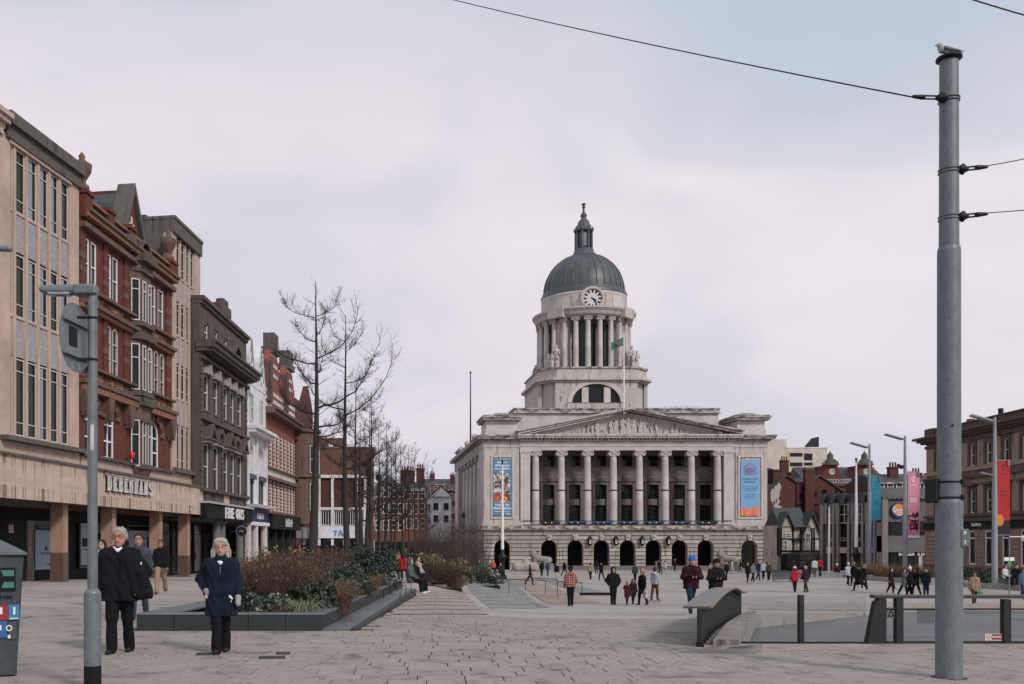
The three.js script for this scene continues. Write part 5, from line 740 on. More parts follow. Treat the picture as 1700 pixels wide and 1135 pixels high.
// ---------------------------------------------------------------- buildings on the far side of the square
{ // bank
  const at = (d) => [45.36 + .097 * d, d], W = wallBetween(at(92.8), at(64)), y = (v) => W.y(1600, v), L = W.L, sd = (d) => (92.8 - d) * L / 28.8;
  const o = W.group('bank_building', 'sandstone bank building with dentilled cornice and hooded sash windows', 'building'); const ws = [90.5, 87.1, 84.5, 81.9, 79.3, 76.7, 74.1, 71.5, 68.9].map(sd);
  const f3 = ws.map(x => [x - .42, x + .42, y(775), y(740)]), f2 = ws.map(x => [x - .42, x + .42, y(852), y(814)]), f1 = ws.slice(1).map(x => [x - .55, x + .55, y(936), y(881)]), st = M(.33, .235, .185, .9, { t: 'sooty', b: 'stone' }), sd2 = M(.11, .08, .065, .9, { t: 'sooty' });
  part(o, 'wall', wallGeo(0, L, y(879), y(716), -.5, 0, [...f3, ...f2]), st); part(o, 'ground_wall', wallGeo(0, L, -2.2, y(879), -.5, .1, f1), st); part(o, 'wall_core', bx(.02, L, -2.2, y(716), -12, -.52), st);
  for (const w of [...f3, ...f2]) { windowAt(o, w, -.16, C.whitePaint, { rows: [.5], fw: .08 }); part(o, 'window_surround', [bx(w[0] - .28, w[0], w[2], w[3] + .28, 0, .1), bx(w[1], w[1] + .28, w[2], w[3] + .28, 0, .1), bx(w[0], w[1], w[3], w[3] + .28, 0, .1)], sd2); }
  for (const w of f2) part(o, 'window_hood', bx(w[0] - .45, w[1] + .45, w[3] + .3, w[3] + .52, 0, .42), sd2);
  for (const w of f1) windowAt(o, w, -.05, C.whitePaint, { rows: [.78], fw: .12 });
  for (const [a, b, p, m] of [[783, 776, .22, st], [795, 787, .3, sd2], [858, 853, .3, sd2], [866, 861, .5, sd2], [877, 866, .3, C.black], [734, 729, .15, sd2]]) part(o, 'string_course', bx(-.05, L, y(a), y(b), -.02, p), m);
  part(o, 'cornice', [bx(-.5, L, y(722), y(718), -.5, .7), bx(-.75, L, y(718), y(714), -.5, 1.0)], sd2); for (let i = 0; i < 70; i++) part(o, 'dentil', bx(i * .4, i * .4 + .2, y(726), y(722.2), -.02, .55), sd2);
  part(o, 'parapet', [bx(.1, L, y(714), y(703), -.6, 0), bx(0, L, y(703), y(701), -.7, .1)], sd2); part(o, 'parapet_block', rb(-.1, 1.6, y(714), y(698), -.7, .15, .05), sd2);
  for (let k = 0; k < 9; k++) part(o, 'rusticated_course', bx(0, sd(88.6), y(945) + k * .37, y(945) + k * .37 + .3, .1, .17), st);
  for (let k = 0; k < 8; k++) for (let i = 0; i < f1.length - 1; i++) part(o, 'rusticated_course', bx(f1[i][1] + .2, f1[i + 1][0] - .2, y(938) + k * .37, y(938) + k * .37 + .3, .1, .15), st);
  part(o, 'plinth', bx(0, L, -2.3, y(940), .05, .22), C.brickDark); part(o, 'sign_letter', textGeo('NatWest', 1.5, .3, .03, font, sd(84.0), y(874), .31), C.whitePaint); part(o, 'chimney', [bx(sd(88.5), sd(88), y(703), y(690), -2, -1.5)], C.redTile); part(o, 'vent_cowl', [cyl(.2, .2, .7, sd(82), y(701), -1, 10)], C.iron);
}
{ // fast food restaurant: grey block
  const W = frontal(1463, 1540, 106), s = (u) => W.s(u), y = (v) => W.y(1500, v), L = W.L, grey = M(.15, .14, .138, .8, { t: 'stone' });
  const o = W.group('restaurant_building', 'grey panelled restaurant block with round bun logo sign and lead mansard', 'building');
  part(o, 'upper_wall', bx(0, L, y(866), y(828), -12, 0), grey); part(o, 'lower_wall', bx(0, L, y(916), y(889), -12, 0), grey); part(o, 'pillar', bx(0, s(1472), -2, y(828), -1, .25), M(.25, .225, .205, .85, { t: 'sooty' })); part(o, 'core', bx(.1, L, -2, y(840), -12, -.6), grey);
  part(o, 'window', bx(s(1473), L, y(889), y(866), -.4, -.2), C.glass); part(o, 'shop_window', bx(s(1473), L, -2, y(917), -.5, -.3), C.glass); for (let i = 0; i < 5; i++) part(o, 'mullion', bx(s(1480 + i * 13), s(1481 + i * 13), -2, y(917), -.3, -.22), C.iron);
  const mz = ext([[0, 0], [-3, 0], [-2.2, 1.25], [-.9, 1.25]], -L, 0).rotateY(-Math.PI / 2).translate(0, y(828), .3); part(o, 'lead_mansard', mz, M(.06, .065, .07, .6, { t: 'lead' })); for (let i = 0; i < 10; i++) part(o, 'mansard_seam', bx(L * i / 10, L * i / 10 + .08, y(828), y(826.5), -.5, .34), C.iron);
  for (let i = 0; i < 6; i++) part(o, 'panel_joint', bx(s(1472) + i * .86, s(1472) + i * .86 + .02, y(866), y(828), 0, .008), C.dark);
  [...'BURGER KING'].forEach((c, i) => c !== ' ' && part(o, 'sign_letter', textGeo(c, .26, .34, .04, font, s(1493) + i * .3, y(922), -.2), C.whitePaint)); part(o, 'menu_poster', bx(s(1527), s(1534), y(946), y(923), -.28, -.24), M(.45, .42, .36, .5));
  const g = thing('logo_sign', 'round bun shaped restaurant logo sign with red lettering and blue swoosh', 'sign', [W.ax + s(1490), y(846.5), -106 + .02], 0);
  part(g, 'rim', put(cyl(.84, .84, .22, 0, -.11, 0, 36), 0, 0, .12, 0, Math.PI / 2), M(.04, .07, .2, .4));
  const f = flatSign('x', '', '', 1.56, 1.56, [0, 0, .235], 0, bannerCanvas(256, 256, (x) => { x.fillStyle = '#16305f'; x.fillRect(0, 0, 256, 256); x.fillStyle = '#dcd8d2'; x.beginPath(); x.arc(122, 124, 108, 0, 7); x.fill(); x.strokeStyle = '#24509a'; x.lineWidth = 18; x.beginPath(); x.arc(140, 132, 108, .5, 2.9); x.stroke(); x.fillStyle = '#d98a2c'; x.beginPath(); x.arc(126, 92, 80, Math.PI, 0); x.fill(); x.beginPath(); x.ellipse(126, 182, 78, 30, 0, 0, Math.PI); x.fill(); x.fillStyle = '#b8231d'; x.font = 'bold 54px sans-serif'; x.textAlign = 'center'; x.save(); x.translate(126, 128); x.rotate(-.12); x.fillText('BURGER', 0, 0, 176); x.fillText('KING', 6, 50, 150); x.restore(); }), null, { parent: g, face: 'logo_print' });
  f.geometry = new THREE.CircleGeometry(.78, 36);
}
{ // finned concrete block beside it
  const W = new Wall((1362 - U0) / F * 112, 112, (1464 - U0) / F * 107, 107), s = (u) => W.s(u), y = (v) => W.y(1415, v), L = W.L, grey = M(.25, .225, .205, .85, { t: 'sooty' });
  const o = W.group('office_block', 'grey finned concrete office block with tall dark glazing and jagged lead roof', 'building'); part(o, 'core', bx(.05, L - .05, -2.2, y(822), -12, -.8), grey);
  const fins = [1364, 1384, 1391, 1409, 1416, 1432, 1439, 1452, 1462]; for (let i = 0; i < 9; i++) part(o, 'concrete_fin', bx(s(fins[i]) - .13, s(fins[i]) + .13, -2, y(836), -.6, .25), grey);
  for (const [a, b] of [[1365, 1371], [1384, 1391], [1409, 1416], [1432, 1439], [1452, 1462]]) part(o, 'concrete_panel', bx(s(a) - .12, s(b) + .12, y(869), y(834), -.4, .1), grey);
  for (const [a, b] of [[1371, 1384], [1391, 1409], [1416, 1432], [1439, 1452]]) { windowAt(o, [s(a), s(b), y(868), y(836)], -.3, C.whitePaint, { cols: 2, rows: [.45] }); windowAt(o, [s(a), s(b), y(912), y(870)], -.5, C.iron, { cols: 2, rows: [.5], glass: C.glassDim }); part(o, 'band', bx(s(a), s(b), y(918), y(908), -.5, -.05), C.tan); part(o, 'shop_window', bx(s(a), s(b), -2.1, y(918), -.6, -.5), C.glassDim); for (const q of [.3, .7]) part(o, 'ornament', put(new THREE.TorusGeometry(.2, .05, 6, 14), s(a) + (s(b) - s(a)) * q, y(895), -.4), C.tan); }
  for (let i = 0; i < 12; i++) { const a = L * i / 12; part(o, 'roof_prism', ext([[a, y(836)], [a + L / 12 - .08, y(836)], [a + L / 12 * .8, y(818)], [a + L / 12 * .2, y(818)]], -2.5, .2 - (i % 2) * .5), M(.06, .07, .075, .6, { t: 'lead' })); }
}
{ // half-timbered inn
  const W = frontal(1290, 1360, 126), s = (u) => W.s(u), y = (v) => W.y(1325, v), L = W.L, cream = M(.48, .42, .36, .9, { t: 'sooty' });
  const o = W.group('timbered_inn', 'half-timbered cream inn with steep slate gables and jettied bays', 'building');
  part(o, 'wall', bx(0, L, -2.2, y(872), -4.5, 0), cream); part(o, 'roof', ext([[.6, -.2], [-4.6, -.2], [-2.2, 2.4]], -s(1340), -.2).rotateY(-Math.PI / 2).translate(0, y(872), 0), C.slate);
  for (const [a, b, ap, ev] of [[1294, 1312, 852, 876], [1330, 1359, 852, 893]]) { const c = (s(a) + s(b)) / 2; part(o, 'gable_wall', ext([[s(a), y(ev)], [s(b), y(ev)], [c, y(ap) - .3]], -.2, .5), cream); for (const e of [s(a) - .3, s(b) + .3]) part(o, 'gable_roof', ext([[e, y(ev) - .35], [c, y(ap)], [c, y(ap) + .28], [e, y(ev) - .02]], -3.5, .85), C.slate); part(o, 'gable_bay', bx(s(a) + .1, s(b) - .1, y(922), y(ev), -.1, .5), cream); }
  for (const [a, b, va, vb, z] of [[1300, 1310, 893, 885, .5], [1296, 1304, 912, 896, .5], [1319, 1325, 912, 898, 0], [1333, 1342, 900, 884, .5], [1350, 1354, 910, 896, .5], [1334, 1341, 909, 902, .5], [1308, 1314, 912, 897, 0]]) windowAt(o, [s(a), s(b), y(va), y(vb)], z + .03, C.white, { cols: 3, rows: [.5], fw: .07 });
  for (const u of [1291, 1312, 1316, 1329, 1344, 1348, 1358]) part(o, 'timber', bx(s(u) - .1, s(u) + .1, y(922), y(876), -.1, u > 1329 || u < 1312 ? .56 : .06), C.black); for (const v of [894, 914]) part(o, 'timber', bx(s(1291), s(1359), y(v) - .12, y(v) + .06, -.1, .58), C.black);
  part(o, 'pub_front', bx(s(1296), s(1352), -2.2, y(918), -.1, .7), C.black); for (let i = 0; i < 5; i++) part(o, 'pub_window', bx(s(1300 + i * 10), s(1306 + i * 10), -1.2, y(921), .7, .74), C.glass); part(o, 'pub_sign', bx(s(1353), s(1359), y(920), y(913), .6, .9), C.black);
}
{ // brick backs above the inn
  const W = frontal(1272, 1400, 150), s = (u) => W.s(u), y = (v) => W.y(1330, v);
  const o = W.group('brick_house', 'plain red brick gable house with pale flaking patches and slate roof above the inn', 'building');
  part(o, 'wall', ext([[s(1273), -2], [s(1322), -2], [s(1322), y(802)], [s(1305), y(790)], [s(1273), y(815)]], -10, 0), C.brickDark); part(o, 'roof', [ext([[s(1272), y(816)], [s(1305), y(789.5)], [s(1305), y(788)], [s(1271), y(814)]], -10, .3)], C.slate); part(o, 'roof_slope', ext([[s(1304.8), y(789)], [s(1324), y(803)], [s(1324), y(801)], [s(1305.2), y(787.6)]], -10, .3), C.slate); part(o, 'chimney', [bx(s(1288), s(1303), y(800), y(781), -3, -1), bx(s(1287.5), s(1303.5), y(781), y(778), -3.1, -.9)], C.brickDark);
  part(o, 'downpipe', bx(s(1321), s(1322), y(850), y(804), 0, .15), C.black); const b = []; for (let i = 0; i < 60; i++) { const x = s(1281 + 13 * hash(i, 1, 1)), yy = y(843 - 38 * hash(i, 2, 1)); const n = 7, w = .08 + .26 * hash(i, 3, 1) ** 2; b.push(ext(range(0, n - 1, n - 1).map(q => [x + Math.cos(q / n * 6.28) * w * (.5 + hash(i, q, 6)), yy + Math.sin(q / n * 6.28) * w * 1.5 * (.5 + hash(q, i, 7))]), 0, .012 + i * .0003)); } const pm = part(o, 'flaking_paint', b, M(.4, .37, .35, .9)); pm.userData.kind = 'stuff';
  const W2 = frontal(1322, 1402, 153), t = (u) => W2.s(u), z = (v) => W2.y(1360, v), o2 = W2.group('brick_house', 'long red brick rear range with a tall square chimney stack', 'building');
  part(o2, 'wall', ext([[0, -2], [t(1400), -2], [t(1400), z(818)], [t(1385), z(808)], [t(1360), z(791)], [t(1345), z(800)], [0, z(800)]], -9, 0), C.brickDark); part(o2, 'roof', [ext([[t(1344), z(801)], [t(1360), z(790)], [t(1402), z(818)], [t(1402), z(816)], [t(1360), z(787.5)], [t(1344), z(798.5)]], -9, .25)], C.slate);
  part(o2, 'chimney_stack', [bx(t(1333), t(1347), z(850), z(783), .02, .8), bx(t(1332), t(1348), z(783), z(779), -.1, .9)], C.brickDark); part(o2, 'chimney_stack', [bx(t(1326), t(1333), z(800), z(784), -4, -3), bx(t(1325), t(1334), z(784), z(781), -4.1, -2.9)], C.brickDark);
  for (const [a, b2, va, vb] of [[1326, 1332, 829, 818], [1352, 1356, 825, 816], [1364, 1372, 825, 812], [1386, 1390, 822, 812]]) windowAt(o2, [t(a), t(b2), z(va), z(vb)], .02, C.dark, { rows: [.5], fw: .08 }); part(o2, 'drain_pipe', [bx(0, t(1360), z(838), z(836), 0, .15), bx(t(1331.5), t(1332.5), z(850), z(806), .02, .2)], C.black);
}
plainHouse('slate_house', 'brown house with a dark hipped slate roof and chimney beside the town hall', frontal(1270, 1318, 168), py(795, 168), -2, C.brickDark, C.slate, py(772, 168), { hip: 1, chim: [[3.7, -2, py(764, 168)]], win: [1, 3, .8, 1.2, py(808, 168), 3] });
{ // red building with two shaped gables
  const W = frontal(1336, 1474, 176), s = (u) => W.s(u), y = (v) => W.y(1400, v), L = W.L, o = W.group('gabled_building', 'bright red brick building with twin shaped gables, stone domes and round windows', 'building'), ws = [];
  for (const c of [1379, 1436]) for (let i = -2; i < 8; i++) { const u = c - 8 + i * 5.2; if (i < 3 || c < 1400) ws.push([s(u), s(u + 3.6), y(802), y(795)]); }
  part(o, 'wall', bx(0, L, -2, y(800), -10, 0), C.brick); part(o, 'roof', ext([[.2, 0], [-9, 0], [-5, (y(773) - y(800))]], -L, 0).rotateY(-Math.PI / 2).translate(0, y(800), 0), C.slate); part(o, 'ridge', bx(0, L, y(773) - .05, y(773) + .2, -5.2, -4.8), C.limeDark);
  for (const c of [1379, 1436]) { const m = s(c); part(o, 'gable', ext([[s(c - 23), y(806)], [s(c + 23), y(806)], [s(c + 23), y(800)], [s(c + 11), y(780)], [s(c + 10), y(772)], [s(c - 10), y(772)], [s(c - 11), y(780)], [s(c - 23), y(800)]], -4, .3), C.brick); part(o, 'gable_dome', [lathe([[1.35, y(772)], [1.3, y(768)], [.7, y(763)], [.5, y(760)], [.55, y(756)], [.3, y(752)], [.1, y(750)], [0, y(745)]], 16, m, 0, -.3), ext([[s(c - 13), y(772)], [s(c + 13), y(772)], [s(c + 11), y(768.5)], [m + .6, y(762)], [m - .6, y(762)], [s(c - 11), y(768.5)]], -.6, .35)], C.darkstone); part(o, 'round_window', put(new THREE.TorusGeometry(.45, .12, 8, 24), m, y(783), .32), C.limeClean); part(o, 'round_pane', put(cyl(.42, .42, .04, 0, 0, 0, 20), m, y(783), .31, 0, Math.PI / 2), M(.3, .31, .32, .4)); for (const e of [-1, 1]) part(o, 'gable_pinnacle', lathe([[.12, 0], [.1, .7], [0, 1]], 6, s(c + e * 11.5), y(772), 0), C.limeDark); }
  for (const w of ws) windowAt(o, w, .33, C.limeClean, { rows: [], fw: .08 }); part(o, 'string_course', [bx(0, L, y(806), y(804), 0, .45), bx(0, L, y(794), y(793), 0, .4)], C.darkstone);
}
{ // pale modern tower
  const W = frontal(1268, 1377, 260), s = (u) => W.s(u), y = (v) => W.y(1330, v), o = W.group('modern_building', 'cream modern building with ribbon windows and a black sail shaped roof fin', 'building'), pale = M(.60, .53, .47, .9, { t: 'stone' });
  part(o, 'tall_block', bx(0, s(1305.5), -2, y(729), -12, .0), pale); part(o, 'wall', bx(s(1306), s(1376), -2, y(742), -14, -1), pale); part(o, 'parapet', bx(s(1305.5), s(1376.5), y(743), y(741.4), -14.2, -.9), C.white); part(o, 'yellow_edge', bx(s(1306.5), s(1312), -2, y(747), -.9, -.4), M(.5, .36, .2, .9));
  for (const [a, b, va, vb] of [[1313.5, 1334.5, 757, 751], [1337.5, 1351, 763, 752], [1313.5, 1334.5, 773, 767], [1337.5, 1351, 772, 767]]) windowAt(o, [s(a), s(b), y(va), y(vb)], -.97, C.dark, { cols: 3, rows: [] }); part(o, 'roof_fin', ext([[s(1349), y(741)], [s(1363.5), y(741)], [s(1363.5), y(723.5)]], -6, -1.5), C.dark);
}
plainHouse('brick_building', 'low brown brick building with roof aerials between restaurant and bank', frontal(1455, 1560, 140), py(800, 140), -2, C.brickDark, C.slate, py(783, 140), { win: [1, 7, .9, 1.2, py(815, 140), 3], chim: [[3, -2, py(775, 140)], [6.4, -2, py(785, 140)]] });
plainHouse('side_street_building', 'narrow dark shop building in the side street beside the timbered inn', frontal(1268, 1291, 152), py(872, 152), -2.2, C.darkstone, C.slate, py(862, 152), { win: [1, 2, .8, 2, py(898, 152), 3], shop: M(.4, .1, .03, .6) });
// ---------------------------------------------------------------- street furniture
const onGround = (u, d) => { const x = (u - U0) / F * d; return V(x, groundAt(x, d), -d); };
const yAt = (v, d) => EYE + (V0 - v) / F * d;
{ // tall stepped tram pole with span wires
  const d = 11.4, p = onGround(1575, d), o = thing('tram_pole', 'tall stepped grey steel tram pole with clamped span wires', 'pole', [p.x, 0, p.z]), y = (v) => yAt(v, d);
  part(o, 'lower_shaft', lathe([[.143, 0], [.143, y(838)], [.136, y(830)], [.12, y(829)]], 32), C.pole); part(o, 'middle_shaft', lathe([[.125, y(830)], [.123, y(418)], [.117, y(411)], [.1, y(410)]], 32), C.pole); part(o, 'upper_shaft', lathe([[.106, y(411)], [.1, y(100)]], 32), C.pole);
  part(o, 'cap', lathe([[0, y(94)], [.135, y(95)], [.14, y(99)], [.1, y(102)]], 28), C.iron); part(o, 'base_ring', lathe([[.15, 0], [.19, .004], [.2, -.02]], 28), C.dark);
  for (const v of [800, 826]) { part(o, 'strap', lathe([[.127, y(v) - .012], [.132, y(v) - .012], [.132, y(v) + .012], [.127, y(v) + .012]], 28), C.iron); part(o, 'buckle', rb(.08, .12, y(v) - .03, y(v) + .03, .06, .12, .008), C.iron); }
  part(o, 'sign_back', rb(-.17, -.125, y(834), y(794), -.2, .02, .01), C.dark); part(o, 'green_sign_edge', bx(.12, .132, y(800), y(748), -.25, -.05), M(.03, .16, .11, .5)); part(o, 'number_plate', rb(.06, .15, y(907), y(878), .05, .14, .008), M(.12, .14, .15, .5)); part(o, 'number_marks', [textGeo('0', .03, .04, .004, font, .085, y(887), .14), textGeo('3', .03, .04, .004, font, .085, y(902), .14)], C.whitePaint);
  part(o, 'bolt', put(new THREE.SphereGeometry(.014, 8, 6), -.03, y(708), .12), C.dark);
  for (const [v, sx] of [[166, -1], [284, 1], [362, 1]]) {
    const r = .106, yy = y(v); part(o, 'wire_clamp', [lathe([[r, yy - .025], [r + .01, yy - .025], [r + .01, yy - .015], [r, yy - .015]], 24), lathe([[r, yy + .012], [r + .01, yy + .012], [r + .01, yy + .022], [r, yy + .022]], 24)], C.galv);
    const e = V(sx * .11, yy, .06), f = V(sx * .34, yy + (sx > 0 ? .035 : .025), .02); part(o, 'clamp_body', soft([[sx * .1, yy, .07, sx * .16, yy, .06, .045, .035], [sx * .12, yy - .05, .06, sx * .13, yy + .05, .06, .02, .02]], .012), C.iron);
    part(o, 'turnbuckle', [tube([e.clone().add(V(0, .018, 0)), f.clone().add(V(0, .018, 0))], .011, 6), tube([e.clone().add(V(0, -.018, 0)), f.clone().add(V(0, -.018, 0))], .011, 6)], C.iron); part(o, 'wire_end', soft([[f.x - sx * .02, f.y, .02, f.x + sx * .09, f.y + .008, .02, .03, .02]], .009), C.iron);
  }
  const wire = (name, label, a, b, sag, r) => { const pts = range(0, 1, 24).map(t => a.clone().lerp(b, t).add(V(0, -sag * 4 * t * (1 - t), 0))); tag(part(scene, numbered(name), tube(pts, r, 6), C.iron), label, 'wire'); };
  wire('span_wire', 'dark span wire running from the pole top across the sky', V(p.x - .42, y(163), p.z + .02), P(560, -52, 26), .12, .0085);
  wire('span_wire', 'thin span wire from the upper bracket on the pole side', V(p.x + .43, y(282) + .04, p.z + .02), P(1830, 232, 11.6), .02, .0055);
  wire('span_wire', 'thin span wire from the lower bracket on the pole side', V(p.x + .43, y(360) + .04, p.z + .02), P(1830, 333, 11.6), .015, .0055);
  wire('span_wire', 'overhead wire crossing high above the tram pole', P(1560, -18, 12), P(1830, 60, 12), .02, .0095);
  // a gull on the cap
  const g = thing('gull', 'small grey and white gull standing on top of the pole', 'bird', [p.x - .005, y(94.5), p.z]);
  part(g, 'body', soft([[-.075, .085, 0, .07, .07, 0, .042, .03], [-.075, .085, 0, -.1, .125, 0, .034, .026], [-.1, .13, 0, -.105, .142, 0, .03, .027], [.06, .07, 0, .15, .055, 0, .022, .008], [-.03, .05, .012, -.03, .005, .012, .006, .005], [-.03, .05, -.012, -.03, .005, -.012, .006, .005], [-.13, .14, 0, -.155, .135, 0, .009, .004]], .006, .02), M(.42, .43, .45, .8)); 
  for (const s of [-1, 1]) part(g, 'wing', soft([[-.06, .09, s * .034, .09, .068, s * .028, .026, .012], [.09, .068, s * .028, .19, .06, s * .01, .011, .003]], .006, .015), M(.17, .18, .2, .8)); part(g, 'beak', soft([[-.14, .139, 0, -.165, .132, 0, .007, .003]], .003), C.dark); for (const s of [-1, 1]) part(g, 'foot', bx(-.055, -.02, 0, .004, s * .012 - .012, s * .012 + .012), C.dark);
}
{ // lamp and sign post close by
  const d = 10.5, p = onGround(154, d), o = thing('lamp_post', 'short grey galvanised post with lamp head and round sign seen from behind', 'lamp post', [p.x, 0, p.z]), y = (v) => yAt(v, d);
  part(o, 'base_section', lathe([[.093, .26], [.093, y(985)], [.082, y(981)], [.058, y(977)]], 28), C.galv); part(o, 'black_foot', lathe([[.094, -.02], [.094, .26]], 28), C.black); part(o, 'shaft', lathe([[.055, y(985)], [.051, y(486)]], 24), C.galv); part(o, 'shaft_cap', cyl(.054, .05, .05, 0, y(492), 0, 20), C.galv);
  part(o, 'torn_sticker', put(rb(-.02, .018, 0, .28, .044, .054, .003), 0, y(748), 0, .2), C.white);
  part(o, 'lamp_head', [rb(-.2, .055, y(491), y(473), -.08, .08, .03), soft([[-.2, y(481), 0, -.5, y(482), 0, .062, .05, 1], [-.34, y(483), 0, -.55, y(480), .02, .05, .03]], .014, .04)], C.galv); part(o, 'lamp_lens', rb(-.48, -.24, y(489) - .01, y(486), -.055, .055, .01), M(.3, .33, .34, .2));
  const disc = part(o, 'sign_disc', [put(cyl(.375, .375, .006, 0, 0, 0, 48), 0, 0, 0, 0, 0, Math.PI / 2), ...[.16, -.2].map(t => put(rb(.004, .04, t - .02, t + .02, -.3, .3, .004), 0, 0, 0))], M(.2, .24, .255, .45, { t: 'metal' }));
  disc.position.set(-.19, y(560), -.02); disc.rotation.y = -.17; part(disc, 'dark_patch', bx(.008, .012, -.1, .1, -.02, .16), C.black);
  for (const v of [528, 597]) part(o, 'sign_clamp', [lathe([[.054, y(v) - .012], [.06, y(v) - .012], [.06, y(v) + .012], [.054, y(v) + .012]], 20), rb(-.16, -.03, y(v) - .014, y(v) + .014, .02, .05, .004)], C.iron);
  const b = onGround(8, 22); tag(part(scene, numbered('wall_lamp'), [soft([[P(-22, 411, 30).x, yAt(411, 30), -30, P(16, 413, 30).x, yAt(413, 30), -30, .09, .1], [P(-60, 411, 30).x, yAt(408, 30), -30, P(-10, 411, 30).x, yAt(411, 30), -30, .05, .05]], .03, .03)], C.galv), 'grey lamp head on an arm in front of the concrete block', 'lamp');
}
{ // litter bin
  const d = 11.7, p = onGround(-15, d), o = thing('litter_bin', 'tall grey litter bin with sloped lid, green slot and recycling stickers', 'bin', [p.x, 0, p.z], .36);
  const w0 = .29, w1 = .37, h = 1.43, body = () => { const g = new THREE.CylinderGeometry(w1 * Math.SQRT2, w0 * Math.SQRT2, h, 4, 1); g.rotateY(Math.PI / 4); g.translate(0, h / 2 + .02, 0); return g; };
  const gm = M(.075, .088, .095, .5, { t: 'metal' }); part(o, 'body', body(), gm); part(o, 'foot', rb(-.27, .27, 0, .03, -.27, .27, .01), C.dark);
  part(o, 'lid', [rb(-.41, .41, h + .015, h + .05, -.41, .41, .015), (() => { const g = new THREE.CylinderGeometry(.16, .405 * Math.SQRT2, .15, 4, 1); g.rotateY(Math.PI / 4); g.translate(0, h + .125, 0); return g; })()], M(.13, .15, .16, .5, { t: 'metal' }));
  const f = (y) => w0 + (w1 - w0) * (y - .02) / h + .004; part(o, 'slot', bx(-.28, .28, 1.02, 1.3, f(1.15) - .06, f(1.02) + .012), C.black); for (const y of [1.06, 1.2]) part(o, 'green_flap', bx(-.26, .26, y, y + .07, f(1.15), f(1.02) + .02), M(.045, .2, .155, .5)); part(o, 'slot_icon', ext([[.06, 1.16], [.11, 1.05], [.16, 1.16], [.11, 1.28]], f(1.02) + .01, f(1.02) + .026), C.black);
  const st = (x0, x1, y0, y1, m, mark) => { const z = f((y0 + y1) / 2) + .004, q = part(o, 'sticker', bx(x0, x1, y0, y1, z - .02, z), m); q.rotation.x = 0; part(q, 'sticker_mark', mark, C.whitePaint); q.position.z = .008; };
  st(.2, .32, .68, .86, M(.03, .2, .38, .5), [bx(.25, .275, .74, .83, f(.77) + .002, f(.77) + .006), bx(.21, .31, .69, .702, f(.77) + .002, f(.77) + .006)]); st(.04, .195, .68, .86, M(.3, .02, .03, .5), [bx(.1, .13, .75, .83, f(.77) + .002, f(.77) + .006)]); st(.04, .18, .47, .67, M(.03, .12, .33, .5), [bx(.09, .12, .56, .62, f(.57) + .002, f(.57) + .006)]); st(.2, .28, .45, .66, gm, [put(new THREE.TorusGeometry(.03, .008, 6, 16), .205, .58, f(.57) + .006), bx(.19, .22, .46, .5, f(.57) + .002, f(.57) + .006)]);
  part(o, 'embossed_word', strokes(.3, .055, 8, -.04, .93, f(.9) - .022, 6), C.dark); part(o, 'lock', put(new THREE.TorusGeometry(.012, .004, 6, 14), .27, .9, f(.9) + .006), C.galv);
}
{ // curved handrail wall
  const o = thing('curved_handrail', 'curved bronze slatted handrail with a broad flat cap', 'handrail'), top = (d) => .60 - .02 * smooth(17, 22, d) - .42 * smooth(21, 28.5, d) + .04 * Math.sin((d - 15) * .5), xAt = (d) => edgeX(d) - .5 + .2 * (d - 15) / 13;
  const ds = range(14.75, 28, 46), cap = [], idx = [], hw = .17; ds.forEach(d => { const x = xAt(d), y = top(d); for (const [a, b] of [[-hw - .06, -.012], [-hw - .06, .022], [hw, .03], [hw, -.004]]) cap.push(x + a * .93, y + b, -d + a * .37); });
  for (let i = 0; i < ds.length - 1; i++) for (let k = 0; k < 4; k++) { const a = i * 4 + k, b = i * 4 + (k + 1) % 4; idx.push(a, b, a + 4, b, b + 4, a + 4); } const g = new THREE.BufferGeometry(); g.setAttribute('position', new THREE.Float32BufferAttribute(cap, 3)); idx.push(0, 2, 1, 0, 3, 2); g.setIndex(idx); const cg = g.toNonIndexed(); cg.computeVertexNormals();
  part(o, 'cap', cg, M(.10, .088, .083, .34, { t: 'wood' })); part(o, 'cap_edge', tube(ds.map(d => V(xAt(d) + hw * .93, top(d) + .01, -d + hw * .37)), .028, 6, true), M(.2, .13, .1, .45, { t: 'wood' }));
  for (let i = 0; i < 84; i++) { const d = 14.8 + i * .157, x = xAt(d), y0 = height(x, d), g2 = rb(-.03, .03, 0, top(d) - y0 - .07, -.075, .075, .008); part(o, 'slat', put(g2, x, y0 + .06, -d, -.38), C.bronze); if (i % 3 === 0) part(o, 'foot_bracket', put(rb(-.05, .07, 0, .06, -.05, .05, .01), x, y0, -d, -.38), C.iron); }
  part(o, 'kerb', [...range(15, 29, 28).slice(0, -1).map((d, i) => { const e = d + .5, p = [[xAt(d) + .2, d], [edgeX(d) + .12, d], [edgeX(e) + .12, e], [xAt(e) + .2, e]], g3 = ext(p, -.4, .09); g3.rotateX(-Math.PI / 2); g3.translate(0, height(xAt(d), d), 0); return g3; })], M(.3, .265, .245, .88, { t: 'sooty' }));
}
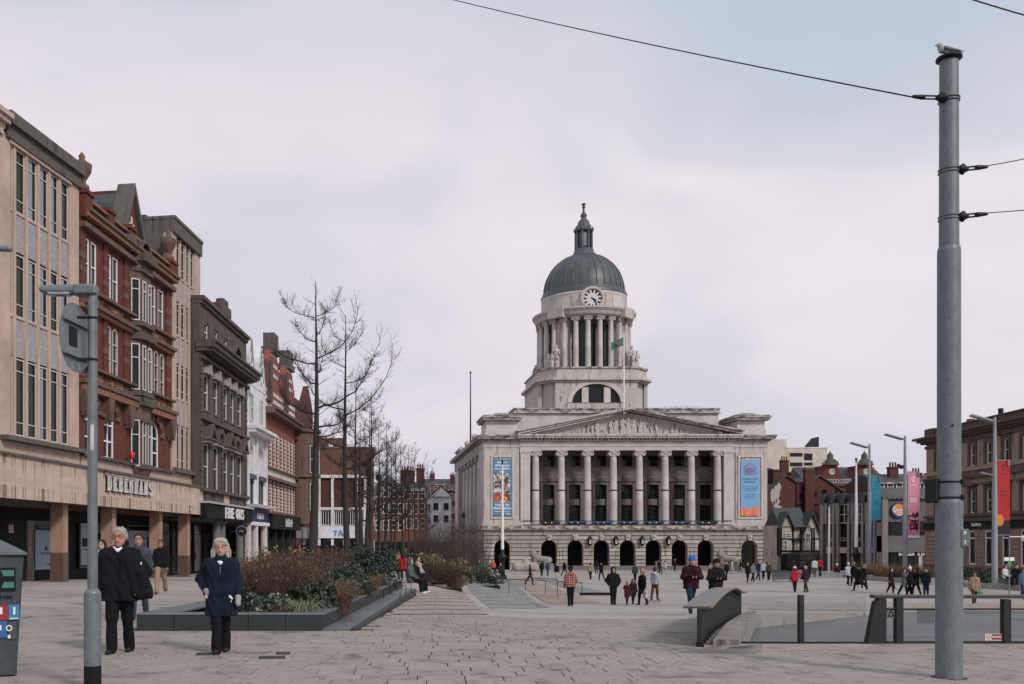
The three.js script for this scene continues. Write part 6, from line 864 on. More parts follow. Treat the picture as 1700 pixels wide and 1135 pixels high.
{ // glass balustrade
  const D = EDGE_D + .02, y0 = -.02, Z = -D, X = (u) => (u - U0) / F * D, tp = yAt(989, D), o = thing('glass_balustrade', 'glass balustrade with dark bronze posts and a flat timber handrail', 'balustrade', [0, 0, 0]);
  const postAt = (u, w, h) => part(o, 'post', rb(X(u) - w / 2, X(u) + w / 2, y0, h, Z - .05, Z + .05, .008), C.bronze);
  postAt(1491, .115, tp - .03); postAt(1669, .12, tp - .05); postAt(1860, .12, tp - .05); part(o, 'end_post', ext([[X(1436), y0], [X(1468), y0], [X(1468), tp - .03], [X(1458), tp - .03], [X(1450), tp - .09]], Z - .06, Z + .06), C.bronze);
  part(o, 'handrail', rb(X(1448), X(1990), tp - .035, tp + .02, Z - .1, Z + .06, .012), M(.055, .045, .04, .5, { t: 'wood' })); part(o, 'lower_rail', rb(X(1468), X(1990), tp - .22, tp - .195, Z - .02, Z + .02, .005), C.iron);
  for (const [a, b] of [[1469, 1485], [1497, 1662], [1676, 1854]]) part(o, 'glass_pane', bx(X(a), X(b), .03, tp - .23, Z - .004, Z + .004), C.pane); part(o, 'bottom_channel', [rb(X(1469), X(1990), .0, .04, Z - .03, Z + .03, .005)], C.bronze);
  part(o, 'glass_pane', bx(X(1230), X(1324), .03, tp + .0, Z - .004, Z + .004), C.pane); part(o, 'glass_pane', bx(X(1334), X(1437), .03, tp, Z - .004, Z + .004), C.pane); part(o, 'post', rb(X(1325), X(1333), y0, yAt(987, D), Z - .045, Z + .045, .008), C.bronze); part(o, 'bottom_channel', rb(X(1228), X(1437), 0, .03, Z - .03, Z + .03, .005), C.iron);
  part(o, 'grey_notice', bx(X(1522), X(1550), yAt(1034, D), yAt(1009, D), Z + .006, Z + .012), M(.1, .11, .115, .4)); part(o, 'grey_notice', bx(X(1471), X(1485), yAt(1026, D), yAt(1008, D), Z + .006, Z + .012), M(.13, .14, .145, .4)); part(o, 'warning_triangle', ext([[X(1473), yAt(1023, D)], [X(1483), yAt(1023, D)], [X(1478), yAt(1010, D)]], Z + .012, Z + .016, [[[X(1475), yAt(1021.5, D)], [X(1481), yAt(1021.5, D)], [X(1478), yAt(1013.5, D)]]]), C.black);
  flatSign('x', '', '', X(1664) - X(1634), .14, [(X(1634) + X(1664)) / 2, yAt(1059, D), Z + .006], 0, bannerCanvas(256, 128, (x, w, h) => { x.fillStyle = '#d8cfcc'; x.fillRect(0, 0, w, h); x.fillStyle = '#7e2a2e'; x.fillRect(90, 6, 160, 80); x.strokeStyle = '#8a2b30'; x.lineWidth = 8; x.beginPath(); x.arc(46, 46, 32, 0, 7); x.stroke(); x.fillStyle = '#222'; x.fillRect(30, 40, 32, 12); x.fillRect(8, 96, 240, 8); x.fillStyle = '#e8dcdc'; x.font = 'bold 30px sans-serif'; for (let i = 0; i < 9; i++) x.fillRect(100 + i * 16, 28 + (i % 3) * 3, 9, 26); }), null, { parent: o, face: 'sticker' });
}
// long granite planter with its bench
const PLN = { l: (d) => -4.06 + .15 * (d - 17.5), r: (d) => -.72 + .13 * (d - 17.3), b: (d) => -.10 + .128 * (d - 17.3) };
{
  const o = thing('long_planter', 'long dark granite planter with a level bench running along its side', 'planter'), d0 = 17.45, d1 = 34, yt = .31, wall = (fx, w, yb, ytp, m, n, da = d0, db = d1) => { const k = 9; for (let i = 0; i < k; i++) { const a = da + (db - da) * i / k, b = da + (db - da) * (i + 1) / k - .012, g = ext([[fx(a), a], [fx(a) + w, a], [fx(b) + w, b], [fx(b), b]], 0, ytp - yb); g.rotateX(-Math.PI / 2); g.scale(1, 1, 1); g.translate(0, yb, 0); part(o, n, g, m); } };
  wall(PLN.r, -.36, -1, yt - .03, C.planter, 'side_block'); wall((d) => PLN.r(d) + .015, -.39, yt - .03, yt, C.planterTop, 'coping'); wall(PLN.l, .5, -.6, yt - .03, C.planter, 'side_block'); wall((d) => PLN.l(d) - .015, .62, yt - .03, yt, C.planterTop, 'coping');
  const n = 5; for (let i = 0; i < n; i++) { const a = PLN.l(d0) + (PLN.r(d0) - PLN.l(d0)) * i / n, b = PLN.l(d0) + (PLN.r(d0) - PLN.l(d0)) * (i + 1) / n - .006; part(o, 'front_block', rb(a, b, -.05, yt - .03, -d0 - .35, -d0 + .02, .012), C.planter); part(o, 'front_coping', rb(a, b, yt - .028, yt + .002, -d0 - .4, -d0 + .035, .01), C.planterTop); }
  const sg = ext([[PLN.l(d0) + .5, d0 + .3], [PLN.r(d0) - .3, d0 + .3], [PLN.r(d1) - .3, d1], [PLN.l(d1) + .5, d1]], -.3, .2); sg.rotateX(-Math.PI / 2); part(o, 'soil', sg, C.soil);
  wall(PLN.b, -.12, -1.2, .03, C.planter, 'bench_block', d0 + .05, 32.5); wall((d) => PLN.b(d) - .125, -(.52), -.2, .035, C.planterTop, 'bench_top', d0 + .02, 32.5);
  part(o, 'bench_end', rb(PLN.r(32.5), PLN.b(32.5), -1, .03, -32.7, -32.5, .01), C.planter);
  for (const d of [27, 29, 31]) part(o, 'armrest', tube([V(PLN.r(d) + .08, .03, -d), V(PLN.r(d) + .08, .3, -d), V(PLN.b(d) - .06, .3, -d), V(PLN.b(d) - .06, .03, -d)], .014, 6), C.iron);
}
function lowPlanter(label, c, h, mat) { const o = thing('low_planter', label, 'planter'); const n = c.length; for (let i = 0; i < n; i++) { const a = c[i], b = c[(i + 1) % n], L = Math.hypot(b[0] - a[0], b[1] - a[1]), g = rb(0, L, 0, h + .6, -.25, .0, .015); put(g, a[0], Math.min(groundAt(...a), groundAt(...b)) - .6 + (h > .3 ? 0 : 0), -a[1], Math.atan2(b[1] - a[1], b[0] - a[0])); part(o, 'kerb_stone', g, mat); } return o; }
const ux = (u, d) => [(u - U0) / F * d, d];
lowPlanter('square black edged planter full of yellow leaved shrubs beside the seated group', [ux(693, 47), ux(767, 47), ux(752, 60), ux(694, 60)], .22, C.black);
lowPlanter('far dark edged planter with bushes in front of the town hall corner', [ux(778, 66), ux(830, 66), ux(822, 84), ux(779, 84)], .25, C.black);
lowPlanter('long curved pale kerb planter in front of the restaurant', [ux(1400, 82), ux(1445, 76), ux(1545, 70), ux(1560, 78), ux(1430, 92)], .42, M(.36, .335, .315, .88, { t: 'stone' }));
lowPlanter('pale kerb planter in front of the bank windows', [ux(1600, 68), ux(1740, 62), ux(1745, 69), ux(1600, 76)], .42, M(.36, .335, .315, .88, { t: 'stone' }));
// lamp columns with banners
const manIcon = (x, cx0, cy0, s, col) => { x.strokeStyle = x.fillStyle = col; x.lineWidth = s * .16; x.lineCap = 'round'; x.beginPath(); x.arc(cx0, cy0 - s * .9, s * .16, 0, 7); x.fill(); for (const [a, b, c, d] of [[0, -.7, 0, 0], [0, 0, -.35, .7], [0, 0, .3, .7], [0, -.55, -.6, -.3], [0, -.55, .5, -.85]]) { x.beginPath(); x.moveTo(cx0 + a * s, cy0 + b * s); x.lineTo(cx0 + c * s, cy0 + d * s); x.stroke(); } };
function lampColumn(label, u, d, vTop, o2) {
  const p = onGround(u, d), t = thing('lamp_column', label, 'street lamp', [p.x, p.y, p.z]), H = yAt(vTop, d) - p.y; part(t, 'column', lathe([[.2, 0], [.19, .5], [.15, H * .6], [.085, H]], 16), C.whitePaint === 0 ? C.galv : M(.34, .38, .40, .45, { t: 'metal' }));
  part(t, 'lamp_arm', tube([V(0, H - .35, 0), V(-.5, H - .25, .1)], .05, 6), C.galv); part(t, 'lamp_head', put(rb(-.75, .75, -.06, .1, -.22, .22, .05), -1.0, H - .12, .12, 0, 0, -.28), M(.2, .24, .25, .4)); if (o2.cam) part(t, 'camera_head', [put(new THREE.SphereGeometry(.18, 10, 8), -.35, H * .78, .1), put(new THREE.SphereGeometry(.14, 10, 8), -.6, H * .78 + .12, .1)], C.iron); if (o2.spot) part(t, 'spot_arm', put(rb(-.9, .0, -.05, .06, -.1, .1, .03), -.1, H * .66, 0, 0, 0, -.2), C.galv); return t;
}
function hangBanner(label, u0, u1, v0, v1, d, draw) { const x0 = ux(u0, d)[0], x1 = ux(u1, d)[0], h = yAt(v0, d) - yAt(v1, d), t = flatSign('street_banner', label, 'banner', x1 - x0, h, [(x0 + x1) / 2, (yAt(v0, d) + yAt(v1, d)) / 2, -d], 0, bannerCanvas(192, Math.round(192 * h / (x1 - x0)), draw), M(.2, .2, .2, .8), { wave: .012 }); part(t, 'banner_arm', [tube([V(-(x1 - x0) / 2 - .25, h / 2, 0), V((x1 - x0) / 2, h / 2, 0)], .035, 6), tube([V(-(x1 - x0) / 2 - .25, -h / 2, 0), V((x1 - x0) / 2, -h / 2, 0)], .03, 6)], C.galv); part(t, 'banner_clip', rb((x1 - x0) * .25, (x1 - x0) * .45, h / 2 - .4, h / 2 + .05, .03, .1, .02), C.galv); }
const bt = (x, s, y, w, px, col) => { x.fillStyle = col; x.font = 'bold ' + px + 'px sans-serif'; x.textAlign = 'center'; x.fillText(s, w / 2, y); };
lampColumn('grey lamp column carrying the teal banner', 1443, 86, 737, {}); lampColumn('grey lamp column carrying the pink banner', 1502, 80, 723, { cam: 1, spot: 1 }); lampColumn('grey lamp column carrying the red banner outside the bank', 1651, 66, 692, { spot: 1 });
hangBanner('teal banner printed with a running figure beside a flagpole', 1446, 1462, 791, 863, 85.9, (x, w, h) => { x.fillStyle = '#1f7d94'; x.fillRect(0, 0, w, h); manIcon(x, w / 2, h * .17, 56, '#12323c'); x.fillStyle = '#12323c'; for (let i = 0; i < 8; i++) x.fillRect(40 + i * 14, h * .29 - 14, 8, 14); bt(x, 'BOOK', h * .58, w, 40, '#12323c'); bt(x, 'NOW!', h * .64, w, 40, '#12323c'); });
hangBanner('pink banner printed with HELLO beside the round restaurant sign', 1506.5, 1526, 783, 893, 79.9, (x, w, h) => { x.fillStyle = '#d58a9e'; x.fillRect(0, 0, w, h); manIcon(x, w / 2, h * .12, 60, '#f0e4e6'); x.fillStyle = '#f0e4e6'; for (let i = 0; i < 8; i++) x.fillRect(40 + i * 14, h * .2 - 14, 8, 14); bt(x, 'BOOK', h * .42, w, 40, '#f0e4e6'); bt(x, 'NOW!', h * .46, w, 40, '#f0e4e6'); const r = mulberry(4); for (let i = 0; i < 60; i++) { x.fillStyle = ['#7a1240', '#30101e', '#b02860', '#1c0c14'][i % 4]; x.beginPath(); x.ellipse(20 + r() * 150, h * .64 + r() * h * .22, 8 + r() * 12, 16 + r() * 40, 0, 0, 7); x.fill(); } bt(x, 'HELLO', h * .72, w, 44, '#f4ecee'); x.fillStyle = '#eee4e4'; x.fillRect(0, h * .96, w, h * .04); });
hangBanner('red banner with orange photograph hanging outside the bank', 1655, 1676, 764, 888, 65.9, (x, w, h) => { x.fillStyle = '#a81820'; x.fillRect(0, 0, w, h); manIcon(x, w / 2, h * .1, 56, '#3a0a0e'); x.fillStyle = '#3a0a0e'; for (let i = 0; i < 8; i++) x.fillRect(40 + i * 14, h * .19 - 14, 8, 14); bt(x, 'BOOK', h * .43, w, 40, '#3a0a0e'); bt(x, 'NOW!', h * .475, w, 40, '#3a0a0e'); x.fillStyle = '#1a0c0a'; x.fillRect(0, h * .8, w, h * .2); x.fillStyle = '#d07a26'; x.beginPath(); x.ellipse(w * .2, h * .8, 60, 90, 0, 0, 7); x.fill(); });
function flagMast(label, u, d, vTop, r, base) { const p = onGround(u, d), t = thing('flagpole', label, 'flagpole', [p.x, p.y, p.z]), H = yAt(vTop, d) - p.y; part(t, 'mast', lathe([[r, base || 0], [r * .8, H * .6], [r * .45, H - .3]], 12), C.whitePaint); part(t, 'mast_tip', [cyl(r * .5, r * .4, H * .12, 0, H - H * .12, 0, 8), put(new THREE.SphereGeometry(r * .8, 10, 8), 0, H, 0)], C.dark); if (base) part(t, 'ornate_base', lathe([[.45, 0], [.45, .25], [.26, .4], [.2, base * .55], [.26, base * .7], [.46, base * .74], [.4, base * .8], [.2, base * .9], [.17, base + .1]], 14), C.iron); return t; }
flagMast('white flagpole with black lamp shaped base in front of the banner panel', 834, 96, 766, .16, 2.9); flagMast('white flagpole with dark pedestal in front of the finned block', 1421, 88, 762, .15, 2.4); flagMast('plain grey mast beside the finned office block', 1376, 92, 835, .11);
{ // masts and flag on the town hall roof
  let t = thing('flagpole', 'tall dark flagpole on the far roof corner of the town hall', 'flagpole', [ux(781, 179)[0], yAt(716, 179), -179]); part(t, 'mast', lathe([[.16, -2], [.08, yAt(618, 179) - yAt(716, 179)]], 10), C.iron); part(t, 'mast_tip', put(new THREE.SphereGeometry(.2, 8, 6), 0, yAt(618, 179) - yAt(716, 179), 0), C.iron);
  t = thing('flagpole', 'white flagpole with green flag before the clock drum', 'flagpole', [ux(1035.5, 146.5)[0], yAt(683, 146.5), -146.5]); const H = yAt(551, 146.5) - yAt(683, 146.5); part(t, 'mast', lathe([[.13, -.4], [.08, H]], 10), C.whitePaint); const g = new THREE.PlaneGeometry(1.9, 1.25, 12, 6), q = g.attributes.position; for (let i = 0; i < q.count; i++) { const x = q.getX(i); q.setZ(i, Math.sin(x * 3.5) * .22 * (1 - (x + .95) / 1.9)); q.setY(i, q.getY(i) - (.95 - x) * .42); } g.computeVertexNormals(); g.translate(-1.0, H - 1.4, 0); part(t, 'flag', g, M(.05, .15, .13, .8)); part(t, 'flag_badge', put(cyl(.24, .24, .5, 0, -.25, 0, 14), -.98, H - 1.78, 0, 0, Math.PI / 2), M(.35, .07, .05, .7));
}
// stone lions either side of the steps
for (const [u, d, s, l] of [[893, 137, -1, 'stone lion resting on a plinth beside the arch with tents'], [1203, 137, -1, 'stone lion sitting on a plinth at the end of the steps']]) {
  const p = onGround(u, d), t = thing('lion_statue', l, 'statue', [p.x, p.y, p.z], 0), y = 1.0; part(t, 'plinth', [rb(-1.1, 2.0, -.2, .9, -.8, .8, .06), rb(-1.2, 2.1, .8, 1.0, -.9, .9, .04)], M(.3, .275, .25, .9, { t: 'stone' }));
  part(t, 'lion', soft([[-.45, y + .75, 0, 1.5, y + .5, 0, .48, .52], [-.6, y + 1.2, 0, -.35, y + .9, 0, .5, .52], [-.72, y + 1.45, 0, -.6, y + 1.4, 0, .4, .4], [-1.05, y + 1.32, 0, -.85, y + 1.38, 0, .18, .24], [-.5, y + .5, .3, -.55, y + .12, .35, .2, .17], [-.55, y + .14, .35, -1.15, y + .12, .35, .16, .14], [-.5, y + .5, -.3, -1.15, y + .12, -.35, .18, .14], [1.4, y + .4, .4, .9, y + .14, .5, .34, .16], [1.4, y + .4, -.4, .9, y + .14, -.5, .34, .16], [1.8, y + .4, 0, 1.5, y + .12, .6, .1, .07], [-.75, y + 1.8, .24, -.72, y + 1.84, .26, .08, .06], [-.75, y + 1.8, -.24, -.72, y + 1.84, -.26, .08, .06]], .06, .12), M(.3, .275, .25, .9, { t: 'stone' }));
}
{ // canvas tent by the steps
  const p = onGround(872, 134), t = thing('tent', 'low beige canvas tent heap beside the lion plinth', 'tent', [p.x, p.y, p.z]); part(t, 'canvas', soft([[-1.2, .5, 0, 1.2, .6, 0, .7, .6], [0, 1.5, 0, .2, .8, 0, .35, .7], [1.4, .4, .3, 1.9, .3, .2, .5, .4]], .09, .4), M(.36, .31, .28, .9, { t: 'cloth' })); part(t, 'ground_flap', soft([[-1.9, .1, .3, -1.2, .3, .2, .2, .3]], .07), M(.2, .17, .15, .9));
}
// cafe terrace
{
  for (let i = 0; i < 3; i++) { const p = onGround(404 + i * 14, 62 + i * 2.6), t = thing('cafe_barrier', 'red canvas cafe windbreak panel outside the white columns', 'barrier', [p.x, p.y, p.z], .9, 'red cafe windbreaks'); part(t, 'canvas', rb(-.75, .75, .35, .95, -.015, .015, .01), M(.28, .025, .03, .7)); part(t, 'logo', bx(-.2, .2, .55, .7, .016, .02), M(.6, .5, .35, .6)); for (const x of [-.78, .78]) part(t, 'post', cyl(.025, .025, 1, x, 0, 0, 8), C.iron); for (const x of [-.78, .78]) part(t, 'foot', cyl(.16, .16, .03, x, 0, 0, 12), C.iron); }
  let k = 0; for (const [u, d] of [[432, 60], [447, 61], [458, 64], [470, 66], [480, 70], [425, 66]]) { const p = onGround(u, d), t = thing('cafe_chair', (k % 2 ? 'dark' : 'red backed') + ' metal cafe chair on the terrace behind the planting', 'chair', [p.x, p.y, p.z], k++ * 1.3, (k % 2 ? 'red backed' : 'dark') + ' cafe chairs'); part(t, 'seat', rb(-.22, .22, .44, .47, -.22, .22, .01), C.iron); part(t, 'backrest', rb(-.22, .22, .62, .9, -.23, -.2, .01), k % 2 ? M(.3, .02, .03, .6) : C.iron); for (const [x, z] of [[-.2, -.2], [.2, -.2], [-.2, .2], [.2, .2]]) part(t, 'leg', cyl(.015, .015, z < 0 ? .9 : .45, x, 0, z, 6), C.iron); }
  for (const [u, d] of [[440, 62], [464, 67]]) { const p = onGround(u, d), t = thing('cafe_table', 'small round cafe table on the terrace', 'table', [p.x, p.y, p.z], 0, 'cafe tables'); part(t, 'tabletop', cyl(.35, .35, .03, 0, .72, 0, 20), C.iron); part(t, 'stem', cyl(.03, .03, .72, 0, 0, 0, 8), C.iron); part(t, 'foot', cyl(.22, .2, .03, 0, 0, 0, 14), C.iron); }
  const p = onGround(497, 78), q = thing('closed_parasol', 'furled red parasol standing by the dark shop front', 'parasol', [p.x, p.y, p.z]); part(q, 'pole', cyl(.03, .03, 2.6, 0, 0, 0, 8), C.iron); part(q, 'folded_canopy', lathe([[.05, .9], [.2, 1.1], [.16, 1.8], [.05, 2.5]], 8), M(.32, .02, .03, .8)); part(q, 'foot', cyl(.3, .28, .08, 0, 0, 0, 14), C.iron);
}
// slim rails on the terrace steps, dark street lamps, a bus stop flag
for (const [u, v, h, w] of [[845, 985, .9, 2.0], [872, 980, .9, 2.0], [925, 990, .9, 1.2]]) { const p = gp(u, v), t = thing('step_rail', { 845: 'slim steel step rail beside the sandstone terrace', 872: 'slim steel step rail in front of the lion plinth', 925: 'slim steel step rail behind the plaid jacket' }[u], 'handrail', [p.x, p.y, p.z], -.5); part(t, 'rail', tube([V(0, h, 0), V(w, h - .1, -1)], .022, 6), C.iron); for (const f of [0, 1]) part(t, 'post', cyl(.018, .018, h + .1, w * f, -.1 * f - .1, -f, 6), C.iron); }
for (const [u, d, vt, l] of [[628, 84, 788, 'black street lamp among the bare trees'], [770, 108, 852, 'black ornate street lamp at the corner of the town hall']]) { const p = onGround(u, d), t = thing('street_lamp', l, 'street lamp', [p.x, p.y, p.z]), H = yAt(vt, d) - p.y; part(t, 'column', lathe([[.18, 0], [.16, .8], [.08, 1.0], [.06, H - .5]], 12), C.iron); part(t, 'lantern', lathe([[.06, H - .55], [.2, H - .4], [.26, H - .05], [.1, H + .1], [0, H + .2]], 8), C.iron); }
{ const p = onGround(1675, 60), t = thing('bus_stop_flag', 'white and green stop flag on a thin post before the bank', 'sign', [p.x, p.y, p.z]), H = yAt(928, 60) - p.y; part(t, 'post', cyl(.04, .04, H + 1.5, 0, 0, 0, 8), C.galv); part(t, 'flag', rb(-.32, .3, H - .1, H + .12, -.03, .03, .01), C.whitePaint); part(t, 'green_panel', rb(-.1, .12, H - .42, H - .1, -.03, .03, .01), M(.05, .3, .06, .5)); part(t, 'camera_arm', [tube([V(0, H + 1.4, 0), V(.8, H + 1.4, 0)], .03, 6), put(new THREE.SphereGeometry(.2, 10, 8), .95, H + 1.3, 0)], C.whitePaint); }
{ const p = onGround(1338, 112), t = thing('delivery_van', 'dark van parked by the inn with pale bumper', 'van', [p.x, p.y, p.z], .5); part(t, 'body', [rb(-2.3, 2.3, .4, 1.3, -.95, .95, .15), rb(-2.2, 1.5, 1.25, 2.2, -.9, .9, .2)], C.dark); part(t, 'windscreen', put(rb(1.2, 1.3, 1.3, 2.0, -.8, .8, .02), .2, 0, 0), C.glass); for (const [x, z] of [[-1.4, .9], [1.4, .9], [-1.4, -.9], [1.4, -.9]]) { const w = part(t, 'wheel', put(cyl(.36, .36, .22, 0, -.11, 0, 18), x, .36, z, 0, Math.PI / 2), C.black); part(w, 'rim', put(cyl(.2, .2, .24, 0, -.12, 0, 14), x, .36, z, 0, Math.PI / 2), C.galv); } for (const z of [-.65, .65]) part(t, 'headlight', rb(2.25, 2.33, .8, 1.0, z - .2, z + .2, .03), C.whitePaint); part(t, 'bumper', rb(2.2, 2.4, .4, .62, -.9, .9, .05), C.galv); }
// ---------------------------------------------------------------- bare trees: a straight tapered trunk, upswept limbs, fine twigs
function bareTree(label, p, H, r0, limbs, seed, detail = 1) {
  const r = mulberry(seed), rr = (a, b) => a + (b - a) * r(), o = thing('bare_tree', label, 'tree', [p.x, p.y, p.z], 0, 'bare trees along the street'), lean = rr(-.02, .02), tp = (t) => V(Math.sin(t * 5 + seed) * .05 * H * .1 + lean * H * t, H * t, Math.cos(t * 4 + seed) * .03), rad = (t) => r0 * (1 - t) * (.96 + .04 * (1 - t)) * (t > .55 ? 1 - (t - .55) * .5 : 1) + .012;
  part(o, 'trunk', tube(range(0, 1, 16).map(tp), (t) => rad(t) * (1 + .5 * Math.exp(-t * 30)), 12, true), C.bark);
  const tw = [];
  const twig = (a, dir, len, rad0, depth) => {
    const n = depth > 1 ? 5 : 3, pts = [a.clone()], d = dir.clone().normalize(); let c = a.clone();
    for (let i = 0; i < n; i++) { d.add(V(rr(-.3, .3), rr(-.16, .26), rr(-.3, .3))).normalize(); c = c.clone().add(d.clone().multiplyScalar(len / n)); pts.push(c); }
    tw.push(tube(pts, (t) => rad0 * (1 - .75 * t), depth > 1 ? 4 : 3));
    if (depth > 0) { const m = depth > 1 ? Math.round(8 * detail) : Math.round(5 * detail); for (let i = 0; i < m; i++) { const k = 1 + Math.floor(r() * (n - .01)), q = pts[Math.min(k, n)]; twig(q, V(rr(-1, 1), rr(-.1, 1.0), rr(-1, 1)).add(d.clone().multiplyScalar(.7)), len * rr(.3, .55), rad0 * .5, depth - 1); } }
  };
  for (const [t, az, len, lift] of limbs) {
    const a = tp(t), dir = V(Math.cos(az), 0, Math.sin(az)), pts = [a]; let c = a.clone(); const n = 9, rl = Math.min(rad(t) * .42, .011 + len * .0115);
    for (let i = 1; i <= n; i++) { const f = i / n, up = .06 + lift * (f * 1.5) + rr(-.24, .24); c = c.clone().add(dir.clone().multiplyScalar(.88 * len / n * (1 - .5 * f * f)).add(V(rr(-.05, .05), len / n * up, rr(-.05, .05)))); pts.push(c); }
    tw.push(tube(pts, (q) => rl * (1 - .78 * q) + .006, 6));
    const m = Math.round((14 + len * 9) * detail); for (let i = 0; i < m; i++) { const k = Math.min(n, 2 + Math.floor(r() * (n - 1))), g = pts[k].clone().sub(pts[k - 1]).normalize(); twig(pts[k], g.clone().multiplyScalar(.45).add(V(rr(-1, 1), rr(-.4, .95), rr(-1, 1))), rr(.25, .85) * (.45 + len * .13), .0075, r() < .5 ? 2 : 1); }
    twig(pts[n], pts[n].clone().sub(pts[n - 1]), len * .3, .012, 2);
  }
  for (let i = 0; i < 26 * detail; i++) { const t = rr(.42, .99), az = rr(0, 6.3); twig(tp(t), V(Math.cos(az), rr(.1, .7), Math.sin(az)), rr(.4, 1.0), .014, 1); }
  part(o, 'crown', tw, C.twig); return o;
}
const PI = Math.PI, treeAt = (u, d) => { const p = onGround(u, d); return p; }, topH = (v, d, p) => yAt(v, d) - p.y;
{
  let p = treeAt(521, 38); bareTree('tallest bare tree, with a thick straight leader, at the planter end by the red roof', p, topH(467, 38, p), .195, [[.58, 0.2, 3.3, .62], [.56, PI * .96, 2.1, .35], [.745, 0.05, 2.3, .75], [.73, PI, 1.6, .25], [.88, PI * 1.02, 1.7, .25], [.885, -.2, 1.4, .5], [.8, PI * 1.1, .9, .8], [.66, 2.2, 1.6, .5], [.7, -1.4, 1.7, .5], [.82, 1.2, 1.2, .6], [.52, -.7, 2.0, .3], [.48, .4, 1.8, .2]], 5);
  p = treeAt(577, 47); bareTree('bare tree with a pale stout trunk beside the white framed shop', p, topH(522, 47, p), .17, [[.62, .1, 3.4, .7], [.64, PI, 3.0, .75], [.5, PI * 1.05, 2.5, .5], [.74, -.3, 2.0, .6], [.8, PI * .9, 1.7, .7], [.86, .4, 1.3, .7], [.56, 1.8, 2.0, .5], [.45, -1.2, 2.0, .4], [.42, .3, 2.2, .4], [.9, 2.6, 1.0, .7]], 9);
  p = treeAt(592, 52); bareTree('bare tree with a dark narrow trunk close behind the pale stout one', p, topH(632, 52, p), .13, [[.5, .1, 2.4, .6], [.55, PI, 2.6, .7], [.68, .4, 1.8, .6], [.75, 2.8, 1.5, .7], [.42, -.5, 2.4, .5], [.4, 2.5, 1.8, .4], [.84, 0, 1.1, .7]], 14);
  const rest = [[617, 64, 650, .15, 'bare tree in front of the hip roofed corner building'], [641, 76, 700, .14, 'slender bare tree beside the black street lamp'], [655, 88, 716, .13, 'bare tree before the orange brick building'], [668, 98, 738, .15, 'small bare tree before the orange brick pilasters'], [687, 112, 742, .14, 'small bare tree with wide open twigs along the shopping street'], [601, 58, 700, .16, 'thin bare tree half hidden between two larger trunks'], [699, 128, 772, .12, 'young bare tree at the far end of the shopping street'], [608, 70, 676, .15, 'slim bare tree behind the thin half hidden trunk'], [630, 82, 706, .15, 'slim bare tree just behind the black street lamp'], [648, 93, 722, .14, 'narrow bare tree between the slender tree and the brick shop'], [677, 105, 738, .14, 'narrow bare tree before the orange brick shop doorway'], [708, 118, 764, .13, 'bare tree beside the narrow white shop house']];
  rest.forEach(([u, d, v, r0, l], i) => { const q = treeAt(u, d), h = topH(v, d, q), r = mulberry(40 + i), lm = []; for (let k = 0; k < 11; k++) { const t = .36 + .058 * k; lm.push([t, k * 2.4 + r(), h * (.26 - .018 * k) * (.8 + .4 * r()), .5 + .4 * r()]); } bareTree(l, q, h, r0, lm, 60 + i, i < 3 ? .9 : .7); });
}
// ---------------------------------------------------------------- planting
function strip(pos, idx, a, dir, len, w, bend, sg = 4) {        // a blade that arches over
  const side = V(-dir.z, 0, dir.x).normalize().multiplyScalar(w / 2); let y = 0, h = 0; const b0 = pos.length / 3;
  for (let i = 0; i <= sg; i++) { const t = i / sg, th = bend * t * t, x = a.x + dir.x * len * Math.sin(th * .75 + .12) * t, z = a.z + dir.z * len * Math.sin(th * .75 + .12) * t, yy = a.y + len * t * Math.cos(th * .6), k = 1 - t * .85; pos.push(x - side.x * k, yy, z - side.z * k, x + side.x * k, yy, z + side.z * k); if (i) { const q = b0 + (i - 1) * 2; idx.push(q, q + 1, q + 2, q + 1, q + 3, q + 2); } }
}
const geo = (pos, idx) => { const g = new THREE.BufferGeometry(); g.setAttribute('position', new THREE.Float32BufferAttribute(pos, 3)); g.setIndex(idx); g.computeVertexNormals(); return g; };
function grassTuft(label, p, h, r, n, mat, seed, bend = 1.5, w = .012, group) { const q = mulberry(seed), o = thing('grass_tuft', label, 'grass', [p.x, p.y, p.z], 0, group), pos = [], idx = []; for (let i = 0; i < n; i++) { const a = q() * 6.283, e = Math.sqrt(q()) * r * .45; strip(pos, idx, V(Math.cos(a) * e, 0, Math.sin(a) * e), V(Math.cos(a + q() - .5), 0, Math.sin(a + q() - .5)), h * (.55 + .5 * q()), w * (.7 + .6 * q()), bend * (.5 + q())); } const b = part(o, 'blades', geo(pos, idx), mat); b.userData.kind = 'stuff'; return o; }
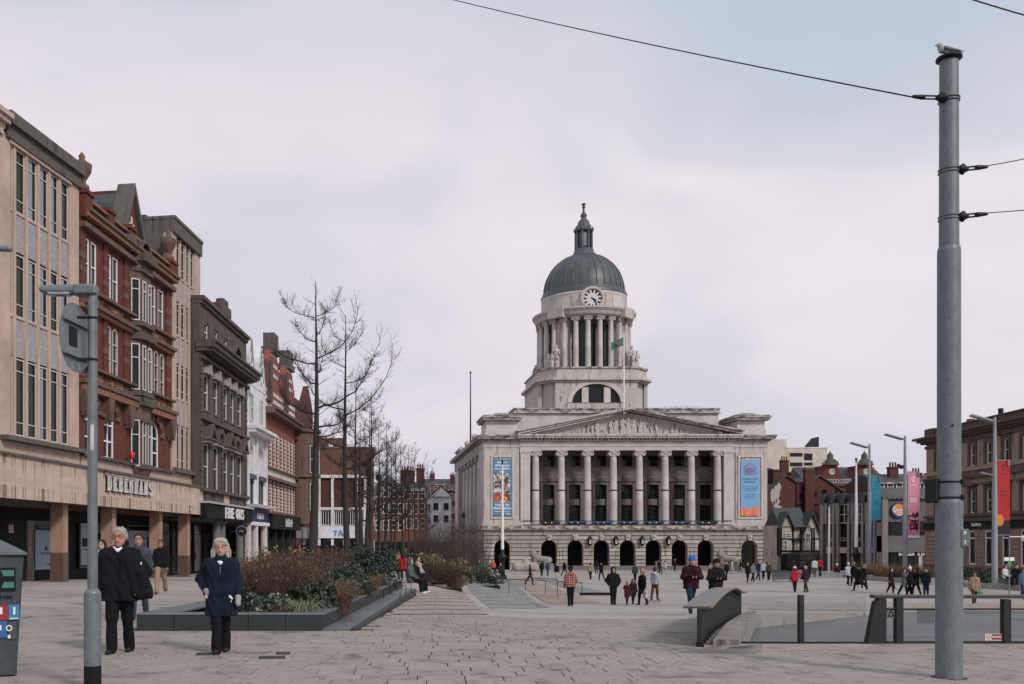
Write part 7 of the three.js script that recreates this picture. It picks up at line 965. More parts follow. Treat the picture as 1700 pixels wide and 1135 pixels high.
function leafBush(label, p, rx, ry, n, mat, seed, leaf = .07, mat2, group) { // leaves spread through clumps on a twig frame
  const q = mulberry(seed), o = thing('shrub', label, 'shrub', [p.x, p.y, p.z], 0, group), sets = [[[], []], [[], []]], st = [];
  const cl = Array.from({ length: 16 }, () => { const a = q() * 6.283, e = Math.sqrt(q()), y = q(); return [Math.cos(a) * e * rx * .75, ry * (.18 + .75 * y), Math.sin(a) * e * rx * .75, rx * (.26 + .22 * q())]; });
  for (const c of cl) st.push(tube([V(c[0] * .1, 0, c[2] * .1), V(c[0] * .5, c[1] * .55, c[2] * .5), V(c[0], c[1], c[2])], [.02, .012, .005], 4));
  for (let i = 0; i < n; i++) { const c = cl[Math.floor(q() * cl.length)], a = q() * 6.283, b = Math.acos(2 * q() - 1), e = c[3] * Math.cbrt(q()), P0 = V(c[0] + Math.cos(a) * Math.sin(b) * e, Math.max(.02, c[1] + Math.cos(b) * e), c[2] + Math.sin(a) * Math.sin(b) * e), d = V(q() - .5, q() * .9 - .2, q() - .5).normalize(), s = V(q() - .5, q() - .5, q() - .5).cross(d).normalize(), L = leaf * (.6 + .7 * q()), w = L * .42, [pos, idx] = sets[q() > .72 ? 1 : 0], k = pos.length / 3, m = P0.clone().add(d.clone().multiplyScalar(L * .5)), t = P0.clone().add(d.clone().multiplyScalar(L)).add(V(0, -L * .15, 0)); pos.push(P0.x, P0.y, P0.z, m.x + s.x * w, m.y + s.y * w, m.z + s.z * w, t.x, t.y, t.z, m.x - s.x * w, m.y - s.y * w, m.z - s.z * w); idx.push(k, k + 1, k + 2, k, k + 2, k + 3); }
  part(o, 'stems', st, C.twig); part(o, 'leaves', geo(...sets[0]), mat).userData.kind = 'stuff'; part(o, 'leaves', geo(...sets[1]), mat2 || mat).userData.kind = 'stuff'; return o;
}
function twigShrub(label, p, r, h, n, mat, seed, heads, group) {  // many thin upright stems, forked, some with seed heads
  const q = mulberry(seed), o = thing('shrub', label, 'shrub', [p.x, p.y, p.z], 0, group), st = [], hd = [[], []];
  for (let i = 0; i < n; i++) { const a = q() * 6.283, e = Math.sqrt(q()) * r * .5, l = h * (.5 + .55 * q()), b = V(Math.cos(a) * e, 0, Math.sin(a) * e), t = V(Math.cos(a) * (e + r * .55 * q()) + (q() - .5) * .1, l, Math.sin(a) * (e + r * .55 * q())), m = b.clone().lerp(t, .55).add(V((q() - .5) * .09, 0, (q() - .5) * .09)); st.push(tube([b, m, t], [.007, .005, .002], 3)); for (let k = 0; k < 4; k++) { const s = m.clone().lerp(t, q() * .8), f = s.clone().add(V((q() - .5) * .34, .1 + q() * .22, (q() - .5) * .34)); st.push(tube([s, f], [.004, .0015], 3)); if (heads && q() < heads) for (let w = 0; w < 3; w++) strip(hd[0], hd[1], f, V(q() - .5, 0, q() - .5).normalize(), .07, .03, 1, 2); } }
  part(o, 'stems', st, mat).userData.kind = 'stuff'; if (heads) part(o, 'seed_heads', geo(...hd), heads > .5 ? M(.11, .066, .047, .95) : M(.14, .09, .06, .95)).userData.kind = 'stuff'; return o;
}
{
  const green = M(.022, .042, .03, .45), green2 = M(.04, .065, .045, .45), olive = M(.07, .085, .04, .7), gold = M(.2, .17, .07, .75), tanG = M(.23, .145, .08, .95), tanB = M(.16, .09, .055, .95), red = M(.085, .046, .036, .9), wine = M(.06, .042, .038, .9), paleG = M(.25, .27, .17, .8), brown = M(.1, .07, .05, .95);
  const at = (u, d, y = .2) => V((u - U0) / F * d, y, -d);
  twigShrub('wide russet twiggy shrub in the planter front, full of dry seed heads', at(458, 19.3), 1.0, .98, 230, red, 1, .42); twigShrub('russet shrub beside the pale striped grass', at(500, 20.2), .75, .85, 180, brown, 2, .45); twigShrub('dark wine stemmed shrub at the planter corner behind the walking woman', at(420, 21), .7, .75, 200, wine, 3, .5);
  leafBush('low glossy evergreen shrub at the planter corner', at(428, 18.9), .55, .42, 1500, green, 4, .075, green2); leafBush('low glossy evergreen shrub with pale new leaves beside it', at(455, 18.6), .4, .35, 900, green2, 5, .07, paleG); leafBush('small dark evergreen shrub tucked under the russet twigs', at(512, 18.9), .42, .55, 1200, green, 6, .08, green2);
  grassTuft('pale green striped grass arching over the planter kerb', at(505, 18.2), .52, .5, 260, paleG, 7, 1.9, .016); grassTuft('golden brown ornamental grass mound in the planter', at(545, 20.6), .85, .75, 900, tanG, 8, 1.4, .01); grassTuft('dry straw grass beside the dark evergreen mound', at(560, 19.6), .7, .6, 600, tanB, 9, 1.4, .01); grassTuft('low dry grass along the planter kerb', at(470, 18.3), .35, .5, 300, tanB, 19, 1.7, .01);
  leafBush('dense dark evergreen mound beside the planter kerb', at(592, 24), .62, .85, 2600, green, 10, .07, green2); leafBush('larger dark evergreen bush behind the first evergreen mound', at(632, 29), .95, 1.2, 3600, green, 11, .08, green2); leafBush('dark evergreen bush at the far end of the long planter', at(612, 31), .8, 1.1, 2400, green, 12, .08, green2);
  twigShrub('tangled brown shrub in the middle of the long planter', at(540, 24), .9, .85, 260, brown, 13, .5); twigShrub('tall wine red shrub before the big tree trunk', at(505, 25), .9, 1.0, 280, wine, 14, .4); twigShrub('tall brown shrub between the tree trunks', at(560, 30), .9, 1.1, 280, brown, 15, .4); twigShrub('far twiggy shrub at the planter end', at(590, 33), .9, 1.1, 260, red, 16, .4); grassTuft('rust coloured grass between the evergreen mounds', at(612, 26), .8, .6, 420, tanG, 17, 1.3, .011);
  twigShrub('brown seeded shrub behind the walking woman', at(470, 24), .8, .95, 260, brown, 18, .6); leafBush('tall thin shrub with yellow leaves beside the cafe terrace', at(446, 24.5), .25, 1.4, 260, gold, 20, .07, olive); leafBush('yellow leaved shrub rising behind the russet twigs', at(498, 29), .4, 1.35, 240, gold, 21, .08, olive);
  for (const [u, d, s] of [[430, 27, 22], [450, 30, 23], [486, 32, 24], [535, 33, 25]]) twigShrub({ 22: 'brown shrub at the street edge of the planter', 23: 'wine stemmed shrub beside the cafe barrier', 24: 'brown shrub before the furled parasol', 25: 'brown shrub before the dark red house' }[s], at(u, d), .8, .95, 150, s % 2 ? wine : brown, s, .4);
  leafBush('broad dark evergreen shrub beside the golden grass', at(530, 19.2), .4, .5, 1100, green, 70, .07, green2); leafBush('loose olive shrub among the russet twigs', at(480, 21), .5, .8, 900, olive, 71, .06, green2); grassTuft('tawny grass tuft rising from the russet shrubs', at(475, 19.6), .95, .5, 420, tanG, 72, 1.1, .009); leafBush('dark holly like bush behind the golden grass', at(565, 22.5), .55, .85, 1700, green, 73, .065, green2);
  // square planter with yellow leaved shrubs and a great thicket
  const g2 = (u, d) => { const p = onGround(u, d); p.y += .15; return p; };
  leafBush('variegated yellow shrub at the corner of the square planter', g2(712, 49), .9, 1.3, 1900, gold, 30, .11, olive); leafBush('variegated yellow shrub at the other corner of the square planter', g2(758, 50), .8, 1.35, 1700, gold, 31, .11, olive); twigShrub('low russet shrub filling the front of the square planter', g2(735, 48), 1.3, .95, 420, red, 32, .6); grassTuft('olive grass along the front of the square planter', g2(715, 47.6), .7, 1.0, 500, olive, 33, 1.4, .016); grassTuft('rusty grass at the end of the square planter', g2(755, 47.8), .75, .9, 500, tanB, 34, 1.4, .016);
  twigShrub('tall dark thicket of bare stems in the square planter', g2(735, 56), 2.2, 3.9, 420, wine, 35, .25); twigShrub('second dark thicket of bare stems behind the square planter', g2(716, 66), 2.0, 3.9, 340, wine, 36, .25); twigShrub('bare thicket beside the town hall corner', g2(768, 80), 2.2, 4.4, 360, wine, 37, .2); twigShrub('bare reddish thicket before the rusticated wall', g2(795, 84), 1.5, 4.2, 220, wine, 38, .2);
  leafBush('olive bush in the far planter beside the standing man', g2(790, 70), 1.3, 1.1, 1400, olive, 39, .13, green2); leafBush('dark low bush in the far planter', g2(815, 72), 1.2, .8, 1200, green2, 40, .13, green);
  // beds on the far side
  let s = 50; for (const [u, d] of [[1438, 80], [1452, 78], [1468, 76], [1484, 77], [1504, 75], [1522, 74], [1540, 74]]) grassTuft({ 1438: 'tall rusty grass at the end of the restaurant bed', 1452: 'rusty grass beneath the teal banner', 1468: 'dry grass before the restaurant pillar', 1484: 'dry grass before the restaurant window', 1504: 'tawny grass at the foot of the pink banner column', 1522: 'tawny grass before the menu poster', 1540: 'rusty grass beside the bank corner' }[u], g2(u, d), 1.5, 1.5, 460, u % 4 ? tanB : tanG, s++, 1.3, .024);
  for (const [u, d] of [[1610, 70], [1632, 69], [1690, 65]]) leafBush({ 1610: 'dark low bush under the bank window', 1632: 'dark low bush beside the red banner column', 1690: 'dark low bush beside the stop flag' }[u], g2(u, d), 1.3, .9, 900, green, s++, .13, green2);
}
// ---------------------------------------------------------------- people
const col = { black: [.012, .013, .016], navy: [.012, .019, .036], dark: [.025, .026, .03], grey: [.19, .19, .2], white: [.62, .62, .62], maroon: [.075, .018, .02], red: [.5, .03, .04], blue: [.025, .07, .17], jean: [.045, .07, .12], khaki: [.10, .09, .06], beige: [.36, .25, .17], brown: [.09, .055, .04], pale: [.42, .44, .5], green: [.03, .06, .04], pink: [.5, .2, .22], olive: [.055, .055, .04] };
const skinT = [[.46, .25, .18], [.40, .21, .15], [.3, .15, .1], [.5, .29, .22]], hairT = { dark: [.018, .013, .01], brown: [.05, .03, .02], grey: [.33, .31, .29], fair: [.25, .16, .08], white: [.55, .53, .5] };
const cm3 = (c) => M(c[0] * .9, c[1] * .9, c[2] * .9, .9, { t: 'cloth', b: 'cloth', bs: .025, spec: .25 });
// o: u, v (feet) or p; h height; face (0 = towards us, in radians); top, bot, hair, coat length, stride, arm poses, hood, hat, bag
function person(label, o) {
  const p = o.p || gp(o.u, o.v), H = o.h || 1.72, k = H / 1.75, seed = Math.round(o.u || 3) * 7 + Math.round((o.v || 5)), r = mulberry(seed), t = thing('person', label, 'person', [p.x, p.y, p.z], o.face || 0, o.group), big = o.cell || .03, cell = big;
  const wd = o.wide || 1, st = o.stride ?? .35, sit = o.sit, S = (b) => b.map((q, i) => i === 8 ? q : q * k);
  // skeleton
  const hipY = sit ? .50 : .93 - .03 * st, leg = (s, a) => { const hx = s * (o.stance || .082), kn = sit ? [hx * 1.1, .50, .42] : [hx, hipY - .44 * Math.cos(a), .44 * Math.sin(a)], sh = sit ? .1 : a > 0 ? a * .3 : a * 1.25, an = [hx, Math.max(.085, kn[1] - .425 * Math.cos(sh)), kn[2] + .425 * Math.sin(sh)]; if (sit) { an[1] = .09; an[2] = .46; } return { hip: [hx, hipY, 0], kn, an }; };
  const L = leg(-1, st), Rg = leg(1, -st), dy = sit ? -.43 : -.03 * st, ly = o.lean || 0, Y = (y) => y + dy, Z = (y) => ly * Math.max(0, y - .9);
  const shoulder = (s) => [s * .175 * wd, Y(1.4), Z(1.4)], arm = (s, pose) => { const a = shoulder(s); let e, h; if (pose === 'phone') { e = [s * .25 * wd, Y(1.14), .08]; h = [s * .05, Y(1.2), .3]; } else if (pose === 'pocket') { e = [s * .29 * wd, Y(1.14), -.08]; h = [s * .19 * wd, Y(.93), .09]; } else if (pose === 'bag') { e = [s * .23 * wd, Y(1.12), 0]; h = [s * .25 * wd, Y(.86), .03]; } else if (pose === 'up') { e = [s * .3, Y(1.25), .12]; h = [s * .1, Y(1.5), .22]; } else if (pose === 'out') { e = [s * .42, Y(1.25), -.02]; h = [s * .58, Y(1.05), .05]; } else if (pose === 'lap') { e = [s * .22, Y(1.14), .06]; h = [s * .08, Y(1.0), .3]; } else { const w = pose ?? (s * st * .8); e = [s * .225 * wd, Y(1.13), -.12 * w]; h = [s * .24 * wd, Y(.87), .22 * w + .06]; } return { a, e, h }; };
  const A = arm(-1, o.armL), B = arm(1, o.armR), hd = [0, Y(1.625), Z(1.62) + .02];
  const cap = (a, b, ra, rb2, f) => [...a, ...b, ra, rb2, f || 1], J = (a, dx, dY, dz) => [a[0] + dx, a[1] + dY, a[2] + dz], hs = o.hs || 1.1, JH = (a, b, c) => J(hd, a * hs, b * hs, c * hs), capH = (a, b, ra, rb2) => cap(a, b, ra * hs, rb2 * hs);
  // body: one continuous skin surface
  const nod = o.nod || 0, body = [capH(JH(0, -.035, .005 + nod), JH(0, .05, -.01), .072, .088), capH(JH(0, -.08, .03 + nod), JH(0, -.05, .04 + nod), .048, .05), cap([0, Y(1.44), Z(1.44) - .01], JH(0, -.08, -.01), .052, .05), cap([-.12, Y(1.36), -.01], [.12, Y(1.36), -.01], .06, .06), cap([0, Y(1.36), -.01], [0, hipY, 0], .07, .08), ...[L, Rg].flatMap(q => [cap(q.hip, q.kn, .075, .052), cap(q.kn, q.an, .05, .036)]), ...[A, B].flatMap(q => [cap(q.a, q.e, .045, .036), cap(q.e, q.h, .036, .026), cap(q.h, J(q.h, 0, o.handUp ? .05 : -.065, .02), .03, .027)])];
  if (o.detail) { body.push(capH(JH(0, .0, .095), JH(0, -.035, .108), .012, .016), capH(JH(-.086, -.01, 0), JH(-.088, .02, -.01), .014, .02), capH(JH(.086, -.01, 0), JH(.088, .02, -.01), .014, .02)); }
  part(t, 'body', soft(body.map(S), o.detail ? .0095 : cell, .022 * k), M(...(o.skin || pick(skinT)), .6));
  if (cell <= .026 && !o.detail) { const fy = (q) => (hd[1] + q * hs) * k, fz = (q) => (hd[2] + nod + q * hs) * k; for (const s of [-1, 1]) { part(t, 'eye', put(new THREE.SphereGeometry(.0095, 8, 6), s * .036 * k, fy(.012), fz(.076)), C.dark); part(t, 'eyebrow', tube([V(s * .018 * k, fy(.036), fz(.085)), V(s * .056 * k, fy(.036), fz(.072))], .005, 5), M(.04, .025, .018, .9)); } part(t, 'nose', soft([[0, fy(.0), fz(.084), 0, fy(-.028), fz(.098), .01, .014]], .006), M(.44, .23, .165, .6)); part(t, 'mouth', tube([V(-.022 * k, fy(-.062), fz(.083)), V(0, fy(-.06), fz(.09)), V(.022 * k, fy(-.062), fz(.083))], .005, 5), M(.24, .08, .07, .6)); }
  // trousers
  const tr = [cap([-.07 * wd, hipY + .08, 0], [.07 * wd, hipY + .08, 0], .125 * wd, .125 * wd, .85), ...[L, Rg].flatMap(q => [cap(q.hip, q.kn, .1 * wd, .075 * (o.flare ? 1.1 : 1)), cap(q.kn, J(q.an, 0, -.02, -.005), .074, o.flare ? .078 : .056)])]; const fold = (f, g) => (x, y, z) => f * (Math.sin(y * 27 + 5 * Math.sin(x * 13 + seed) + z * 9) * .6 + Math.sin(x * 31 + y * 11 + 4 * Math.sin(z * 17 + y * 7)) * .4) * g, fj = fold(o.detail ? .011 : .0075, 1), ft = fold(.006, 1); part(t, 'trousers', soft(tr.map(S), cell, .035 * k, (s, x, y, z) => s + ft(x * 1.6, y * .6, z)), cm3(o.bot || col.dark));
  // shoes
  for (const q of [L, Rg]) part(t, 'shoe', soft([cap([q.an[0], q.an[1] - .045, q.an[2] - .03], [q.an[0] * 1.15, q.an[1] - .052, q.an[2] + .15], .042, .034)].map(S), Math.min(cell, .025), .02), M(...(o.shoe || col.black), .5));
  // jacket or coat
  const cl = o.coat || .12, bt = Y(.98) - cl, jk = [cap([-.1 * wd, Y(1.33), Z(1.33)], [-.085 * wd, Y(1.0), 0], .125 * wd, .12 * wd, .92), cap([.1 * wd, Y(1.33), Z(1.33)], [.085 * wd, Y(1.0), 0], .125 * wd, .12 * wd, .92), cap([-.15 * wd, Y(1.385), Z(1.4)], [0, Y(1.425), Z(1.4)], .072, .08), cap([.15 * wd, Y(1.385), Z(1.4)], [0, Y(1.425), Z(1.4)], .072, .08), cap([-.05, Y(1.44), Z(1.44)], [.05, Y(1.44), Z(1.44)], .085, .085), cap([0, Y(1.45), Z(1.44)], [0, Y(1.5), Z(1.5) - .015], .085, .075), cap([-.07 * wd, Y(1.0), 0], [-.085 * wd, bt, sit ? .1 : 0], .125 * wd, .115 * wd + cl * .06), cap([.07 * wd, Y(1.0), 0], [.085 * wd, bt, sit ? .1 : 0], .125 * wd, .115 * wd + cl * .06), ...[A, B].flatMap(q => [cap(q.a, q.e, .07 * (o.puffy || 1), .06 * (o.puffy || 1)), cap(q.e, q.h, .06 * (o.puffy || 1), .047)])];
  if (o.hood) jk.push(capH(JH(0, -.02, -.03), JH(0, .055, -.03), .115, .112), cap([0, Y(1.46), -.05], JH(0, -.06, -.05), .09, .1)); if (o.hoodDown) jk.push(cap([-.06, Y(1.46), -.1], [.06, Y(1.46), -.1], .07, .07));
  const hz = hd[2] + .035, cut = o.hood ? (s, x, y, z) => Math.max(s, -(Math.hypot((x / k - hd[0]) / .8, (y / k - hd[1] + .0) / 1.05, (z / k - hz - .075) / 1.1) - .1) * k) : null, hemY = bt * k;
  part(t, o.coat > .3 ? 'coat' : 'jacket', soft(jk.map(S), cell, .04 * k, (s, x, y, z) => { s += fj(x, y, z); let q = Math.max(s, hemY - y); return cut ? cut(q, x, y, z) : q; }), o.plaid ? o.plaid : cm3(o.top || col.black));
  // hair or hat
  if (!o.hood) { const hm = M(...(o.hairC || hairT[o.hair || 'dark']), .8), hb = [capH(JH(0, .045, -.02), JH(0, .055, .0), .092, .088), capH(JH(0, .0, -.04), JH(0, -.03, -.045), .08, .07)]; if (o.long) hb.push(capH(JH(-.08, .03, -.025), JH(-.1, -.12, -.015), .042, .042), capH(JH(.08, .03, -.025), JH(.1, -.12, -.015), .042, .042), capH(JH(0, 0, -.06), JH(0, -.16, -.06), .075, .06), capH(JH(-.05, .09, .03), JH(.05, .09, .03), .05, .05)); part(t, 'hair', soft(hb.map(S), o.detail ? .012 : Math.min(cell, .024), .03, (s, x, y, z) => Math.max(s, -(Math.hypot((x / k - hd[0]) / (o.long ? .86 : .98), (y / k - hd[1] + .02 * hs) / 1.2, (z / k - hd[2] - .1 * hs) / .95) - .096 * hs) * k)), hm); }
  if (o.hat) part(t, 'hat', soft([capH(JH(0, .05, -.012), JH(0, .085, -.015), .105, .098), ...(o.pom ? [capH(JH(0, .2, -.02), JH(0, .21, -.02), .045, .045)] : []), ...(o.peak ? [capH(JH(0, .05, .1), JH(0, .045, .15), .05, .035)] : [])].map(S), Math.min(cell, .024), .03, (s, x, y, z) => Math.max(s, (hd[1] + .025) * k - y + (z < 0 ? -.02 : 0))), cm3(o.hat));
  if (o.bag) { const q = o.bagSide === -1 ? A : B, hx = q.h[0] * k + (o.bagSide || 1) * .02, hy = q.h[1] * k; part(t, 'bag', soft([[hx - .06, hy - .2, q.h[2], hx + .06, hy - .2, q.h[2], .08, .08, .6], [hx - .08, hy - .4, q.h[2], hx + .08, hy - .4, q.h[2], .1, .1, .6], [hx - .05, hy - .12, q.h[2], hx - .0, hy + .0, q.h[2], .012, .012], [hx + .05, hy - .12, q.h[2], hx, hy + .0, q.h[2], .012, .012]], .022, .05), cm3(o.bag)); }
  if (o.pack) part(t, 'backpack', soft([[0, Y(1.35) * k, -.2, 0, Y(1.08) * k, -.22, .13, .14, .75]], .03, .05), cm3(o.pack));
  if (o.stick) part(t, 'walking_stick', tube([V(B.h[0] * k, B.h[1] * k, B.h[2]), V(B.h[0] * k + .05, 0, B.h[2] + .2)], .014, 6), C.dark);
  return { t, k, hd, S, Y, A, B, L, Rg };
}
// lumberjack check, woven into the cloth
const plaidTex = makeTex(128, (x, y) => { const a = (x * 4 % 1) < .5, b = (y * 4 % 1) < .5, n = speck(x, y, 5, 64) * .06; return a && b ? [.03 + n, .02 + n, .02 + n] : a || b ? [.24 + n, .045 + n, .03 + n] : [.52 + n, .22 + n, .15 + n]; }, .42), plaid = new THREE.MeshStandardMaterial({ map: plaidTex, roughness: .9 });
const near = (u, d) => onGround(u, d);
function strands(t, a, hs, n, low, c) {                         // loose strands combed over the hair from the parting
  const q = mulberry(n), g = [], { k, hd } = a; for (let i = 0; i < n; i++) { const th = PI * (.1 + q() * 1.8), dx = -Math.sin(th), dz = Math.cos(th) * (low > -.1 ? -1 : 1) * -1 * -1, pts = [], end = low * (.7 + .5 * q()); for (let j = 0; j <= 6; j++) { const f = j / 6, y = .15 * (1 - f) + end * f, r = f < .15 ? .03 : (.103 - (y > .06 ? (y - .06) * .55 : 0) + (low < -.1 && y < -.02 ? .028 : 0)) * (.97 + .06 * q()); pts.push(V((hd[0] + dx * r * hs * (low < -.1 ? 1.05 : 1)) * k, (hd[1] + y * hs) * k, (hd[2] - .015 + dz * r * hs * 1.02) * k)); } if (dz > .3 && low < -.1) pts.splice(3); if (dz > -.1 && low > -.1) pts.splice(dz > .5 ? 2 : 3); if (pts.length < 3) continue; g.push(tube(pts, .0045, 4)); } part(t, 'hair_strands', g, M(...c, .6)).userData.kind = 'stuff';
}
{ // the two people walking towards us
  const a = person('older man in a long open black coat walking, white shirt collar and glasses', { p: near(199, 13.98), u: 199, v: 1083, h: 1.80, top: col.black, bot: col.black, hair: 'grey', skin: [.5, .23, .17], wide: 1.3, coat: .24, stride: .2, stance: .085, hs: 1.08, cell: .0135, detail: 1, face: -.04, armL: .25, armR: 'pocket', shoe: [.01, .01, .01], flare: 1 });
  const { t, k, hd } = a, hs = 1.08, y = (q) => (hd[1] + q * hs) * k; strands(t, a, hs, 150, -.03, [.36, .34, .32]); const gl = [-.045, .045].map(x => put(new THREE.TorusGeometry(.031 * k, .0028, 6, 20), x * k, y(.012), (hd[2] + .093 * hs) * k)); part(t, 'glasses', [...gl, tube([V(-.013 * k, y(.015), (hd[2] + .098 * hs) * k), V(.013 * k, y(.015), (hd[2] + .098 * hs) * k)], .0025, 5), ...[-1, 1].map(s => tube([V(s * .075 * k, y(.015), (hd[2] + .086 * hs) * k), V(s * .103 * k, y(.012), hd[2] * k - .01)], .0025, 5))], C.dark);
  part(t, 'mouth', put(soft([[-.022, 0, 0, .022, 0, 0, .0045, .0045]], .002), 0, y(-.062), (hd[2] + .086 * hs) * k), M(.28, .1, .08, .6)); for (const s of [-1, 1]) { part(t, 'eye', put(new THREE.SphereGeometry(.0085, 10, 8), s * .037 * k, y(.013), (hd[2] + .079 * hs) * k), M(.03, .025, .025, .3)); part(t, 'eyebrow', soft([[s * .02 * k, y(.04), (hd[2] + .088 * hs) * k, s * .055 * k, y(.038), (hd[2] + .08 * hs) * k, .006, .004]], .003), M(.3, .27, .24, .9)); }
  part(t, 'shirt_collar', soft([[-.062 * k, y(-.125), .05, 0, y(-.165), .105, .024, .022], [.062 * k, y(-.125), .05, 0, y(-.165), .105, .024, .022], [-.06, y(-.12), -.02, .06, y(-.12), -.02, .03, .03]], .009, .02), C.whitePaint);
  // open coat skirt swinging out on one side
  const sk = ext([[.08, 1.32], [.32, 1.36], [.46, 1.05], [.52, .80], [.34, .75], [.12, .82]], -.05, .05); part(t, 'coat_flap', (() => { const g = soft([[.2, 1.42, .0, .42, .92, .02, .1, .075], [.16, 1.3, .06, .24, .9, .08, .1, .08], [.24, .84, .06, .45, .84, .03, .06, .05], [.3, 1.15, .05, .36, .86, .05, .1, .07]], .014, .06, (s, x, y, z) => s + .008 * Math.sin(x * 40 + y * 14) ); return g; })(), cm3(col.black)); part(t, 'coat_tag', rb(.335, .355, 1.36 * .94, 1.4 * .94, .115, .125, .003), C.whitePaint); part(t, 'shoulder_strap', tube([V(-.36, .98, .02), V(-.38, .7, .02), V(-.36, .5, .04)], .02, 6), C.black);
  for (const q of [a.A, a.B]) for (let f = 0; f < 5; f++) { const b = V(q.h[0] * k, (q.h[1] - .055) * k, (q.h[2] + .01) * k), off = (f - 2) * .017; part(t, f ? 'finger' : 'thumb', tube([b.clone().add(V(off * .3, .01, off)), b.clone().add(V(off * .4, -.035, off + .006)), b.clone().add(V(off * .4 - .008, -.06 + Math.abs(f - 2) * .006, off + .012))], [.0095, .009, .007], 7, true), M(.46, .25, .18, .6)); }
}
{
  const a = person('woman in a long navy padded coat walking, silver bobbed hair and pale glove', { p: near(367, 14.0), u: 367, v: 1083, h: 1.64, top: col.navy, bot: col.black, hairC: [.36, .33, .29], skin: [.52, .29, .23], wide: 1.14, coat: .40, stride: .16, stance: .06, hs: 1.08, cell: .0135, detail: 1, long: 1, face: .05, armL: 'pocket', armR: .3, shoe: [.012, .014, .018], flare: 1, puffy: 1.08 });
  const { t, k, hd } = a, hs = 1.08, y = (q) => (hd[1] + q * hs) * k; strands(t, a, hs, 320, -.16, [.42, .39, .34]); part(t, 'glasses', [...[-.043, .043].map(x => put(new THREE.TorusGeometry(.03 * k, .0022, 6, 20), x * k, y(.01), (hd[2] + .092 * hs) * k)), tube([V(-.012 * k, y(.012), (hd[2] + .096 * hs) * k), V(.012 * k, y(.012), (hd[2] + .096 * hs) * k)], .002, 5)], M(.12, .05, .05, .4)); part(t, 'mouth', put(soft([[-.02, 0, 0, .02, 0, 0, .005, .004]], .002), 0, y(-.06), (hd[2] + .086 * hs) * k), M(.36, .1, .1, .5)); for (const s of [-1, 1]) part(t, 'eye', put(new THREE.SphereGeometry(.008, 10, 8), s * .036 * k, y(.012), (hd[2] + .079 * hs) * k), M(.03, .025, .025, .3));
  part(t, 'scarf', soft([[-.05, y(-.16), .05, 0, y(-.215), .10, .028, .024], [.05, y(-.16), .05, 0, y(-.215), .10, .028, .024]], .009, .02), C.whitePaint); part(t, 'zip', rb(-.006, .006, 1.15, 1.26, .118, .126, .002), C.galv); part(t, 'tissue', soft([[.14, .82, .135, .17, .79, .14, .022, .016], [.16, .76, .14, .155, .74, .14, .01, .008]], .007, .01), C.white); part(t, 'glove', soft([[a.B.h[0] * k, a.B.h[1] * k - .0, a.B.h[2] * k, a.B.h[0] * k, a.B.h[1] * k - .085, a.B.h[2] * k + .02, .044, .04], ...[-2, -1, 0, 1].map(f => [a.B.h[0] * k + f * .004, a.B.h[1] * k - .08, a.B.h[2] * k + f * .018 + .02, a.B.h[0] * k + f * .004, a.B.h[1] * k - .12, a.B.h[2] * k + f * .02 + .03, .013, .01])], .007, .012), M(.3, .3, .3, .9)); part(t, 'cuff', soft([[a.A.h[0] * k, a.A.h[1] * k + .03, a.A.h[2] * k, a.A.h[0] * k + .01, a.A.h[1] * k, a.A.h[2] * k, .046, .04]], .009), M(.25, .25, .26, .9));
  for (const yy of [1.16, 1.02, .9, .78]) part(t, 'quilt_seam', lathe([[.235, yy * k], [.238, yy * k + .004]], 24).scale(1, 1, .62).translate(0, 0, .0), cm3(col.navy));
}
person('young man in a grey jacket following behind the older man', { p: near(231, 20), u: 231, v: 1032, h: 1.78, top: [.06, .075, .09], bot: col.jean, hair: 'dark', cell: .02, stride: .3, shoe: [.02, .02, .025], pack: col.dark }); person('young woman with long dark hair and pale coat beside the lamp post', { p: near(169, 24), u: 169, v: 1006, h: 1.66, top: [.4, .36, .3], bot: col.black, long: 1, cell: .02, skin: skinT[3] });
person('woman in a black jumper and beige trousers under the store canopy', { p: near(267, 30), u: 267, v: 983, h: 1.68, top: col.black, bot: col.beige, hair: 'brown', cell: .02, stride: .42, flare: 1 });
// the square
person('man in a red plaid jacket with grey hood standing with his back turned', { u: 947, v: 1006, h: 1.76, face: PI, plaid, bot: col.black, hair: 'dark', hat: col.black, hoodDown: 1, stride: .12, cell: .024, wide: 1.1, armL: 'phone' }); person('man in a black hooded jacket facing us, hands in pockets', { u: 1018, v: 1004, h: 1.76, top: col.black, bot: col.black, hood: 1, stride: .1, cell: .024, armL: 'pocket', armR: 'pocket', wide: 1.1, puffy: 1.2 });
person('small child in a maroon coat and pink hat', { u: 1041, v: 1004, h: 1.12, top: col.maroon, bot: col.dark, hat: col.pink, coat: .38, cell: .02, armL: 'up' }); person('dark haired child in a dark coat beside the maroon coat', { u: 1051, v: 1003, h: 1.24, top: [.03, .014, .018], bot: col.black, long: 1, coat: .38, cell: .02, armL: 'up' }); person('woman in a pink hood and long black coat with a white carrier bag', { u: 1066, v: 1004, h: 1.66, top: col.black, bot: col.black, hat: col.pink, coat: .42, bag: col.white, armR: 'bag', cell: .024, face: -1.2, stride: .25 });
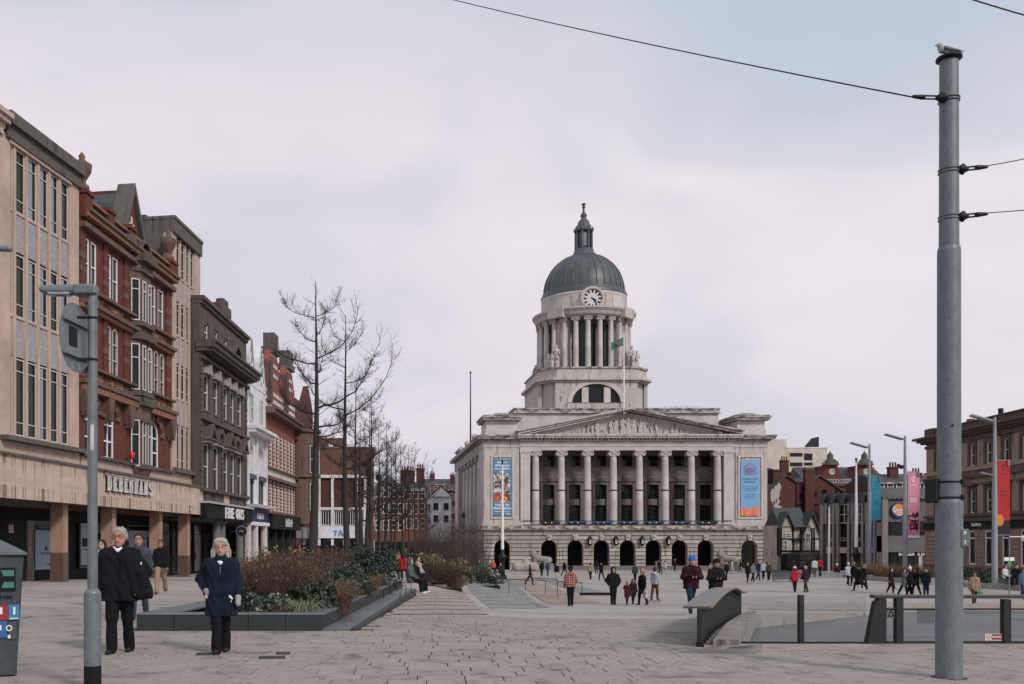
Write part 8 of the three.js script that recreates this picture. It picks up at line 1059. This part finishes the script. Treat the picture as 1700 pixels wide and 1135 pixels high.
{ const a = person('skateboarder in a pale grey hoodie and brown trousers', { u: 1087, v: 999, h: 1.66, top: col.pale, bot: col.brown, hood: 0, hoodDown: 1, hair: 'brown', hat: col.brown, face: 2.2, cell: .024, stride: .22 }); a.t.position.y += .1; const p = gp(1087, 1000), s = thing('skateboard', 'skateboard under the pale grey hoodie rider', 'skateboard', [p.x, p.y, p.z]); part(s, 'deck', rb(-.4, .4, .085, .1, -.1, .1, .007), C.dark); for (const [x, z] of [[-.25, .08], [.25, .08], [-.25, -.08], [.25, -.08]]) part(s, 'wheel', put(cyl(.03, .03, .03, 0, -.015, 0, 12), x, .03, z, 0, PI / 2), C.white); for (const x of [-.25, .25]) part(s, 'truck', rb(x - .03, x + .03, .05, .085, -.09, .09, .01), C.galv); }
person('man in a bright blue beanie and maroon coat looking at his phone', { u: 1147, v: 1018, h: 1.80, top: [.04, .013, .016], bot: [.022, .04, .075], hat: [.03, .17, .5], pom: 0, wide: 1.16, cell: .022, armL: 'phone', armR: 'phone', lean: .12, nod: .03, puffy: 1.2, coat: .2 }); person('man in black with a dark cap holding his phone behind the curved handrail', { u: 1188, v: 1016, h: 1.78, top: [.014, .02, .016], bot: col.black, hat: col.black, wide: 1.14, cell: .022, armL: 'phone', armR: 'phone', nod: .03, lean: .06, coat: .2 });
person('woman in a red coat and white hat walking away', { u: 1319, v: 983, h: 1.66, face: PI - .2, top: col.red, bot: col.black, hat: col.white, armL: 'out', cell: .026, coat: .2, wide: 1.08 }); person('man in black with grey hair walking beside the red coat', { u: 1337, v: 983, h: 1.72, face: PI + .2, top: col.dark, bot: col.olive, hair: 'grey', cell: .026 }); person('person in a long black coat striding past', { u: 1426, v: 982, h: 1.74, face: -1.4, top: col.black, bot: col.black, hood: 0, hat: col.black, coat: .5, stride: .6, cell: .026, shoe: col.black }); person('person in a white jacket and cap with a walking stick', { u: 1408, v: 971, h: 1.6, top: [.5, .54, .6], bot: col.black, hat: col.white, stick: 1, armR: 'bag', cell: .03, coat: .25 });
person('woman in a short dark coat and pale shoes standing alone', { u: 1479, v: 985, h: 1.62, face: .6, top: [.03, .014, .018], bot: col.black, coat: .4, cell: .028, shoe: col.white, armR: 'bag', bag: col.maroon }); person('woman in a blue grey coat in the group of four', { u: 1500, v: 989, h: 1.66, face: 1.0, top: [.10, .13, .15], bot: col.black, coat: .38, hair: 'brown', armL: 'up', cell: .026 }); person('person in a white bobble hat and black coat in the group of four', { u: 1510, v: 989, h: 1.72, face: .2, top: col.black, bot: col.black, hat: col.white, pom: 1, coat: .3, cell: .026 }); person('person in a hooded black coat in the group of four', { u: 1520, v: 989, h: 1.66, face: -1.2, top: col.black, bot: col.black, hood: 1, coat: .3, cell: .026, armR: 'out' }); person('young man in navy with white trainers at the edge of the group', { u: 1537, v: 990, h: 1.68, face: -.8, top: col.navy, bot: col.navy, hair: 'dark', shoe: col.white, cell: .026, stride: .05 });
person('woman in a beige coat carrying a bright green shopping bag', { u: 1617, v: 1002, h: 1.58, face: -.4, top: col.beige, bot: col.brown, hair: 'dark', bag: [.05, .42, .22], armR: 'bag', cell: .024, coat: .3, long: 1 }); person('person in a blue jacket beside the far end of the balustrade', { u: 1698, v: 995, h: 1.7, top: [.09, .14, .22], bot: col.jean, shoe: col.white, cell: .026 });
// seated people
const seat = (label, u, v, d, o) => { const x = (u - U0) / F * d; return person(label, { p: V(x, yAt(v, d), -d), u, v, sit: 1, cell: .028, armL: 'lap', armR: 'lap', ...o }); };
seat('person in a grey hood sitting on the end of the stone bench', 681, 985, 36, { face: 1.2, top: [.10, .115, .11], bot: col.black, hood: 1, h: 1.75, shoe: col.white }); seat('person in black sitting with legs stretched beside the grey hood', 690, 983, 38, { face: 1.0, top: col.black, bot: col.black, h: 1.72, shoe: col.white }); seat('person in a cream jacket sitting behind the black figure', 693, 972, 42, { face: .9, top: [.42, .38, .33], bot: col.dark, hair: 'dark', long: 1 }); seat('woman in a red top sitting among the planting', 671, 962, 46, { face: 2.6, top: col.red, bot: col.dark, hair: 'dark', long: 1 }); seat('woman with fair hair sitting beside the red top', 660, 962, 47, { face: 2.8, top: col.brown, bot: col.dark, hair: 'fair', long: 1 }); seat('person in a white cap sitting by the sandstone strip', 772, 966, 62, { face: .5, top: col.dark, bot: col.dark, hat: col.white }); seat('person in an orange jacket sitting by the far planter', 818, 953, 84, { face: .3, top: [.5, .1, .05], bot: col.dark }); seat('person in dark clothes sitting on the kerb by the far planter', 830, 960, 80, { face: .6, top: col.dark, bot: col.black }); seat('person with a white hat perched on the restaurant kerb', 1389, 961, 82, { face: -.6, top: col.maroon, bot: col.pale, hat: col.white, shoe: col.white }); seat('person in white sitting on the kerb outside the bank', 1668, 971, 62, { face: .4, top: col.white, bot: col.black, hair: 'brown' }); seat('person in black sitting on the kerb beside the stop flag', 1687, 971, 61, { face: -.3, top: col.black, bot: col.black });
seat('grey haired man in a black jacket at a cafe table', 446, 950, 60, { face: 2.6, top: col.black, bot: col.dark, hair: 'grey' }); seat('woman in a grey hooded top at a cafe table', 471, 952, 64, { face: .3, top: [.25, .25, .25], bot: col.maroon, hood: 1 });
// farther off: colour, pose and place vary
const tops = ['black', 'navy', 'dark', 'grey', 'maroon', 'brown', 'olive', 'pale', 'green', 'blue'], adj = { black: 'black', navy: 'navy', dark: 'charcoal', grey: 'grey', maroon: 'maroon', brown: 'brown', olive: 'olive', pale: 'pale grey', green: 'dark green', blue: 'blue', white: 'white', red: 'red', beige: 'tan' };
[[880, 971, 'dark', 'leaning over a skateboard beside the step rail', 1.2, 'dark', 1.7], [795, 964, 'olive', 'standing beside the far planter', .2, 'black', 1.72], [899, 957, 'black', 'standing below the lion plinth', 3, 'black', 1.75], [909, 956, 'blue', 'walking to the steps below the tent', 3.2, 'jean', 1.7], [924, 964, 'black', 'walking with pale jeans before the arches', .4, 'pale', 1.72], [937, 957, 'black', 'standing behind the plaid jacket', 2, 'dark', 1.75], [980, 962, 'beige', 'carrying a white bag before the arcade', 3.1, 'black', 1.68, { bag: col.white, armL: 'bag', bagSide: -1 }], [998, 963, 'black', 'reading a paper before the arcade', -.9, 'navy', 1.75, { armL: 'phone', armR: 'phone' }], [990, 952, 'dark', 'crossing towards the arcade', 2.6, 'dark', 1.7], [1047, 940, 'navy', 'standing on the steps inside the middle arch', 0, 'jean', 1.75], [1054, 966, 'green', 'in a red cap walking away behind the children', 3.1, 'black', 1.68, { hat: col.red }], [1089, 956, 'grey', 'walking in the crowd by the steps', 1.4, 'dark', 1.7], [1096, 955, 'maroon', 'walking in the crowd by the steps, white shoes', 1.3, 'jean', 1.68, { shoe: col.white }], [1104, 954, 'white', 'hurrying at the head of the crowd by the steps', 1.5, 'pale', 1.7, { shoe: col.white }], [1092, 952, 'black', 'at the back of the crowd by the steps', 1.4, 'black', 1.7], [1120, 948, 'black', 'standing alone on the bottom step', 0, 'black', 1.72], [1166, 944, 'dark', 'sitting against the arch pier', 0, 'dark', 1.6], [1179, 959, 'beige', 'behind the man in the dark cap', .3, 'dark', 1.6], [1206, 961, 'black', 'with a bald head walking before the lion', .2, 'black', 1.75, { hairC: [.4, .22, .16] }], [1215, 952, 'white', 'pushing a pram before the lion', 1.2, 'white', 1.7], [1229, 952, 'black', 'walking beside the pram', 1.3, 'grey', 1.72, { shoe: col.white }], [1241, 967, 'black', 'in white trainers leading the walking group', .3, 'black', 1.68, { shoe: col.white }], [1250, 967, 'grey', 'in the middle of the walking group', .2, 'black', 1.68, { shoe: col.white }], [1259, 963, 'dark', 'at the back of the walking group', .3, 'jean', 1.8], [1267, 963, 'pale', 'in a pale open jacket near the alley', .1, 'black', 1.75, { shoe: col.white }], [1276, 964, 'brown', 'in a pink scarf near the alley', -.3, 'black', 1.66], [1317, 966, 'dark', 'behind the red coat, in white shoes', 2.8, 'dark', 1.75, { shoe: col.white }], [1343, 958, 'dark', 'carrying a tan bag by the van', 2.9, 'dark', 1.74, { bag: col.beige, armL: 'bag', bagSide: -1 }], [1352, 958, 'white', 'in a pale hood and khaki trousers by the van', 3, 'khaki', 1.68], [1361, 957, 'red', 'in dark red walking away by the van', 3.1, 'black', 1.74], [1434, 978, 'dark', 'in white trainers behind the long black coat', -1.3, 'dark', 1.68, { shoe: col.white }], [1417, 972, 'black', 'following the white jacket', -1.2, 'black', 1.65, { hat: col.grey }]].forEach(([u, v, c, what, face, b, h, x = {}]) => person('person in a ' + adj[c] + ' jacket ' + what, { u, v, h, face, top: col[c], bot: col[b], cell: v > 962 ? .032 : .04, hair: pick(['dark', 'brown', 'dark', 'fair']), long: h < 1.7 && rnd() > .4, stride: R(.15, .5), ...x }));
[[679, 936], [684, 939], [690, 941], [696, 943], [702, 938], [707, 942], [713, 936], [718, 940], [724, 935], [663, 940], [655, 944], [733, 938], [642, 942], [610, 946], [575, 948]].forEach(([u, v], i) => { const d = 96 + (i * 17 % 40), c = tops[i % 10]; person('person in a ' + adj[c] + ' coat in the far street ' + ['passing the thicket', 'beside the parked shop signs', 'near the orange brick shop', 'walking uphill', 'walking towards the square'][i % 5] + (i > 9 ? ', treeside' : ''), { p: onGround(u, d), u, v, h: R(1.6, 1.82), face: R(-1, 4), top: col[c], bot: col[pick(['black', 'dark', 'jean'])], cell: .04, coat: R(.1, .35), hair: pick(['dark', 'brown', 'fair', 'grey']), group: 'shoppers in the far street' }); });
renderer.render(scene, camera);
